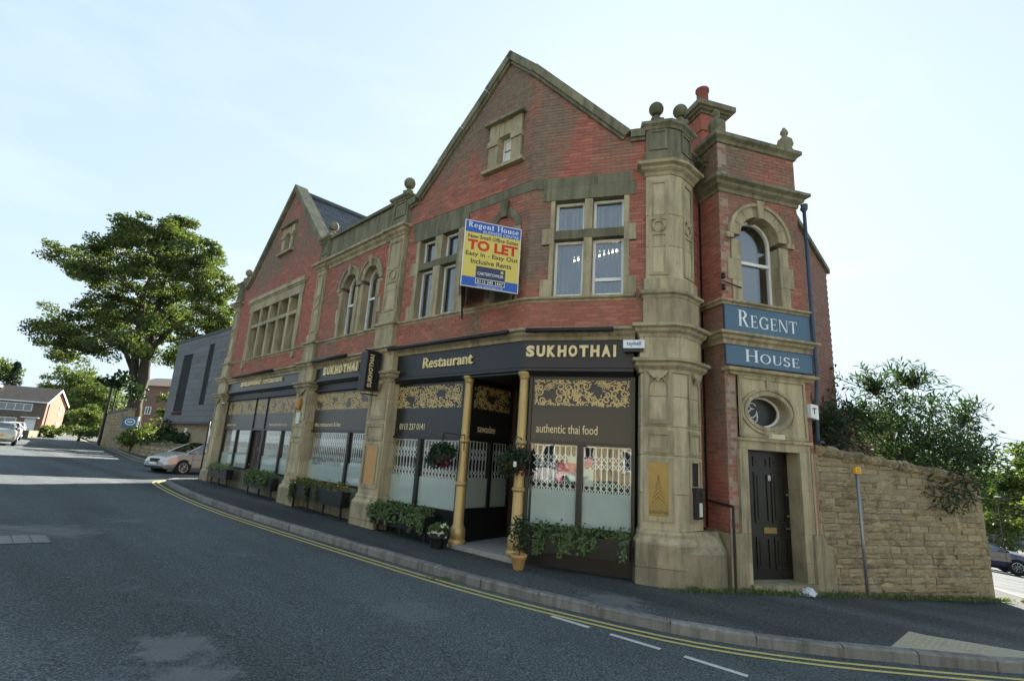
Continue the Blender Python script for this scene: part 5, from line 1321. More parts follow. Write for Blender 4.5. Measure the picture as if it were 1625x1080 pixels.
text(FT, '8', uL + dw_ * .47, uL + dw_ * .54, -.12, -.02, -.31, -.305, MT['letter_white'], door, .01)
# plaques
t = thing('brass_plaque', 'tall brass plaque engraved with a spire on the corner pilaster', 'plaque', fr1.P(l1 / 2, .03, -.8)); m = MB(); m.box(fr1, .10, l1 - .08, .003, .022, -.80, .10); m.build('plate', MT['brass'], t)
m = MB(); pc = .10 + (l1 - .18) / 2
for k in range(6): hw = .012 + .018 * k; z = -.10 - .075 * k; m.tube([fr1.P(pc - hw, .024, z - .09), fr1.P(pc, .024, z), fr1.P(pc + hw, .024, z - .09)], .004, 4)
m.build('engraving', MT['brown_sheen'], t); text(fr1, 'SUKHOTHAI', pc - .15, pc + .15, -.74, -.69, .022, .024, MT['brown_sheen'], t, .02)
t = thing('menu_board', 'pale timber menu board on the pilaster beside the black planter', 'plaque', FP3.P(0, .06, -.8)); m = MB(); m.box(FP3, -.20, .24, .05, .085, -.78, .12); m.build('board', MT['timber'], t); m = MB(); strips(m, FP3, -.21, .25, -.79, .13, .05, .09, .03); m.build('frame', MT['stone'], t)
t = thing('wall_lantern', 'small gold wall lantern with white notice below on the middle pilaster', 'lantern', FA.P(7.65, .1, .9)); m = MB(); x, y, _ = FA.P(7.62, .14, 0); m.lathe((x, y, 1.02), [(.05, 0), (.09, .04), (.10, .26), (.06, .34), (.02, .38)], 10); m.build('lamp', MT['timber'], t, True); m = MB(); m.box(FA, 7.5, 7.76, .08, .10, .62, .95); m.build('notice', MT['paper'], t)
t = thing('cigarette_bin', 'slim black cigarette bin with white label on the corner pilaster', 'bin', fr3.P(l3 / 2, .05, -.8)); m = MB(); m.box(fr3, .10, .34, .003, .09, -.80, -.35); m.build('body', MT['iron'], t); m = MB(); m.box(fr3, .20, .31, .09, .093, -.76, -.54); m.build('label', MT['paper'], t); m = MB(); m.box(fr3, .08, .36, .002, .12, -.35, -.30); m.build('hood', MT['iron'], t)
t = tag(MB().box(fr3, .13, .33, .002, .02, -.28, .10).build('dark_notice', MT['iron']), 'narrow black notice panel above the cigarette bin', 'notice')
# handrail
t = thing('handrail', 'black iron handrail post standing against the tower corner', 'handrail', FT.P(-.05, .12, zg)); hx = FT.xy(-.04, .14); hb = FS.xy(.1, .03)
m = MB(); m.tube([(hx[0], hx[1], zg - .05), (hx[0], hx[1], -.55)], .024, 8); m.build('post', MT['iron'], t); m = MB(); m.tube([(hx[0], hx[1], -.56), (hb[0], hb[1], -.52)], .024, 8); m.build('rail', MT['iron'], t)
# pipes, insulator
t = thing('drainpipe', 'blue grey drainpipe down the right edge of the tower', 'drainpipe', FT.P(1.95, .05, -1)); m = MB(); m.tube([FT.P(1.99, .06, 5.25), FT.P(1.99, .06, 3.2), FT.P(2.0, .06, 1.9), FT.P(2.01, -.02, 1.2), FT.P(2.02, -.1, -1.0)], .035, 10); m.build('pipe', MT['pipe_blue'], t, True); m = MB(); x, y, _ = FT.P(1.99, .06, 0); m.lathe((x, y, 5.2), [(.035, 0), (.07, .06), (.075, .16)], 10); m.build('hopper', MT['pipe_blue'], t); m = MB()
for z in (4.6, 3.4, .6): x, y, _ = FT.P(1.99, .06, 0); m.lathe((x, y, z), [(.042, 0), (.045, .02), (.042, .05)], 10)
m.build('collar', MT['pipe_blue'], t)
t = thing('drainpipe', 'thin black drainpipe on the brick building corner beside the silver car', 'drainpipe', FA.P(-.62, .1, -1.5)); m = MB(); m.tube([FA.P(-.60, .12, .75), FA.P(-.60, .12, gz(*FA.xy(-.6)) + .1)], .035, 8); m.build('pipe', MT['iron'], t, True); m = MB(); m.tube([FA.P(-.60, .12, .75), FA.P(-.55, -.1, .95)], .03, 8); m.build('elbow', MT['iron'], t)
t = thing('cable_bracket', 'black iron insulator bracket on the tower corner under the arched window', 'bracket', FT.P(0, 0, 3.4)); m = MB(); m.tube([FT.P(.42, .02, 3.36), FT.P(-.06, .10, 3.40)], .014, 6); m.build('arm', MT['iron'], t); m = MB(); x, y, _ = FT.P(-.04, .1, 0)
for z in (3.22, 3.44): m.lathe((x, y, z), [(.02, 0), (.045, .03), (.03, .06), (.045, .09), (.02, .12)], 8)
m.build('insulator', MT['iron'], t)
# ================================================================== foliage helpers
def pd(x, y, D): r = ray(x, y); return r * (D / r.y)
def add_leaf(m, p, d, n, l, w, bend=0.0):
    """p base, d direction, n face normal-ish"""
    s = d.cross(n)
    if s.length < 1e-4: s = Vector((1, 0, 0))
    s.normalize(); nn = s.cross(d).normalized(); mid = p + d * (l * .5) + nn * (bend * l)
    b = len(m.v); m.v += [tuple(p), tuple(mid + s * (w / 2)), tuple(p + d * l), tuple(mid - s * (w / 2))]; m.f.append((b, b + 1, b + 2, b + 3))
def rv(r): 
    while True:
        v = Vector((r.uniform(-1, 1), r.uniform(-1, 1), r.uniform(-1, 1)))
        if .05 < v.length < 1: return v
def cloud(m, c, rad3, n, l, w, r, up=.5, shell=.0, jl=.3):
    for _ in range(n):
        v = rv(r)
        if shell and v.length < shell and r.random() < .75: v = v.normalized() * r.uniform(shell, 1)
        p = Vector((c[0] + v.x * rad3[0], c[1] + v.y * rad3[1], c[2] + v.z * rad3[2]))
        d = (rv(r).normalized() + Vector((v.x, v.y, -.25)) * .5).normalized(); nrm = (rv(r).normalized() + Vector((0, 0, up))).normalized()
        k = r.uniform(1 - jl, 1 + jl); add_leaf(m, p, d, nrm, l * k, w * k, .12)
def clumpy(m, c, rad3, nclump, per, cr, l, w, r, up=.6):
    for _ in range(nclump):
        v = rv(r); v = v.normalized() * (v.length ** .5)
        cc = (c[0] + v.x * rad3[0], c[1] + v.y * rad3[1], c[2] + v.z * rad3[2]); k = r.uniform(.6, 1.25) * cr
        cloud(m, cc, (k, k, k * .55), per, l, w, r, up)
def limb(m, a, b, r0, r1, r, sag=.0, n=7, wob=.06):
    a, b = Vector(a), Vector(b); L = (b - a).length; pts = []; rs = []
    for i in range(n + 1):
        t = i / n; p = a.lerp(b, t) + Vector((r.uniform(-1, 1), r.uniform(-1, 1), r.uniform(-1, 1))) * wob * L * math.sin(math.pi * t) * .5 + Vector((0, 0, sag * L * math.sin(math.pi * t))); pts.append(p); rs.append(r0 + (r1 - r0) * t)
    m.tube(pts, rs, 8); return pts

# ================================================================== rubble garden wall by the tower
WU0, WU1 = 2.12, 6.02
def wtop(u): return .48 - (u - 1.95) * .093
gw = thing('rubble_wall', 'tall weathered rubble stone wall running from the tower to the corner', 'stone wall', FT.P(4, -.2, gz(*FT.xy(4)) + .1))
zw0 = gz(*FT.xy(6, 0)) - .3
m = MB(); m.polyfr(FT, [(1.9, zw0), (WU1, zw0), (WU1, wtop(WU1) - .06), (1.9, wtop(1.9) - .06)], -.45, -.035)
FTe = Frame(*FT.xy(WU1), *azd(-4.0)); m.polyfr(FTe, [(0, zw0 - .6), (4.5, zw0 - .6), (4.5, wtop(WU1) - .5), (0, wtop(WU1) - .06)], -.45, -.035); m.build('mortar_bed', MT['rubble_mortar'], gw)
rs = random.Random(12); protos = []
for k in range(7):
    rr = random.Random(100 + k); v = []; f = []; N4 = 4
    for j in range(N4 + 1):
        for i in range(N4 + 1):
            x, z = i / N4 - .5, j / N4 - .5; e = max(abs(x), abs(z)) * 2
            y = -.5 + (.0 if e < .9 else .16) + rr.uniform(-.12, .12) * (1 if e < .9 else .5)
            cx = x * (1 - (.06 * rr.random() if abs(z) > .45 else 0)); cz = z * (1 - (.10 * rr.random() if abs(x) > .45 else 0)); v.append((cx, y, cz))
    for j in range(N4):
        for i in range(N4): b = j * (N4 + 1) + i; f.append((b, b + 1, b + N4 + 2, b + N4 + 1))
    nb = len(v); ring_i = [i for i in range(N4 + 1)] + [(j + 1) * (N4 + 1) - 1 for j in range(1, N4 + 1)] + [N4 * (N4 + 1) + i for i in range(N4 - 1, -1, -1)] + [j * (N4 + 1) for j in range(N4 - 1, 0, -1)]
    for i in ring_i: v.append((v[i][0], .5, v[i][2]))
    q = len(ring_i)
    for a in range(q): f.append((ring_i[a], nb + a, nb + (a + 1) % q, ring_i[(a + 1) % q]))
    me = bpy.data.meshes.new('rubble_stone'); me.from_pydata(v, [], f); me.materials.append(MT['rubble']); 
    protos.append(me)
def rstone(fr, u0, u1, z0, z1, d0, d1, tilt=0.0, parent=None, name='stone'):
    o = bpy.data.objects.new(name, rs.choice(protos)); COL.objects.link(o); c = Vector(fr.P((u0 + u1) / 2, (d0 + d1) / 2, (z0 + z1) / 2)) - ROOT[parent.name]
    o.parent = parent; o.location = c; o.rotation_euler = (0, tilt, fr.ang); o.scale = (u1 - u0, d1 - d0, z1 - z0); return o
z = zw0 + .02
while z < wtop(WU0):
    h = rs.choice((.07, .085, .10, .115, .13, .15)); u = 2.0 - rs.random() * .2
    zmid = z + h
    while u < WU1:
        l = rs.uniform(.12, .40); u1 = min(u + l, WU1 - .01); a = max(u, WU0 - .14 if z < -1.0 else 1.92)
        if u1 - a > .06 and z + h < wtop((a + u1) / 2) - .02: rstone(FT, a + .003, u1 - .003, z + .002, z + h - .002, -.11, rs.uniform(-.026, .008), rs.uniform(-.02, .02), gw)
        u = u1 + .001
        if u >= WU1 - .02: break
    z += h
u = 1.93
while u < 5.9:
    l = rs.uniform(.10, .19); rstone(FT, u, u + l - .008, wtop(u) - .10, wtop(u) + rs.uniform(.06, .12), -.40, .05, rs.uniform(-.12, .02), gw, 'coping_stone'); u += l
u = 5.9
while u < WU1:
    l = rs.uniform(.2, .4); rstone(FT, u, min(WU1, u + l) - .008, wtop(u) - .12, wtop(u) - .03, -.40, .02, 0, gw, 'coping_stone'); u += l
z = zw0 + .02
while z < wtop(WU1) - .2:      # return at the corner
    h = rs.uniform(.10, .18); u = .0
    while u < 1.6: l = rs.uniform(.2, .5); rstone(FTe, u + .006, u + l - .006, z + .006, z + h - .006, -.14, rs.uniform(-.03, .0), 0, gw); u += l
    z += h
ms = MB(); rr = random.Random(77)
for k in range(34):
    uc, zc = rr.uniform(2.3, 5.9), rr.uniform(-1.9, .1); n = 13; ru, rz_ = rr.uniform(.08, .28), rr.uniform(.05, .16); pts = []
    if zc > wtop(uc) - .25: continue
    for i in range(n): a = 2 * math.pi * i / n; q = rr.uniform(.55, 1.2); pts.append((uc + ru * q * math.cos(a), zc + rz_ * q * math.sin(a)))
    ms.raw([FT.P(uc, .024, zc)] + [FT.P(a, -.012, b) for a, b in pts], [(0, 1 + i, 1 + (i + 1) % n) for i in range(n)])
stuff(ms.build('mortar_smears', MT['rubble_mortar'], gw))
m = MB()   # dark broken lump at the corner foot
cx_, cy_ = FT.xy(6.45, .35); rr = random.Random(3); m.lathe((cx_, cy_, gz(cx_, cy_) + .08), [(.15, 0), (.19, .07), (.15, .16), (.05, .21)], 9)
m.v = [(a + rr.uniform(-.03, .03), b + rr.uniform(-.03, .03), c + rr.uniform(-.015, .02)) for a, b, c in m.v]; tag(m.build('fallen_stone', MT['stone_dark']), 'dark loose stone lying at the end of the rubble wall', 'stone')
# marker post with yellow plate
t = thing('marker_post', 'grey metal post with small yellow plate in front of the rubble wall', 'sign post', FT.P(2.68, .12, gz(*FT.xy(2.68)) + .1))
m = MB(); m.tube([FT.P(2.68, .12, -2.25), FT.P(2.68, .12, .12)], .028, 10); m.build('post', MT['grey_metal'], t, True)
m = MB(); m.box(FT, 2.615, 2.745, .10, .155, .10, .22); m.build('plate', MT['yellow_sign'], t); text(FT, 'H', 2.66, 2.70, .155, .20, .155, .157, MT['bd_black'], t)
m = MB(); m.box(FT, 2.64, 2.72, .155, .157, .125, .133); m.build('plate_line', MT['bd_black'], t)

# ================================================================== bush over the wall
r = random.Random(21)
bb = thing('buddleia_bush', 'large dark buddleia bush with pointed leaves spilling over the rubble wall', 'bush', FT.P(4.4, -.6, -.3))
def tpx(x, y, d): u, z = FT.px(x, y, d); return Vector(FT.P(u, d, z))
stem = MB(); leaf = MB(); base = [Vector(FT.P(u, -.5, -.2)) for u in (3.2, 3.9, 4.6, 5.2, 5.6)]
lob = [(1335, 690, 34, -.6, 420), (1385, 690, 48, -.6, 700), (1430, 690, 50, -.7, 760), (1465, 715, 52, -.5, 1050), (1500, 735, 50, -.35, 1050), (1532, 728, 42, -.4, 760), (1440, 742, 36, -.3, 520), (1545, 745, 24, -.2, 240), (1350, 665, 32, -.9, 240), (1420, 648, 40, -.9, 300), (1475, 660, 48, -.8, 380), (1520, 775, 28, .05, 280), (1495, 790, 22, .08, 190), (1310, 690, 22, -.5, 180), (1390, 628, 40, -1.0, 150), (1445, 618, 38, -.9, 130), (1525, 680, 36, -.7, 200)]
for x, y, pr, d, n in lob:
    c = tpx(x, y, d); R_ = pr * c.length / FPX; cloud(leaf, c, (R_, R_ * .8, R_), int(n * .85), .135, .034, r, .5)
for k in range(230):
    x, y, pr, d, n = r.choice(lob[:11] + lob[13:] * 2); c = tpx(x, y, d); bs = r.choice(base)
    a = r.uniform(-.7, 1.0); L = r.uniform(.4, 1.05); dirn = Vector(FT.P(math.sin(a) * 1.0, 0, 0)) - Vector(FT.P(0, 0, 0)); dirn = (dirn + Vector((0, 0, r.uniform(.25, 1.1))) + Vector((FT.n[0], FT.n[1], 0)) * r.uniform(-.3, .35)).normalized()
    if y > 765: dirn = (Vector((FT.n[0], FT.n[1], -1.2)) + (Vector(FT.P(1, 0, 0)) - Vector(FT.P(0, 0, 0))) * r.uniform(0, 1)).normalized()
    pts = []
    for i in range(8): t_ = i / 7; pts.append(c + dirn * L * t_ - Vector((0, 0, .28 * L * t_ * t_)))
    stem.tube(pts, [.007 - .005 * i / 7 for i in range(8)], 4)
    for i in range(1, 8):
        for s in (-1, 1):
            if r.random() < .12: continue
            tdir = (pts[i] - pts[i - 1]).normalized(); side = tdir.cross(rv(r)).normalized(); dl = (tdir * .75 + side * s * .8 + Vector((0, 0, -.15))).normalized()
            add_leaf(leaf, pts[i], dl, (Vector((0, 0, 1)) + rv(r) * .7), r.uniform(.13, .24), r.uniform(.032, .05), .08)
for bs in base:
    for k in range(4): x, y, pr, d, n = r.choice(lob); limb(stem, bs, tpx(x, y, d), .025, .008, r, .05)
stem.build('stems', MT['bark'], bb); leaf.build('foliage', MT['leaf_bud'], bb)
cr = MB(); r = random.Random(4)
for k in range(420):
    u = r.uniform(r1 - 1.7, r1 + .05); z = .2 + (r.random() ** 1.6) * 2.6 * max(.15, 1 - abs(u - r1 + .25) / 2.0); p = Vector(FR_.P(u, r.uniform(.01, .16), z)); add_leaf(cr, p, (rv(r) + Vector((0, 0, -.4))).normalized(), Vector((FR_.n[0], FR_.n[1], .4)) + rv(r) * .6, .10, .06, .1)
tag(cr.build('wall_creeper', MT['leaf_bud']), 'creeper climbing the end of the rear brick wing', 'creeper')
sh_ = MB(); cA = tpx(1345, 655, -3.0); cB = tpx(1418, 668, -3.0); FH = Frame(cA.x, cA.y, cB.x - cA.x, cB.y - cA.y); lH = math.hypot(cB.x - cA.x, cB.y - cA.y)
sh_.box(FH, -.6, lH, -2.5, 0, -2.3, cA.z); sh = thing('brick_outhouse', 'low brown brick outhouse half hidden behind the buddleia', 'outhouse', FH.P(lH / 2, 0, -2.3)); sh_.build('wall', MT['brick_rear'], sh); m = MB(); m.box(FH, -.7, lH + .08, -2.6, .08, cA.z, cA.z + .08); m.build('roof', MT['stone_dark'], sh)
wd = MB()   # weed on the tower
for k in range(160): p = Vector(FS.P(.12 + r.gauss(0, .10), r.uniform(-.02, .14), 6.0 + r.gauss(0, .22))); add_leaf(wd, p, (rv(r) + Vector((0, -.3, -.3))).normalized(), Vector((0, -1, .5)) + rv(r) * .6, .09, .035, .1)
tag(wd.build('wall_weed', MT['leaf_bright']), 'straggly weed growing from the tower parapet', 'plant')

# ================================================================== planters, baskets, pots
def window_box(fr, u0, u1, z0, z1, d0, d1, lab, seed, mat='black', nleaf=500, trail=12, flowers=None, legs=True, leafmat='leaf_ivy', zg=-1.9, hang=.38):
    t = thing('window_box', lab, 'planter', fr.P((u0 + u1) / 2, d1, z0)); r = random.Random(seed)
    m = MB(); m.box(fr, u0, u1, d0, d1, z0, z1 - .03); m.box(fr, u0 - .012, u1 + .012, d0 - .01, d1 + .012, z1 - .05, z1); m.build('trough', MT[mat], t)
    if legs:
        n = max(2, int((u1 - u0) / .6))
        for i in range(n): u = u0 + .15 + (u1 - u0 - .3) * i / (n - 1); m = MB(); m.box(fr, u - .02, u + .02, (d0 + d1) / 2 - .02, (d0 + d1) / 2 + .02, zg - .05, z0); m.build('leg', MT['iron'], t)
    lf = MB(); 
    for _ in range(nleaf):
        p = Vector(fr.P(r.uniform(u0, u1), r.uniform(d0, d1 + .05), z1 + abs(r.gauss(0, .07)))); add_leaf(lf, p, (rv(r) + Vector((0, 0, .5))).normalized(), rv(r) + Vector((0, 0, .6)), r.uniform(.05, .09), r.uniform(.03, .055), .1)
    for _ in range(trail):
        u = r.uniform(u0, u1); L = r.uniform(.4, 1) * hang; 
        for k in range(int(60 * L / .3)):
            q = r.random(); p = Vector(fr.P(u + r.gauss(0, .03), d1 + .02 + abs(r.gauss(0, .03)), z1 + .03 - q * L)); add_leaf(lf, p, (rv(r) + Vector((0, 0, -.5))).normalized(), Vector((fr.n[0], fr.n[1], .3)) + rv(r) * .7, r.uniform(.045, .075), r.uniform(.03, .05), .1)
    lf.build('foliage', MT[leafmat], t)
    if flowers:
        fl = MB()
        for _ in range(flowers[1]):
            c = Vector(fr.P(r.uniform(u0, u1), r.uniform(d0, d1), z1 + r.uniform(.06, .16)))
            for k in range(5): add_leaf(fl, c, (rv(r) + Vector((fr.n[0], fr.n[1], .2)) * .4).normalized(), Vector((fr.n[0], fr.n[1], .4)), .05, .045, .0)
        fl.build('flowers', MT[flowers[0]], t)
    return t
window_box(FB, .40, 2.06, -1.52, -1.20, -.05, .16, 'black window box of trailing variegated ivy beside the corner pilaster', 1, nleaf=480, trail=15, leafmat='leaf_ivy', legs=False)
window_box(FC, .45, 2.35, -1.55, -1.22, .0, .22, 'black window box of bushy ivy under the phone number panel', 2, nleaf=560, trail=20, leafmat='leaf_ivy', zg=zgc)
window_box(FA, 8.25, 11.2, -1.38, -1.02, .08, .30, 'long black window box with orange and red pansies on short legs', 3, nleaf=500, trail=7, flowers=('petal_orange', 34), leafmat='leaf_bright', zg=zga2, hang=.5)
window_box(FA, 1.0, 3.0, -1.30, -.98, .08, .30, 'window box with silvery foliage left of the wooden shop door', 4, nleaf=700, trail=8, leafmat='leaf_pale', zg=zga, hang=.2)
window_box(FA, 4.75, 6.95, -1.36, -1.02, .08, .30, 'window box of pale green ferny foliage right of the wooden door', 5, nleaf=900, trail=18, leafmat='leaf_ivy', zg=zga, hang=.3)
def basket(c, lab, seed, back):
    t = thing('hanging_basket', lab, 'hanging basket', tuple(c), 'hanging baskets on the gold columns'); r = random.Random(seed)
    m = MB(); m.lathe(c, [(.02, -.20), (.12, -.16), (.19, -.06), (.21, .02)], 14); m.build('bowl', MT['soil'], t, True)
    lf = MB(); cloud(lf, (c[0], c[1], c[2] + .06), (.25, .25, .18), 620, .085, .05, r, .5, .5); cloud(lf, (c[0] - .1, c[1], c[2] - .1), (.21, .21, .16), 220, .08, .045, r, .3); lf.build('foliage', MT['leaf_dark'], t)
    fl = MB(); cloud(fl, (c[0], c[1], c[2] - .12), (.24, .24, .13), 60, .06, .05, r, .2, .6); fl.build('flowers', MT['petal_red'], t)
    m = MB(); m.tube([back, (back[0], back[1], c[2] + .42), (c[0], c[1], c[2] + .45), (c[0], c[1], c[2] + .25)], .012, 6)
    for k in range(3): a = k * 2.1; m.tube([(c[0], c[1], c[2] + .44), (c[0] + .19 * math.cos(a), c[1] + .19 * math.sin(a), c[2] + .02)], .004, 4)
    m.build('bracket', MT['iron'], t)
bl = FC.P(2.50, .12, -.02); br_ = FB.P(.02, .12, -.05)
basket(bl, 'hanging basket left of the gold column by the phone number panel', 5, (cxl[0], cxl[1] - .1, .1)); basket(br_, 'hanging basket with a white tag on the gold column by the potted shrub', 6, (cxr[0], cxr[1] - .09, .1))
tag(MB().box(FB, .10, .155, .42, .428, -.14, -.05).build('tag', MT['paper']), 'white tag hanging from the basket by the potted shrub', 'tag')
def pot(c, r0, r1, h, lab, matn, cat='potted plant'):
    t = thing('potted_plant', lab, cat, tuple(c)); m = MB(); m.lathe(c, [(r0 * .9, 0), (r0, .02), (r1, h - .06), (r1 * 1.1, h - .05), (r1 * 1.12, h), (r1 * .95, h), (r1 * .9, h - .05)], 18); m.build('pot', MT[matn], t, True); return t
pc_ = FB.xy(.30, .48); pz = gz(*pc_) + .12; t = pot((pc_[0], pc_[1], pz), .085, .125, .24, 'small leafy shrub in a terracotta pot beside the entrance step', 'terracotta'); r = random.Random(9)
m = MB(); m.tube([(pc_[0], pc_[1], pz + .18), (pc_[0] + .01, pc_[1], pz + .42), (pc_[0] - .01, pc_[1], pz + .72)], [.012, .010, .005], 6); m.build('stem', MT['bark'], t)
lf = MB(); cloud(lf, (pc_[0], pc_[1], pz + .56), (.17, .17, .26), 420, .055, .032, r, .4); cloud(lf, (pc_[0] + .02, pc_[1], pz + .74), (.10, .10, .12), 130, .05, .03, r, .4); lf.build('foliage', MT['leaf_dark'], t)
pc2 = FC.xy(2.78, .30); pz2 = gz(*pc2) + .12; t = pot((pc2[0], pc2[1], pz2), .12, .14, .24, 'dark tub of white flowers at the foot of the gold column', 'iron'); lf = MB(); cloud(lf, (pc2[0], pc2[1], pz2 + .33), (.19, .18, .13), 380, .065, .04, r, .5); lf.build('foliage', MT['leaf_ivy'], t)
fl = MB()
for _ in range(15):
    v = rv(r).normalized(); c = Vector((pc2[0] + v.x * .19, pc2[1] - abs(v.y) * .18, pz2 + .32 + v.z * .16))
    for k in range(5): add_leaf(fl, c, (rv(r) + Vector((0, -.4, 0))).normalized(), Vector((0, -1, .3)), .045, .04)
fl.build('flowers', MT['petal_white'], t)
# weeds at the foot of the walls, litter
gs = MB(); r = random.Random(15)
def tuft(x, y, h, n, sp, z0=.115):
    for _ in range(n):
        a, q = r.gauss(0, sp), r.gauss(0, sp * .6); p = Vector((x + a, y + q, gz(x, y) + z0)); d = (Vector((r.uniform(-.6, .6), r.uniform(-.6, .6), 1))).normalized(); add_leaf(gs, p, d, rv(r), h * r.uniform(.4, 1.1), .016, .12)
for k in range(46):
    t_ = k / 45; x, y = FT.xy(-1.0 + t_ * 7.0, .10 + r.uniform(0, .12))
    if -1.0 + t_ * 7 < .1: x, y = 2.75 + (t_ * 7) * .95, 8.50 + (t_ * 7) * .22
    tuft(x, y, r.uniform(.05, .13), int(r.uniform(20, 70)), .10)
for k in range(14): x, y = FC.xy(r.uniform(-4, 4), r.uniform(.02, .1)); tuft(x, y, .05, 8, .05)
for k in range(9): x, y = -.75 + r.gauss(0, .12), 8.32 + r.gauss(0, .05); tuft(x, y, .05, 8, .04, .0)
o = gs.build('weeds', MT['leaf_grass']); stuff(o); tag(o, 'short weeds growing along the foot of the walls', 'weeds')
m = MB(); bx_, by_ = FT.xy(1.36, .16); rr = random.Random(8); m.lathe((bx_, by_, gz(bx_, by_) + .115), [(.10, 0), (.13, .02), (.10, .05), (.06, .085), (.02, .10)], 14)
m.v = [(a + rr.uniform(-.04, .04), b + rr.uniform(-.03, .03), c + (rr.uniform(-.02, .03) if c > gz(bx_, by_) + .12 else 0)) for a, b, c in m.v]; tag(m.build('plastic_bag', MT['plastic_bag']), 'crumpled white plastic bag lying beside the door step', 'litter')

# ================================================================== street trees and background
def big_tree(name, lab, base, lobes, trunk_to, mats, nper, l, w, seed, tr, group=None, cr=1.1, trunkpts=None, cat='tree'):
    t = thing(name, lab, cat, tuple(base), group); r = random.Random(seed); tk = MB()
    if trunkpts: 
        for pts, rr_ in trunkpts: tk.tube(pts, rr_, 10)
    lf = MB()
    for (c, R3, k) in lobes:
        clumpy(lf, c, R3, max(3, int(k)), nper, cr, l, w, r)
        if trunk_to: s = min(trunk_to, key=lambda q: (Vector(q) - Vector(c)).length); limb(tk, s, c, tr, .04, r, .05)
    if tk.v: tk.build('trunk', MT['bark'], t, True)
    lf.build('crown', MT[mats], t); return t
D = 45.0
SY = [(250, 375, 62, 26), (305, 400, 58, 24), (195, 395, 50, 20), (115, 398, 36, 11), (148, 428, 30, 9), (330, 440, 46, 18), (255, 440, 55, 20), (200, 455, 36, 10), (345, 480, 30, 11), (130, 500, 55, 20), (185, 495, 55, 20), (80, 525, 30, 10), (240, 505, 52, 16), (300, 520, 55, 20), (345, 515, 28, 10), (105, 540, 36, 9), (165, 545, 36, 10), (215, 545, 30, 7), (260, 565, 26, 6), (125, 418, 22, 5), (285, 355, 34, 10), (225, 365, 34, 10), (102, 568, 18, 3), (280, 470, 50, 14)]
r = random.Random(31); lobes = []
for x, y, pr, k in SY:
    c = pd(212 + (x - 212) * .96, 600 + (y - 600) * .955, D + r.uniform(-3.5, 3.5)); R_ = pr * c.y / FPX * 1.0; lobes.append((c, (R_ * .95, R_ * 1.2, R_ * .62), k * 1.7))
tb0 = pd(208, 690, D); tb1 = pd(214, 640, D); f1 = pd(228, 600, D); f2 = pd(232, 560, D); f3 = pd(248, 500, D); f4 = pd(262, 440, D); g1_ = pd(212, 590, D); g2_ = pd(218, 540, D); g3_ = pd(228, 470, D); h1 = pd(245, 420, D)
trunks = [([tb0, tb1, f1, f2, f3, f4], [.66, .56, .48, .40, .28, .14]), ([tb1, g1_, g2_, g3_, h1], [.42, .36, .30, .22, .10]), ([g1_, pd(200, 560, D), pd(165, 525, D), pd(110, 515, D)], [.25, .2, .14, .05]), ([f2, pd(275, 520, D), pd(320, 490, D)], [.3, .2, .07]), ([f3, pd(290, 470, D), pd(335, 430, D)], [.25, .16, .05])]
SYC = big_tree('sycamore_tree', 'tall spreading sycamore tree with forked trunk behind the stone garden wall', tb0, lobes, [tuple(f3), tuple(g2_), tuple(f4), tuple(g3_)], 'leaf_syc', 190, .20, .15, 32, .10, cr=.85, trunkpts=trunks)
ep = MB(); r = random.Random(6); 
lb2 = [(pd(188, 600, D - 1), (1.1, 1.1, .9), 9), (pd(205, 612, D - 1.5), (1.0, .9, .8), 7), (pd(220, 615, D - 1.5), (.6, .6, 1.0), 4)]
for c, R3, k in lb2: clumpy(ep, c, R3, k, 45, .6, .28, .22, r)
ep.build('trunk_shoots', MT['leaf_dark'], SYC)
def hedge_tree(name, lab, px, py, D, rx, rz, mat, k, seed, cat='tree', l=.4, per=40, group=None, cr=1.0):
    c = pd(px, py, D); bx = (c.x, c.y, gz(c.x, c.y)); R = random.Random(seed); lobes = []
    for i in range(max(4, int(k / 5))):
        v = rv(R); lobes.append((Vector((c.x + v.x * rx * .6, c.y + v.y * rx * .6, c.z + v.z * rz * .6)), (rx * .5, rx * .5, rz * .45), 5))
    return big_tree(name, lab, bx, lobes, None, mat, per, l, l * .7, seed, .1, group, cr, [([bx, (c.x, c.y, c.z - rz * .2)], [max(.12, rx * .07), .08])], cat)
hedge_tree('round_tree', 'broad sunlit green tree behind the brown brick house', 118, 626, 122, 7.4, 8.0, 'leaf_bright', 190, 41, l=.5, per=85, cr=1.9)
hedge_tree('round_tree', 'rounded pale green tree left of the sycamore trunk', 160, 640, 112, 6.0, 7.2, 'leaf_bright', 150, 42, l=.45, per=85, cr=1.7)
hedge_tree('bush', 'dark rounded bush beside the end of the brown brick house', 117, 667, 96, 3.4, 2.6, 'leaf_syc', 90, 43, 'bush', .4, cr=.9)
hedge_tree('bush', 'light green bush between the dark bush and the roadside wall', 140, 664, 92, 2.8, 2.8, 'leaf_bright', 70, 44, 'bush', .35, cr=.8)
hedge_tree('bush', 'low clipped bush in front of the brown house door', 86, 684, 62, 1.4, .6, 'leaf_bright', 16, 45, 'bush', .3, cr=.6)
hedge_tree('bush', 'low verge bush at the foot of the dark rounded bush', 128, 684, 60, 2.4, .55, 'leaf_syc', 22, 46, 'bush', .3, cr=.5)
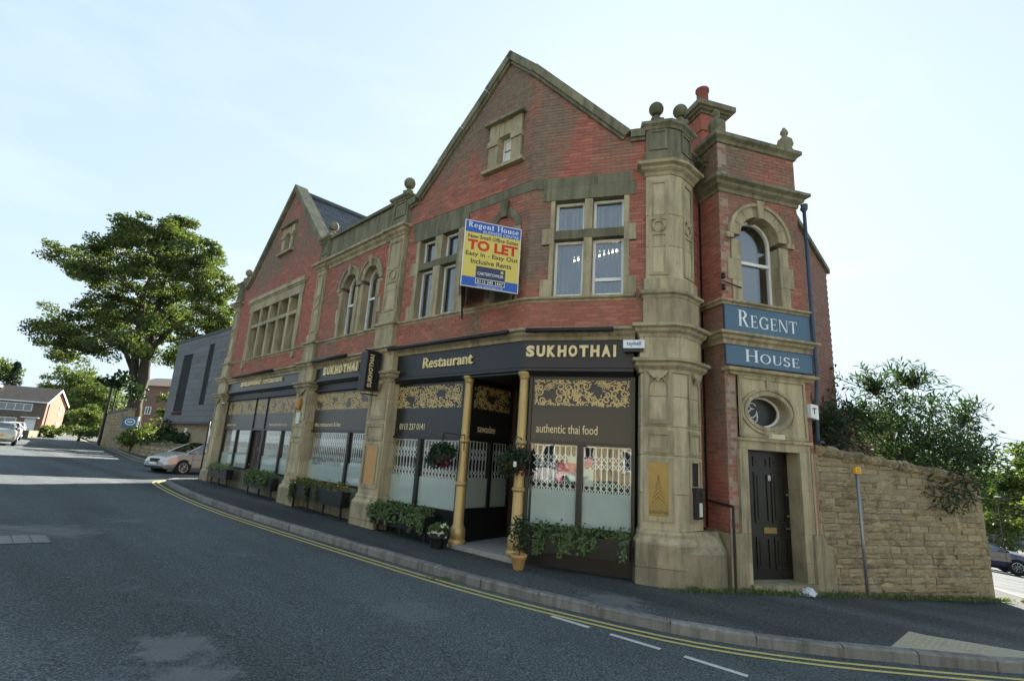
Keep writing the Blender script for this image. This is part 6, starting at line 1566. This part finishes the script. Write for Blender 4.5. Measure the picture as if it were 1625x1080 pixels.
def conifer(px, pyt, pyb, D, wpx, lab, seed):
    top = pd(px, pyt, D); H = top.z - gz(top.x, top.y); R = random.Random(seed); t = thing('conifer', lab, 'tree', (top.x, top.y, gz(top.x, top.y))); lf = MB(); tk = MB(); wm = wpx * D / FPX
    tk.tube([(top.x, top.y, gz(top.x, top.y)), (top.x, top.y, top.z - .3)], [.3, .04], 8)
    for i in range(26):
        z = top.z - H * (i + .5) / 30; rr_ = wm * (i + 1) / 16
        for k in range(7): a = R.uniform(0, 6.28); q = rr_ * R.uniform(.6, 1.05); e = Vector((top.x + q * math.cos(a), top.y + q * math.sin(a), z - .25 * q)); s = Vector((top.x, top.y, z)); tk.tube([s, e], [.03, .01], 3); [cloud(lf, s.lerp(e, f), (.3, .3, .14), 8, .32, .14, R, .6) for f in (.35, .6, .8, 1.0)]
    tk.build('trunk', MT['bark'], t); lf.build('crown', MT['leaf_conifer'], t)
conifer(29, 574, 610, 96, 22, 'dark conifer rising behind the roof of the brown house', 51)
hedge_tree('round_tree', 'grey green tree behind the brown house chimney beside the conifer', 0, 590, 100, 3.0, 4.0, 'leaf_syc', 40, 52, l=.55, cr=1.3)

# ---- brown semi-detached house
hc = gpx(62, 688.3); FHs = Frame(hc.x, hc.y, *azd(68)); hg = gz(hc.x, hc.y) - .1
def zat(fr_pt, x, y): q = ray(x, y); return q.z * math.hypot(fr_pt.x, fr_pt.y) / math.hypot(q.x, q.y)
ze = hg + 4.75; zr = hg + 6.75; dp = 6.8
hs = thing('semi_detached_house', 'brown brick house with tiled roof, white bargeboards and wide windows', 'house', (hc.x, hc.y, hg))
m = MB(); m.box(FHs, -22, 0, -dp, 0, hg - .5, ze); hw = m.build('wall', MT['brick_house'], hs)
m = MB(); m.polyfr(Frame(*FHs.xy(0, 0), -FHs.n[0], -FHs.n[1]), [(0, ze), (dp, ze), (dp / 2, zr)], -.05, .0); m.build('gable', MT['brick_house'], hs)
m = MB(); e = .35
m.raw([FHs.P(-22, e, ze - .15), FHs.P(.25, e, ze - .15), FHs.P(.25, -dp / 2, zr + .1), FHs.P(-22, -dp / 2, zr + .1), FHs.P(-22, -dp - e, ze - .15), FHs.P(.25, -dp - e, ze - .15)], [(0, 1, 2, 3), (3, 2, 5, 4)]); m.build('roof', MT['tile_brown'], hs)
FHg = Frame(*FHs.xy(.27, .35), -FHs.n[0], -FHs.n[1])
for a, b in (((0, ze - .2), (dp / 2 + .35, zr + .08)), ((dp + .7, ze - .2), (dp / 2 + .35, zr + .08))):
    m = MB(); m.polyfr(FHg, [a, b, (b[0], b[1] - .32), (a[0], a[1] - .28)] if a[0] < b[0] else [b, a, (a[0], a[1] - .28), (b[0], b[1] - .32)], -.03, .03); m.build('bargeboard', MT['white'], hs)
m = MB(); m.box(FHs, -22, .05, .02, .06, hg + 2.3, ze - .25); m.build('tile_hanging', MT['tile_brown'], hs)
m = MB(); m.box(FHs, -22, .2, .28, .40, ze - .28, ze - .12); m.build('gutter', MT['white'], hs)
def hwin(u0, u1, z0, z1, nb, nm='window'):
    m = MB(); strips(m, FHs, u0, u1, z0, z1, .02, .12, .09)
    for i in range(1, nb): u = u0 + (u1 - u0) * i / nb; m.box(FHs, u - .04, u + .04, .02, .115, z0, z1)
    w = m.build(nm, MT['white'], hs); m = MB(); m.box(FHs, u0 + .05, u1 - .05, .02, .08, z0 + .05, z1 - .05); m.build('pane', MT['car_glass'], w)
    m = MB(); m.box(FHs, u0 + .06, u1 - .06, .015, .03, z0 + .06, z1 - .06); m.build('curtain', MT['blind'], w)
hwin(-5.4, -1.5, hg + 3.2, hg + 4.25, 4); hwin(-10.5, -7.3, hg + 3.2, hg + 4.25, 3); hwin(-6.6, -2.9, hg + .75, hg + 2.2, 3); hwin(-12.5, -9, hg + .75, hg + 2.2, 3)
m = MB(); m.box(FHs, -2.0, -.75, .03, .10, hg, hg + 2.15); m.build('door', MT['white'], hs); m = MB(); m.box(FHs, -2.3, -.3, .0, .7, hg + 2.25, hg + 2.38); m.build('porch_roof', MT['white_paint'], hs)
x, y = FHs.xy(-9.5, -dp / 2); m = MB(); m.box(FHs, -10, -9.1, -dp / 2 - .4, -dp / 2 + .4, zr - .4, zr + 1.1); m.build('chimney', MT['brick_house'], hs)
m = MB(); m.box(FHs, -8.3, -6.6, -dp * .42, -dp * .30, zr - .35, zr - .05); m.build('roof_light', MT['white'], hs)
for z in (hg + 1.5, hg + 2.9, hg + 3.9): m = MB(); m.box(Frame(*FHs.xy(.01, 0), -FHs.n[0], -FHs.n[1]), 4.6, 5.3, .0, .06, z, z + .45); m.build('vent', MT['white'], hs)
m = MB(); m.tube([FHs.P(.05, -.8, hg), FHs.P(.05, -.8, ze)], .06, 6); m.build('drainpipe', MT['iron'], hs)
gw1 = gpx(48, 694); gw2 = gpx(135, 690); fw = Frame(gw1.x, gw1.y, gw2.x - gw1.x, gw2.y - gw1.y); lw = math.hypot(gw2.x - gw1.x, gw2.y - gw1.y)
m = MB(); m.box(fw, -14, lw * .5, -.25, 0, gz(gw1.x, gw1.y) - .4, gz(gw1.x, gw1.y) + .75); tag(m.build('garden_wall', MT['stone_dark']), 'low dark garden wall in front of the brown brick house', 'wall')

# ---- roadside stone walls on the far side of the side road
def coursed_wall(nm, lab, p, q, h0, h1, ch, bl, th=.45, seed=1, mat='rubble'):
    fr = Frame(p.x, p.y, q.x - p.x, q.y - p.y); L = math.hypot(q.x - p.x, q.y - p.y); zb = gz((p.x + q.x) / 2, (p.y + q.y) / 2) + .1
    t = thing(nm, lab, 'stone wall', fr.P(L / 2, -th / 2, zb)); m = MB(); m.hexa([fr.P(0, 0, zb - .5), fr.P(L, 0, zb - .5), fr.P(L, -th, zb - .5), fr.P(0, -th, zb - .5), fr.P(0, -.0, zb + h0 - .03), fr.P(L, 0, zb + h1 - .03), fr.P(L, -th, zb + h1 - .03), fr.P(0, -th, zb + h0 - .03)]); m.build('mortar_bed', MT['rubble_mortar'], t)
    R = random.Random(seed); z = 0; k = 0
    while z < max(h0, h1):
        u = -R.random() * bl * .5
        while u < L:
            l = bl * R.uniform(.7, 1.3); a, b = max(0, u), min(L, u + l); hh = h0 + (h1 - h0) * ((a + b) / 2 / L)
            if b - a > .1 and z + ch <= hh + .05: rstone(fr, a + .012, b - .012, zb + z + .012, zb + z + ch - .012, -.1, .045 + R.uniform(-.01, .02), 0, t)
            u += l
        z += ch; k += 1
    m = MB(); m.hexa([fr.P(-.05, .06, zb + h0 - .02), fr.P(L + .05, .06, zb + h1 - .02), fr.P(L + .05, -th - .06, zb + h1 - .02), fr.P(-.05, -th - .06, zb + h0 - .02), fr.P(-.05, .06, zb + h0 + .13), fr.P(L + .05, .06, zb + h1 + .13), fr.P(L + .05, -th - .06, zb + h1 + .13), fr.P(-.05, -th - .06, zb + h0 + .13)]); m.build('coping', MT['stone_dark'], t)
    return fr, L
pA = gpx(154, 703, .115); pB = gpx(189, 714, .115)
coursed_wall('roadside_wall', 'tall coursed stone wall pier beneath the sycamore', pA, pB, 3.0, 3.15, .27, .75, .5, 3)
pC = gpx(196, 714, .115); pD_ = gpx(292, 741, .115)
coursed_wall('roadside_wall', 'low stone garden wall behind the silver car', pC, pD_, .75, .95, .24, .55, .4, 4)
gsh = [(212, 693, 40, 1.2, .8, 'leaf_bright'), (232, 695, 38, 1.5, .9, 'leaf_syc'), (255, 695, 36, 1.6, .9, 'leaf_syc'), (280, 693, 34, 1.4, 1.0, 'leaf_dark'), (300, 700, 32, 1.2, .8, 'leaf_dark'), (207, 668, 46, .9, 1.6, 'leaf_bright'), (262, 660, 42, .9, 2.0, 'leaf_bright'), (300, 655, 42, 1.2, 2.4, 'leaf_syc')]
labs = ['bright shrub behind the low wall by the blue sign', 'spreading green shrub behind the low stone wall', 'grassy shrub in the middle of the walled garden', 'dark shrub below the slate clad building', 'dark low shrub behind the silver hatchback', 'tall bright shrub beside the sycamore trunk', 'small light tree in front of the stone cottage', 'leafy tree between cottage and slate clad building']
for (x, y, D_, rx, rz, mt), lb_, k in zip(gsh, labs, range(9)): hedge_tree('shrub', lb_, x, y, D_, rx, rz, mt, 26, 60 + k, 'shrub', .22, cr=.5)
# estate agent sign, poles
t = gpx(193, 712, .115); sg = pd(205, 672, 40.5); so = thing('estate_sign', 'blue oval logo sign on a white post above the low stone wall', 'sign', (sg.x, sg.y, gz(sg.x, sg.y))); FSg = Frame(sg.x - .5, sg.y, 1, .15)
m = MB(); m.box(FSg, -.05, 1.0, -.02, .02, sg.z - .35, sg.z + .55); m.build('board', MT['sign_blue'], so)
n = 24; m = MB()
for i in range(n):
    a, b = 2 * math.pi * i / n, 2 * math.pi * (i + 1) / n; m.polyfr(FSg, [(.5 + .38 * math.cos(a), sg.z + .15 + .26 * math.sin(a)), (.5 + .38 * math.cos(b), sg.z + .15 + .26 * math.sin(b)), (.5 + .30 * math.cos(b), sg.z + .15 + .19 * math.sin(b)), (.5 + .30 * math.cos(a), sg.z + .15 + .19 * math.sin(a))], .02, .026)
m.box(FSg, .32, .68, .02, .025, sg.z + .1, sg.z + .2); m.build('oval_logo', MT['letter_white'], so)
m = MB(); m.box(FSg, 1.0, 1.1, -.05, .05, gz(sg.x, sg.y), sg.z + .6); m.build('post', MT['white_paint'], so)
pp_ = gpx(156, 706, .115); tag(MB().tube([(pp_.x, pp_.y, pp_.z), (pp_.x, pp_.y, pp_.z + 6.8)], [.13, .10], 8).build('utility_pole', MT['iron']), 'dark utility pole standing against the tall stone wall', 'pole')
pq = gpx(160, 699, .115); tag(MB().tube([(pq.x - 1, pq.y + 2, pq.z), (pq.x - 1, pq.y + 2, pq.z + 7.5)], [.10, .08], 8).build('utility_pole', MT['iron']), 'thinner pole behind the tall stone wall', 'pole')
# stone cottage
cc = pd(240, 680, 62); cg = gz(cc.x, cc.y) - .1; FCt = Frame(cc.x, cc.y, *azd(100)); ct = thing('stone_cottage', 'stone cottage with white window frames seen between sycamore and slate building', 'house', (cc.x, cc.y, cg)); ctop = pd(250, 607, 62).z
m = MB(); m.box(FCt, -4, 9, -7, 0, cg - .4, ctop - .3); m.build('wall', MT['brick_rear'], ct)
m = MB(); m.raw([FCt.P(-4.3, .3, ctop - .4), FCt.P(9.3, .3, ctop - .4), FCt.P(9.3, -3.5, ctop + 1.0), FCt.P(-4.3, -3.5, ctop + 1.0), FCt.P(-4.3, -7.3, ctop - .4), FCt.P(9.3, -7.3, ctop - .4)], [(0, 1, 2, 3), (3, 2, 5, 4)]); m.build('roof', MT['tile_brown'], ct)
for x0, x1, y0, y1 in ((229, 241, 645, 657), (222, 232, 675, 679)):
    a, b = FCt.px(x0, y1, .05), FCt.px(x1, y0, .05); m = MB(); strips(m, FCt, a[0], b[0], a[1], b[1], .0, .1, .12); c = (a[0] + b[0]) / 2; m.box(FCt, c - .06, c + .06, 0, .1, a[1], b[1]); w = m.build('window', MT['white'], ct); m = MB(); m.box(FCt, a[0], b[0], -.02, .03, a[1], b[1]); m.build('pane', MT['black_panel'], w)

# ---- slate clad modern building
gA = pd(258, 670, 34.0); FGy = Frame(gA.x, gA.y, *azd(131)); gz0 = gz(gA.x, gA.y)
uRt = FGy.px(352, 600)[0]; ztop = FGy.px(284, 545)[1]; zclb = FGy.px(262, 669)[1]; zj = FGy.px(300, 596)[1]; uL0 = 0.0
gb = thing('slate_building', 'modern building clad in grey slate panels over a stone ground floor', 'building', (gA.x, gA.y, gz0))
m = MB(); m.box(FGy, uL0 + .05, uRt - .05, -8, -.32, gz0 - .5, zclb + .02); m.build('stone_base', MT['rubble'], gb)
m = MB(); m.box(FGy, uL0, uRt, -8, -.05, zclb, ztop - .05); m.build('wall', MT['dark_room'], gb)
wins = [(FGy.px(300, 560)[0], FGy.px(312, 560)[0], FGy.px(276, 655)[1], FGy.px(300, 558)[1]), (FGy.px(333, 545)[0], FGy.px(340, 545)[0], FGy.px(318, 640)[1], FGy.px(337, 545)[1])]
wins = [(FGy.px(283, 610)[0], FGy.px(297, 610)[0], FGy.px(272, 655)[1], FGy.px(300, 562)[1]), (FGy.px(325, 590)[0], FGy.px(333, 590)[0], FGy.px(318, 640)[1], FGy.px(338, 548)[1])]
R = random.Random(3); z = zclb; row = 0; H = (ztop - zclb) / 16
while z < ztop - .02:
    u = uL0 - (row % 3) * .6
    while u < uRt:
        a, b = max(uL0, u), min(uRt, u + 1.8)
        for (x0, x1) in sub((a, b), [(w0, w1) for w0, w1, y0, y1 in wins if y0 < z + H / 2 < y1]):
            if x1 - x0 > .05: block('slate_panel', gb, FGy, x0 + .004, x1 - .004, -.05, R.uniform(-.004, .006), z + .005, z + H - .005, MT['cladding'])
        u += 1.8
    z += H; row += 1
for w0, w1, y0, y1 in wins:
    m = MB(); strips(m, FGy, w0, w1, y0, y1, -.25, -.12, .06)
    for k in (.36, .66): m.box(FGy, w0, w1, -.25, -.11, y0 + (y1 - y0) * k, y0 + (y1 - y0) * k + .07)
    w = m.build('window', MT['iron'], gb); m = MB(); m.box(FGy, w0, w1, -.24, -.22, y0, y1); m.build('pane', MT['glass_hi'], w); m = MB(); m.box(FGy, w0, w1, -.5, -.4, y0, y1); m.build('room_wall', MT['concrete'], w); m = MB(); m.box(FGy, w0 + .06, w1 - .06, -.30, -.28, y0 + .06, y0 + (y1 - y0) * .34); m.build('blind', MT['paper'], w)
m = MB(); m.box(FGy, wins[0][0], wins[0][1], -.2, .05, wins[0][2] - .12, wins[0][2] + .05); m.build('flower_ledge', MT['petal_red'], gb)
m = MB(); m.box(FGy, uL0 - .05, uRt + .05, -8.05, .04, ztop - .04, ztop + .1); m.box(FGy, uL0 - .02, uRt + .02, -8, .02, zclb - .12, zclb); m.build('edge_trim', MT['iron'], gb)
for a, b in ((uRt * .86, uRt * .98), (uRt * .40, uRt * .45)): m = MB(); m.box(FGy, a, b, -.34, -.28, gz0 + .2, zclb - .35); w = m.build('window', MT['white'], gb); m = MB(); m.box(FGy, a + .08, b - .08, -.3, -.27, gz0 + .3, zclb - .45); m.build('pane', MT['glass'], w)
gs2 = MB(); gs2.box(FGy, uRt, uRt + 1.2, -8.5, -.2, zclb, ztop - .4); gs2.build('side_bay', MT['door_wood'], gb)

# ================================================================== cars
def paint(nm, c, metal=.5):
    m, t, b, _ = nt(nm); b.inputs['Base Color'].default_value = (*c, 1); b.inputs['Metallic'].default_value = metal; b.inputs['Roughness'].default_value = .3
    b.inputs['Coat Weight'].default_value = .6; b.inputs['Coat Roughness'].default_value = .06; return m
PAINT = {'silver': paint('paint_silver', (.48, .47, .44)), 'white': paint('paint_white', (.72, .72, .72), 0), 'blue': paint('paint_blue', (.045, .055, .10)), 'grey': paint('paint_grey', (.20, .21, .22)), 'blue2': paint('paint_deep_blue', (.04, .06, .16))}
MT['tyre'] = simple('tyre', (.012, .012, .012), .85); MT['rim'] = simple('rim', (.42, .42, .42), .3, metal=.8, var=.05); MT['lamp_clear'] = simple('lamp_clear', (.6, .62, .65), .15, metal=.3, var=.05); MT['lamp_red'] = simple('lamp_red', (.35, .01, .01), .25, var=.05)
HATCH = [(-2.12, .40, .70, .73, .70, .70, .60), (-2.04, .27, .92, .96, .80, .79, .70), (-1.86, .22, .96, 1.05, .84, .84, .70), (-1.42, .20, .96, 1.40, .86, .87, .60), (-.7, .19, .95, 1.45, .87, .88, .63), (.25, .19, .93, 1.41, .87, .88, .61), (1.12, .20, .92, .96, .87, .86, .72), (1.62, .22, .83, .87, .85, .83, .66), (1.98, .24, .68, .73, .79, .76, .60), (2.12, .32, .52, .54, .68, .66, .50)]
MINIV = [(-2.1, .40, .75, .8, .72, .72, .62), (-2.02, .27, .98, 1.02, .82, .82, .74), (-1.9, .22, 1.0, 1.25, .85, .85, .70), (-1.65, .20, 1.0, 1.55, .87, .87, .64), (-.7, .19, .99, 1.62, .87, .88, .66), (.3, .19, .98, 1.57, .87, .88, .63), (1.25, .20, .97, 1.03, .87, .86, .72), (1.70, .22, .86, .90, .85, .83, .66), (2.0, .24, .7, .74, .79, .76, .60), (2.12, .32, .52, .54, .68, .66, .50)]
def car(lab, pos, heading, paintk, prof=HATCH, sc=1.0, group=None, detail=True):
    """heading: azimuth the nose points to"""
    t = thing('parked_car', lab, 'car', (pos[0], pos[1], pos[2]), group); hx, hy = azd(heading); sx, sy = hy, -hx
    ox, oy, oz = pos
    def L(x, y, z): return (ox + (hx * x + sx * y) * sc, oy + (hy * x + sy * y) * sc, oz + z * sc)
    body = MB(); glass = MB(); n = len(prof)
    def sec(s):
        x, zl, zb, zt, wl, wb, wt = s; zm = zl + (zb - zl) * .45
        return [(0, zl), (wl * .92, zl), (wl + .01, zl + .12), (wl + .03, zm), (wb, zb), (wt, zt), (wt * .55, zt + .035), (0, zt + .045)]
    K = 8
    for sgn in (1, -1):
        for i in range(n - 1):
            A_, B_ = sec(prof[i]), sec(prof[i + 1]); xa, xb = prof[i][0], prof[i + 1][0]
            for k in range(K - 1):
                q = [L(xa, sgn * A_[k][0], A_[k][1]), L(xb, sgn * B_[k][0], B_[k][1]), L(xb, sgn * B_[k + 1][0], B_[k + 1][1]), L(xa, sgn * A_[k + 1][0], A_[k + 1][1])]
                cab = i in (3, 4); scr = i == 5 or i == 2
                tgt = glass if ((cab and k == 4) or (scr and k >= 4)) else body
                tgt.raw(q, [(0, 1, 2, 3)])
    for s in (prof[0], prof[-1]):
        c = sec(s); body.raw([L(s[0], a, b) for a, b in c] + [L(s[0], -a, b) for a, b in c[::-1]], [tuple(range(2 * K))])
    bo = body.build('body', PAINT[paintk], t, True); 
    gl = glass.build('windows', MT['car_glass'], t)
    def pil(a, b, rr_): mm = MB(); mm.tube([a, b], rr_ * sc, 5); mm.build('pillar', PAINT[paintk], t, True)
    inn = MB(); inn.hexa([L(-1.7, -.7, .5), L(.9, -.7, .5), L(.9, .7, .5), L(-1.7, .7, .5), L(-1.3, -.5, .92), L(.6, -.5, .92), L(.6, .5, .92), L(-1.3, .5, .92)]); inn.build('interior', MT['dark_room'], t)
    for s in (-1, 1):
        for xp in (-1.42, -.55, .25):
            st = min(prof, key=lambda q: abs(q[0] - xp)); c = sec(st); pil(L(xp + .05, s * (c[4][0] + .003), c[4][1]), L(xp, s * (c[5][0] + .006), c[5][1]), .035)
        cA, cB = sec(prof[5]), sec(prof[6]); pil(L(prof[5][0], s * cA[5][0], cA[5][1]), L(prof[6][0], s * cB[5][0], cB[5][1]), .03)
        cA, cB = sec(prof[2]), sec(prof[3]); pil(L(prof[2][0], s * cA[5][0], cA[5][1]), L(prof[3][0], s * cB[5][0], cB[5][1]), .045)
    for xw in (-1.28, 1.30):
        for s in (-1, 1):
            m = MB(); m.tube([L(xw, s * .70, .31), L(xw, s * .895, .31)], .37 * sc, 20); m.build('wheel_arch', MT['tyre'], t)
            m = MB(); m.tube([L(xw, s * .72, .31), L(xw, s * .90, .31), L(xw, s * .905, .31)], [.31 * sc, .31 * sc, .29 * sc], 22); w = m.build('wheel', MT['tyre'], t)
            m = MB()
            for k in range(9): a = 2 * math.pi * k / 9; b2 = a + .12; m.tube([L(xw + .03 * math.cos(a), s * .912, .31 + .03 * math.sin(a)), L(xw + .20 * math.cos(b2), s * .91, .31 + .20 * math.sin(b2))], .016 * sc, 4)
            pr = [L(xw + .205 * math.cos(2 * math.pi * k / 20), s * .908, .31 + .205 * math.sin(2 * math.pi * k / 20)) for k in range(21)]; m.tube(pr, .018 * sc, 5, False); m.build('rim', MT['rim'], w)
    def bx(name, x0, x1, y0, y1, z0, z1, mt, p=t): mm = MB(); mm.hexa([L(x0, y0, z0), L(x1, y0, z0), L(x1, y1, z0), L(x0, y1, z0), L(x0, y0, z1), L(x1, y0, z1), L(x1, y1, z1), L(x0, y1, z1)]); return mm.build(name, mt, p)
    for s in (-1, 1):
        m = MB(); m.hexa([L(1.93, s * .45, .60), L(2.03, s * .45, .58), L(1.86, s * .77, .62), L(1.75, s * .77, .62), L(1.84, s * .45, .745), L(1.99, s * .45, .70), L(1.80, s * .785, .755), L(1.66, s * .785, .77)]); m.build('headlight', MT['lamp_clear'], t)
        m = MB(); m.hexa([L(-2.09, s * .5, .70), L(-1.95, s * .5, .70), L(-1.9, s * .81, .70), L(-2.0, s * .81, .70), L(-2.08, s * .52, .90), L(-1.95, s * .52, .90), L(-1.85, s * .82, .92), L(-1.98, s * .80, .92)]); m.build('tail_light', MT['lamp_red'], t)
        bx('mirror', .72, .86, s * .90 - .06, s * .90 + .06, .93, 1.06, PAINT[paintk])
    bx('grille', 2.02, 2.135, -.28, .28, .42, .68, MT['iron']); bx('lower_intake', 2.04, 2.13, -.62, .62, .26, .36, MT['iron']); bx('front_plate', 2.13, 2.15, -.26, .26, .42, .52, MT['white']); bx('rear_plate', -2.16, -2.10, -.26, .26, .56, .68, MT['yellow_sign'])
    if detail:
        m = MB()
        for s in (-1, 1):
            for x0 in (-.55, .92): c = sec(prof[5]); m.tube([L(x0, s * .905, .30), L(x0 + .03, s * .905, .90)], .006, 4)
            m.tube([L(-1.35, s * .905, .70), L(.95, s * .905, .68)], .006, 4)
        m.build('door_seams', MT['iron'], t); 
        for s in (-1, 1): bx('door_handle', -.3, -.08, s * .90 - .015, s * .90 + .015, .80, .83, PAINT[paintk])
    return t
def gpos(x, y): return (x, y, gz(x, y))
p = gpx(240, 751); q_ = azd(225)
q_ = gpx(288, 752.5); car('silver hatchback emerging from the side road beside the brick building', gpos(q_.x - .24, q_.y + 1.55), 205, 'silver')
lc = [('silver car parked second in the roadside row', (-8, 705), 'silver', HATCH), ('white hatchback parked with its tail lights showing', (7, 697), 'white', HATCH), ('small white car parked last in the row towards the brown house', (19, 691), 'white', HATCH)]
for lb_, (x, y), k, pf in lc:
    g = gpx(x, y); car(lb_, gpos(g.x - 1.0, g.y + 1.2), -42, k, pf, detail=False, group='cars parked along the left kerb')
g = ray(1618, 909) * 24.0; g = Vector((g.x - .79, g.y + 1.38, 0)); car('dark grey hatchback parked beyond the end of the rubble wall', gpos(g.x, g.y), 118, 'blue', HATCH)
car('deep blue car parked behind the dark grey hatchback', gpos(g.x + 2.6, g.y + 3.4), 118, 'blue2', HATCH)

# ================================================================== right-hand background
hedge_tree('round_tree', 'dark green tree beyond the end of the rubble wall', 1585, 775, 60, 6.0, 4.6, 'leaf_syc', 80, 71, l=.4, cr=1.1)
hedge_tree('round_tree', 'tall thin tree beside the grey rendered building', 1628, 752, 58, 2.0, 4.2, 'leaf_bright', 26, 72, l=.4, cr=.8)
hedge_tree('shrub', 'sunlit yellow green shrub behind the parked grey car', 1600, 838, 42, 4.2, 2.0, 'leaf_bright', 46, 73, 'shrub', .3, cr=.8)
hedge_tree('shrub', 'sunlit shrub growing behind the deep blue car', 1645, 832, 42, 3.4, 2.3, 'leaf_bright', 36, 74, 'shrub', .3, cr=.8)
hedge_tree('round_tree', 'low distant tree clump over the end of the rubble wall', 1560, 790, 75, 6, 4.2, 'leaf_syc', 40, 75, l=.5, cr=1.3)
lp_ = pd(1583, 790, 38); t = thing('street_lamp', 'slim black street lamp with flat head beyond the rubble wall', 'street lamp', (lp_.x, lp_.y, gz(lp_.x, lp_.y))); m = MB(); m.tube([(lp_.x, lp_.y, gz(lp_.x, lp_.y)), (lp_.x, lp_.y, lp_.z)], .045, 8); m.build('post', MT['iron'], t); m = MB(); m.lathe((lp_.x, lp_.y, lp_.z), [(.04, 0), (.20, .05), (.22, .09), (.06, .14)], 12); m.build('lamp_head', MT['grey_metal'], t)
gp = pd(1616, 830, 60); FGr = Frame(gp.x, gp.y, *azd(60)); t = thing('rendered_house', 'grey rendered building edge behind the shrubs and street lamp', 'building', (gp.x, gp.y, gz(gp.x, gp.y))); m = MB(); zt2 = pd(1616, 797, 60).z; m.polyfr(FGr, [(0, gz(gp.x, gp.y) - 1), (7, gz(gp.x, gp.y) - 1), (7, zt2 + 2.5), (3, zt2 + 2.4), (0, zt2)], -6, 0); m.build('wall', MT['concrete'], t)
m = MB(); m.polyfr(FGr, [(-.3, zt2 - .1), (3, zt2 + 2.4), (3, zt2 + 2.6), (-.3, zt2 + .1)], -6.2, .2); m.build('roof', MT['slate'], t)
w1 = FR_.P(r1, -.5, 2.6); w2 = pd(1700, 698, 45); pts = [Vector(w1).lerp(w2, i / 12) - Vector((0, 0, .9 * math.sin(math.pi * i / 12))) for i in range(13)]
tag(MB().tube(pts, .012, 4).build('overhead_cable', MT['iron']), 'thin overhead cable running off from the brick rear wing', 'cable')

# ================================================================== far side of the street (seen in the glass; terrace added out of view to bounce sunlight)
def far_house(x, y, w, h, lab):
    t = thing('bounce_terrace', lab, 'house', (x, y, gz(x, y))); f = Frame(x, y, -1, 0); g = gz(x, y)
    m = MB(); m.box(f, -w, w, -8, 0, g - 1, g + h); m.build('wall', MT['stone_clean'], t); m = MB(); m.raw([f.P(-w - .3, .4, g + h - .1), f.P(w + .3, .4, g + h - .1), f.P(w + .3, -4, g + h + 2.6), f.P(-w - .3, -4, g + h + 2.6), f.P(-w - .3, -8.4, g + h - .1), f.P(w + .3, -8.4, g + h - .1)], [(0, 1, 2, 3), (3, 2, 5, 4)]); m.build('roof', MT['slate'], t)
    for k in range(4):
        for zz in (1.0, 3.8): u = -w + (k + .5) * 2 * w / 4; m = MB(); strips(m, f, u - .6, u + .6, g + zz, g + zz + 1.4, .0, .06, .1); q = m.build('window', MT['white'], t); m = MB(); m.box(f, u - .55, u + .55, -.02, .02, g + zz + .05, g + zz + 1.35); m.build('pane', MT['black_panel'], q)
for x_, lab_ in ((-31, 'stone terrace house added unseen across the street for bounce light, facing the slate clad building'), (-17, 'stone terrace house added unseen across the street for bounce light, facing the middle pilaster'), (-3, 'stone terrace house added unseen across the street for bounce light, facing the entrance'), (11, 'stone terrace house added unseen across the street for bounce light, facing the corner pilaster'), (25, 'stone terrace house added unseen across the street for bounce light, facing the rubble wall')):
    far_house(x_, -18.5, 6.9, 6.0, lab_)
for k, (x, y, s) in enumerate(((4, -30, 6.2), (16, -31, 6.8), (-9, -31, 6.0), (-32, -31, 6))):
    c = Vector((x, y, gz(x, y) + s * 1.15)); R = random.Random(90 + k); lobes = [(Vector((c.x + v.x * s * .55, c.y + v.y * s * .55, c.z + v.z * s * .55)), (s * .5, s * .5, s * .45), 6) for v in (rv(R) for _ in range(12))]
    big_tree('round_tree', ['tree behind the terrace roof facing the shop entrance', 'tallest tree behind the terrace across the street', 'tree behind the terrace roof facing the middle pilaster', 'tree behind the terrace facing the slate clad building'][k], (x, y, gz(x, y)), lobes, None, 'leaf_syc', 34, .5, .36, 80 + k, .1, 'trees across the street', 1.2, [([(x, y, gz(x, y)), (x, y, c.z)], [.3, .15])])
car('white hatchback parked across the street, mirrored in the shop window', gpos(-9.5, -9.0), 90, 'white', HATCH)

for k, (x, y, h_, lb_) in enumerate(((48, 34, 5.0, 'broad tree standing alone past the parked deep blue car'), (58, 48, 6.0, 'tall tree in the row past the grey rendered building'), (40, 52, 5.5, 'tree directly behind the grey rendered building'), (66, 22, 6.5, 'last tree of the row leading away from the parked cars'))):
    c = Vector((x, y, gz(x, y) + h_ * 1.0)); R = random.Random(190 + k); lobes = [(Vector((c.x + v.x * h_ * .6, c.y + v.y * h_ * .6, c.z + v.z * h_ * .55)), (h_ * .5, h_ * .5, h_ * .45), 7) for v in (rv(R) for _ in range(14))]
    big_tree('round_tree', lb_, (x, y, gz(x, y)), lobes, None, 'leaf_syc', 36, .5, .36, 280 + k, .1, 'trees beyond the parked cars', 1.2, [([(x, y, gz(x, y)), (x, y, c.z)], [.3, .15])])
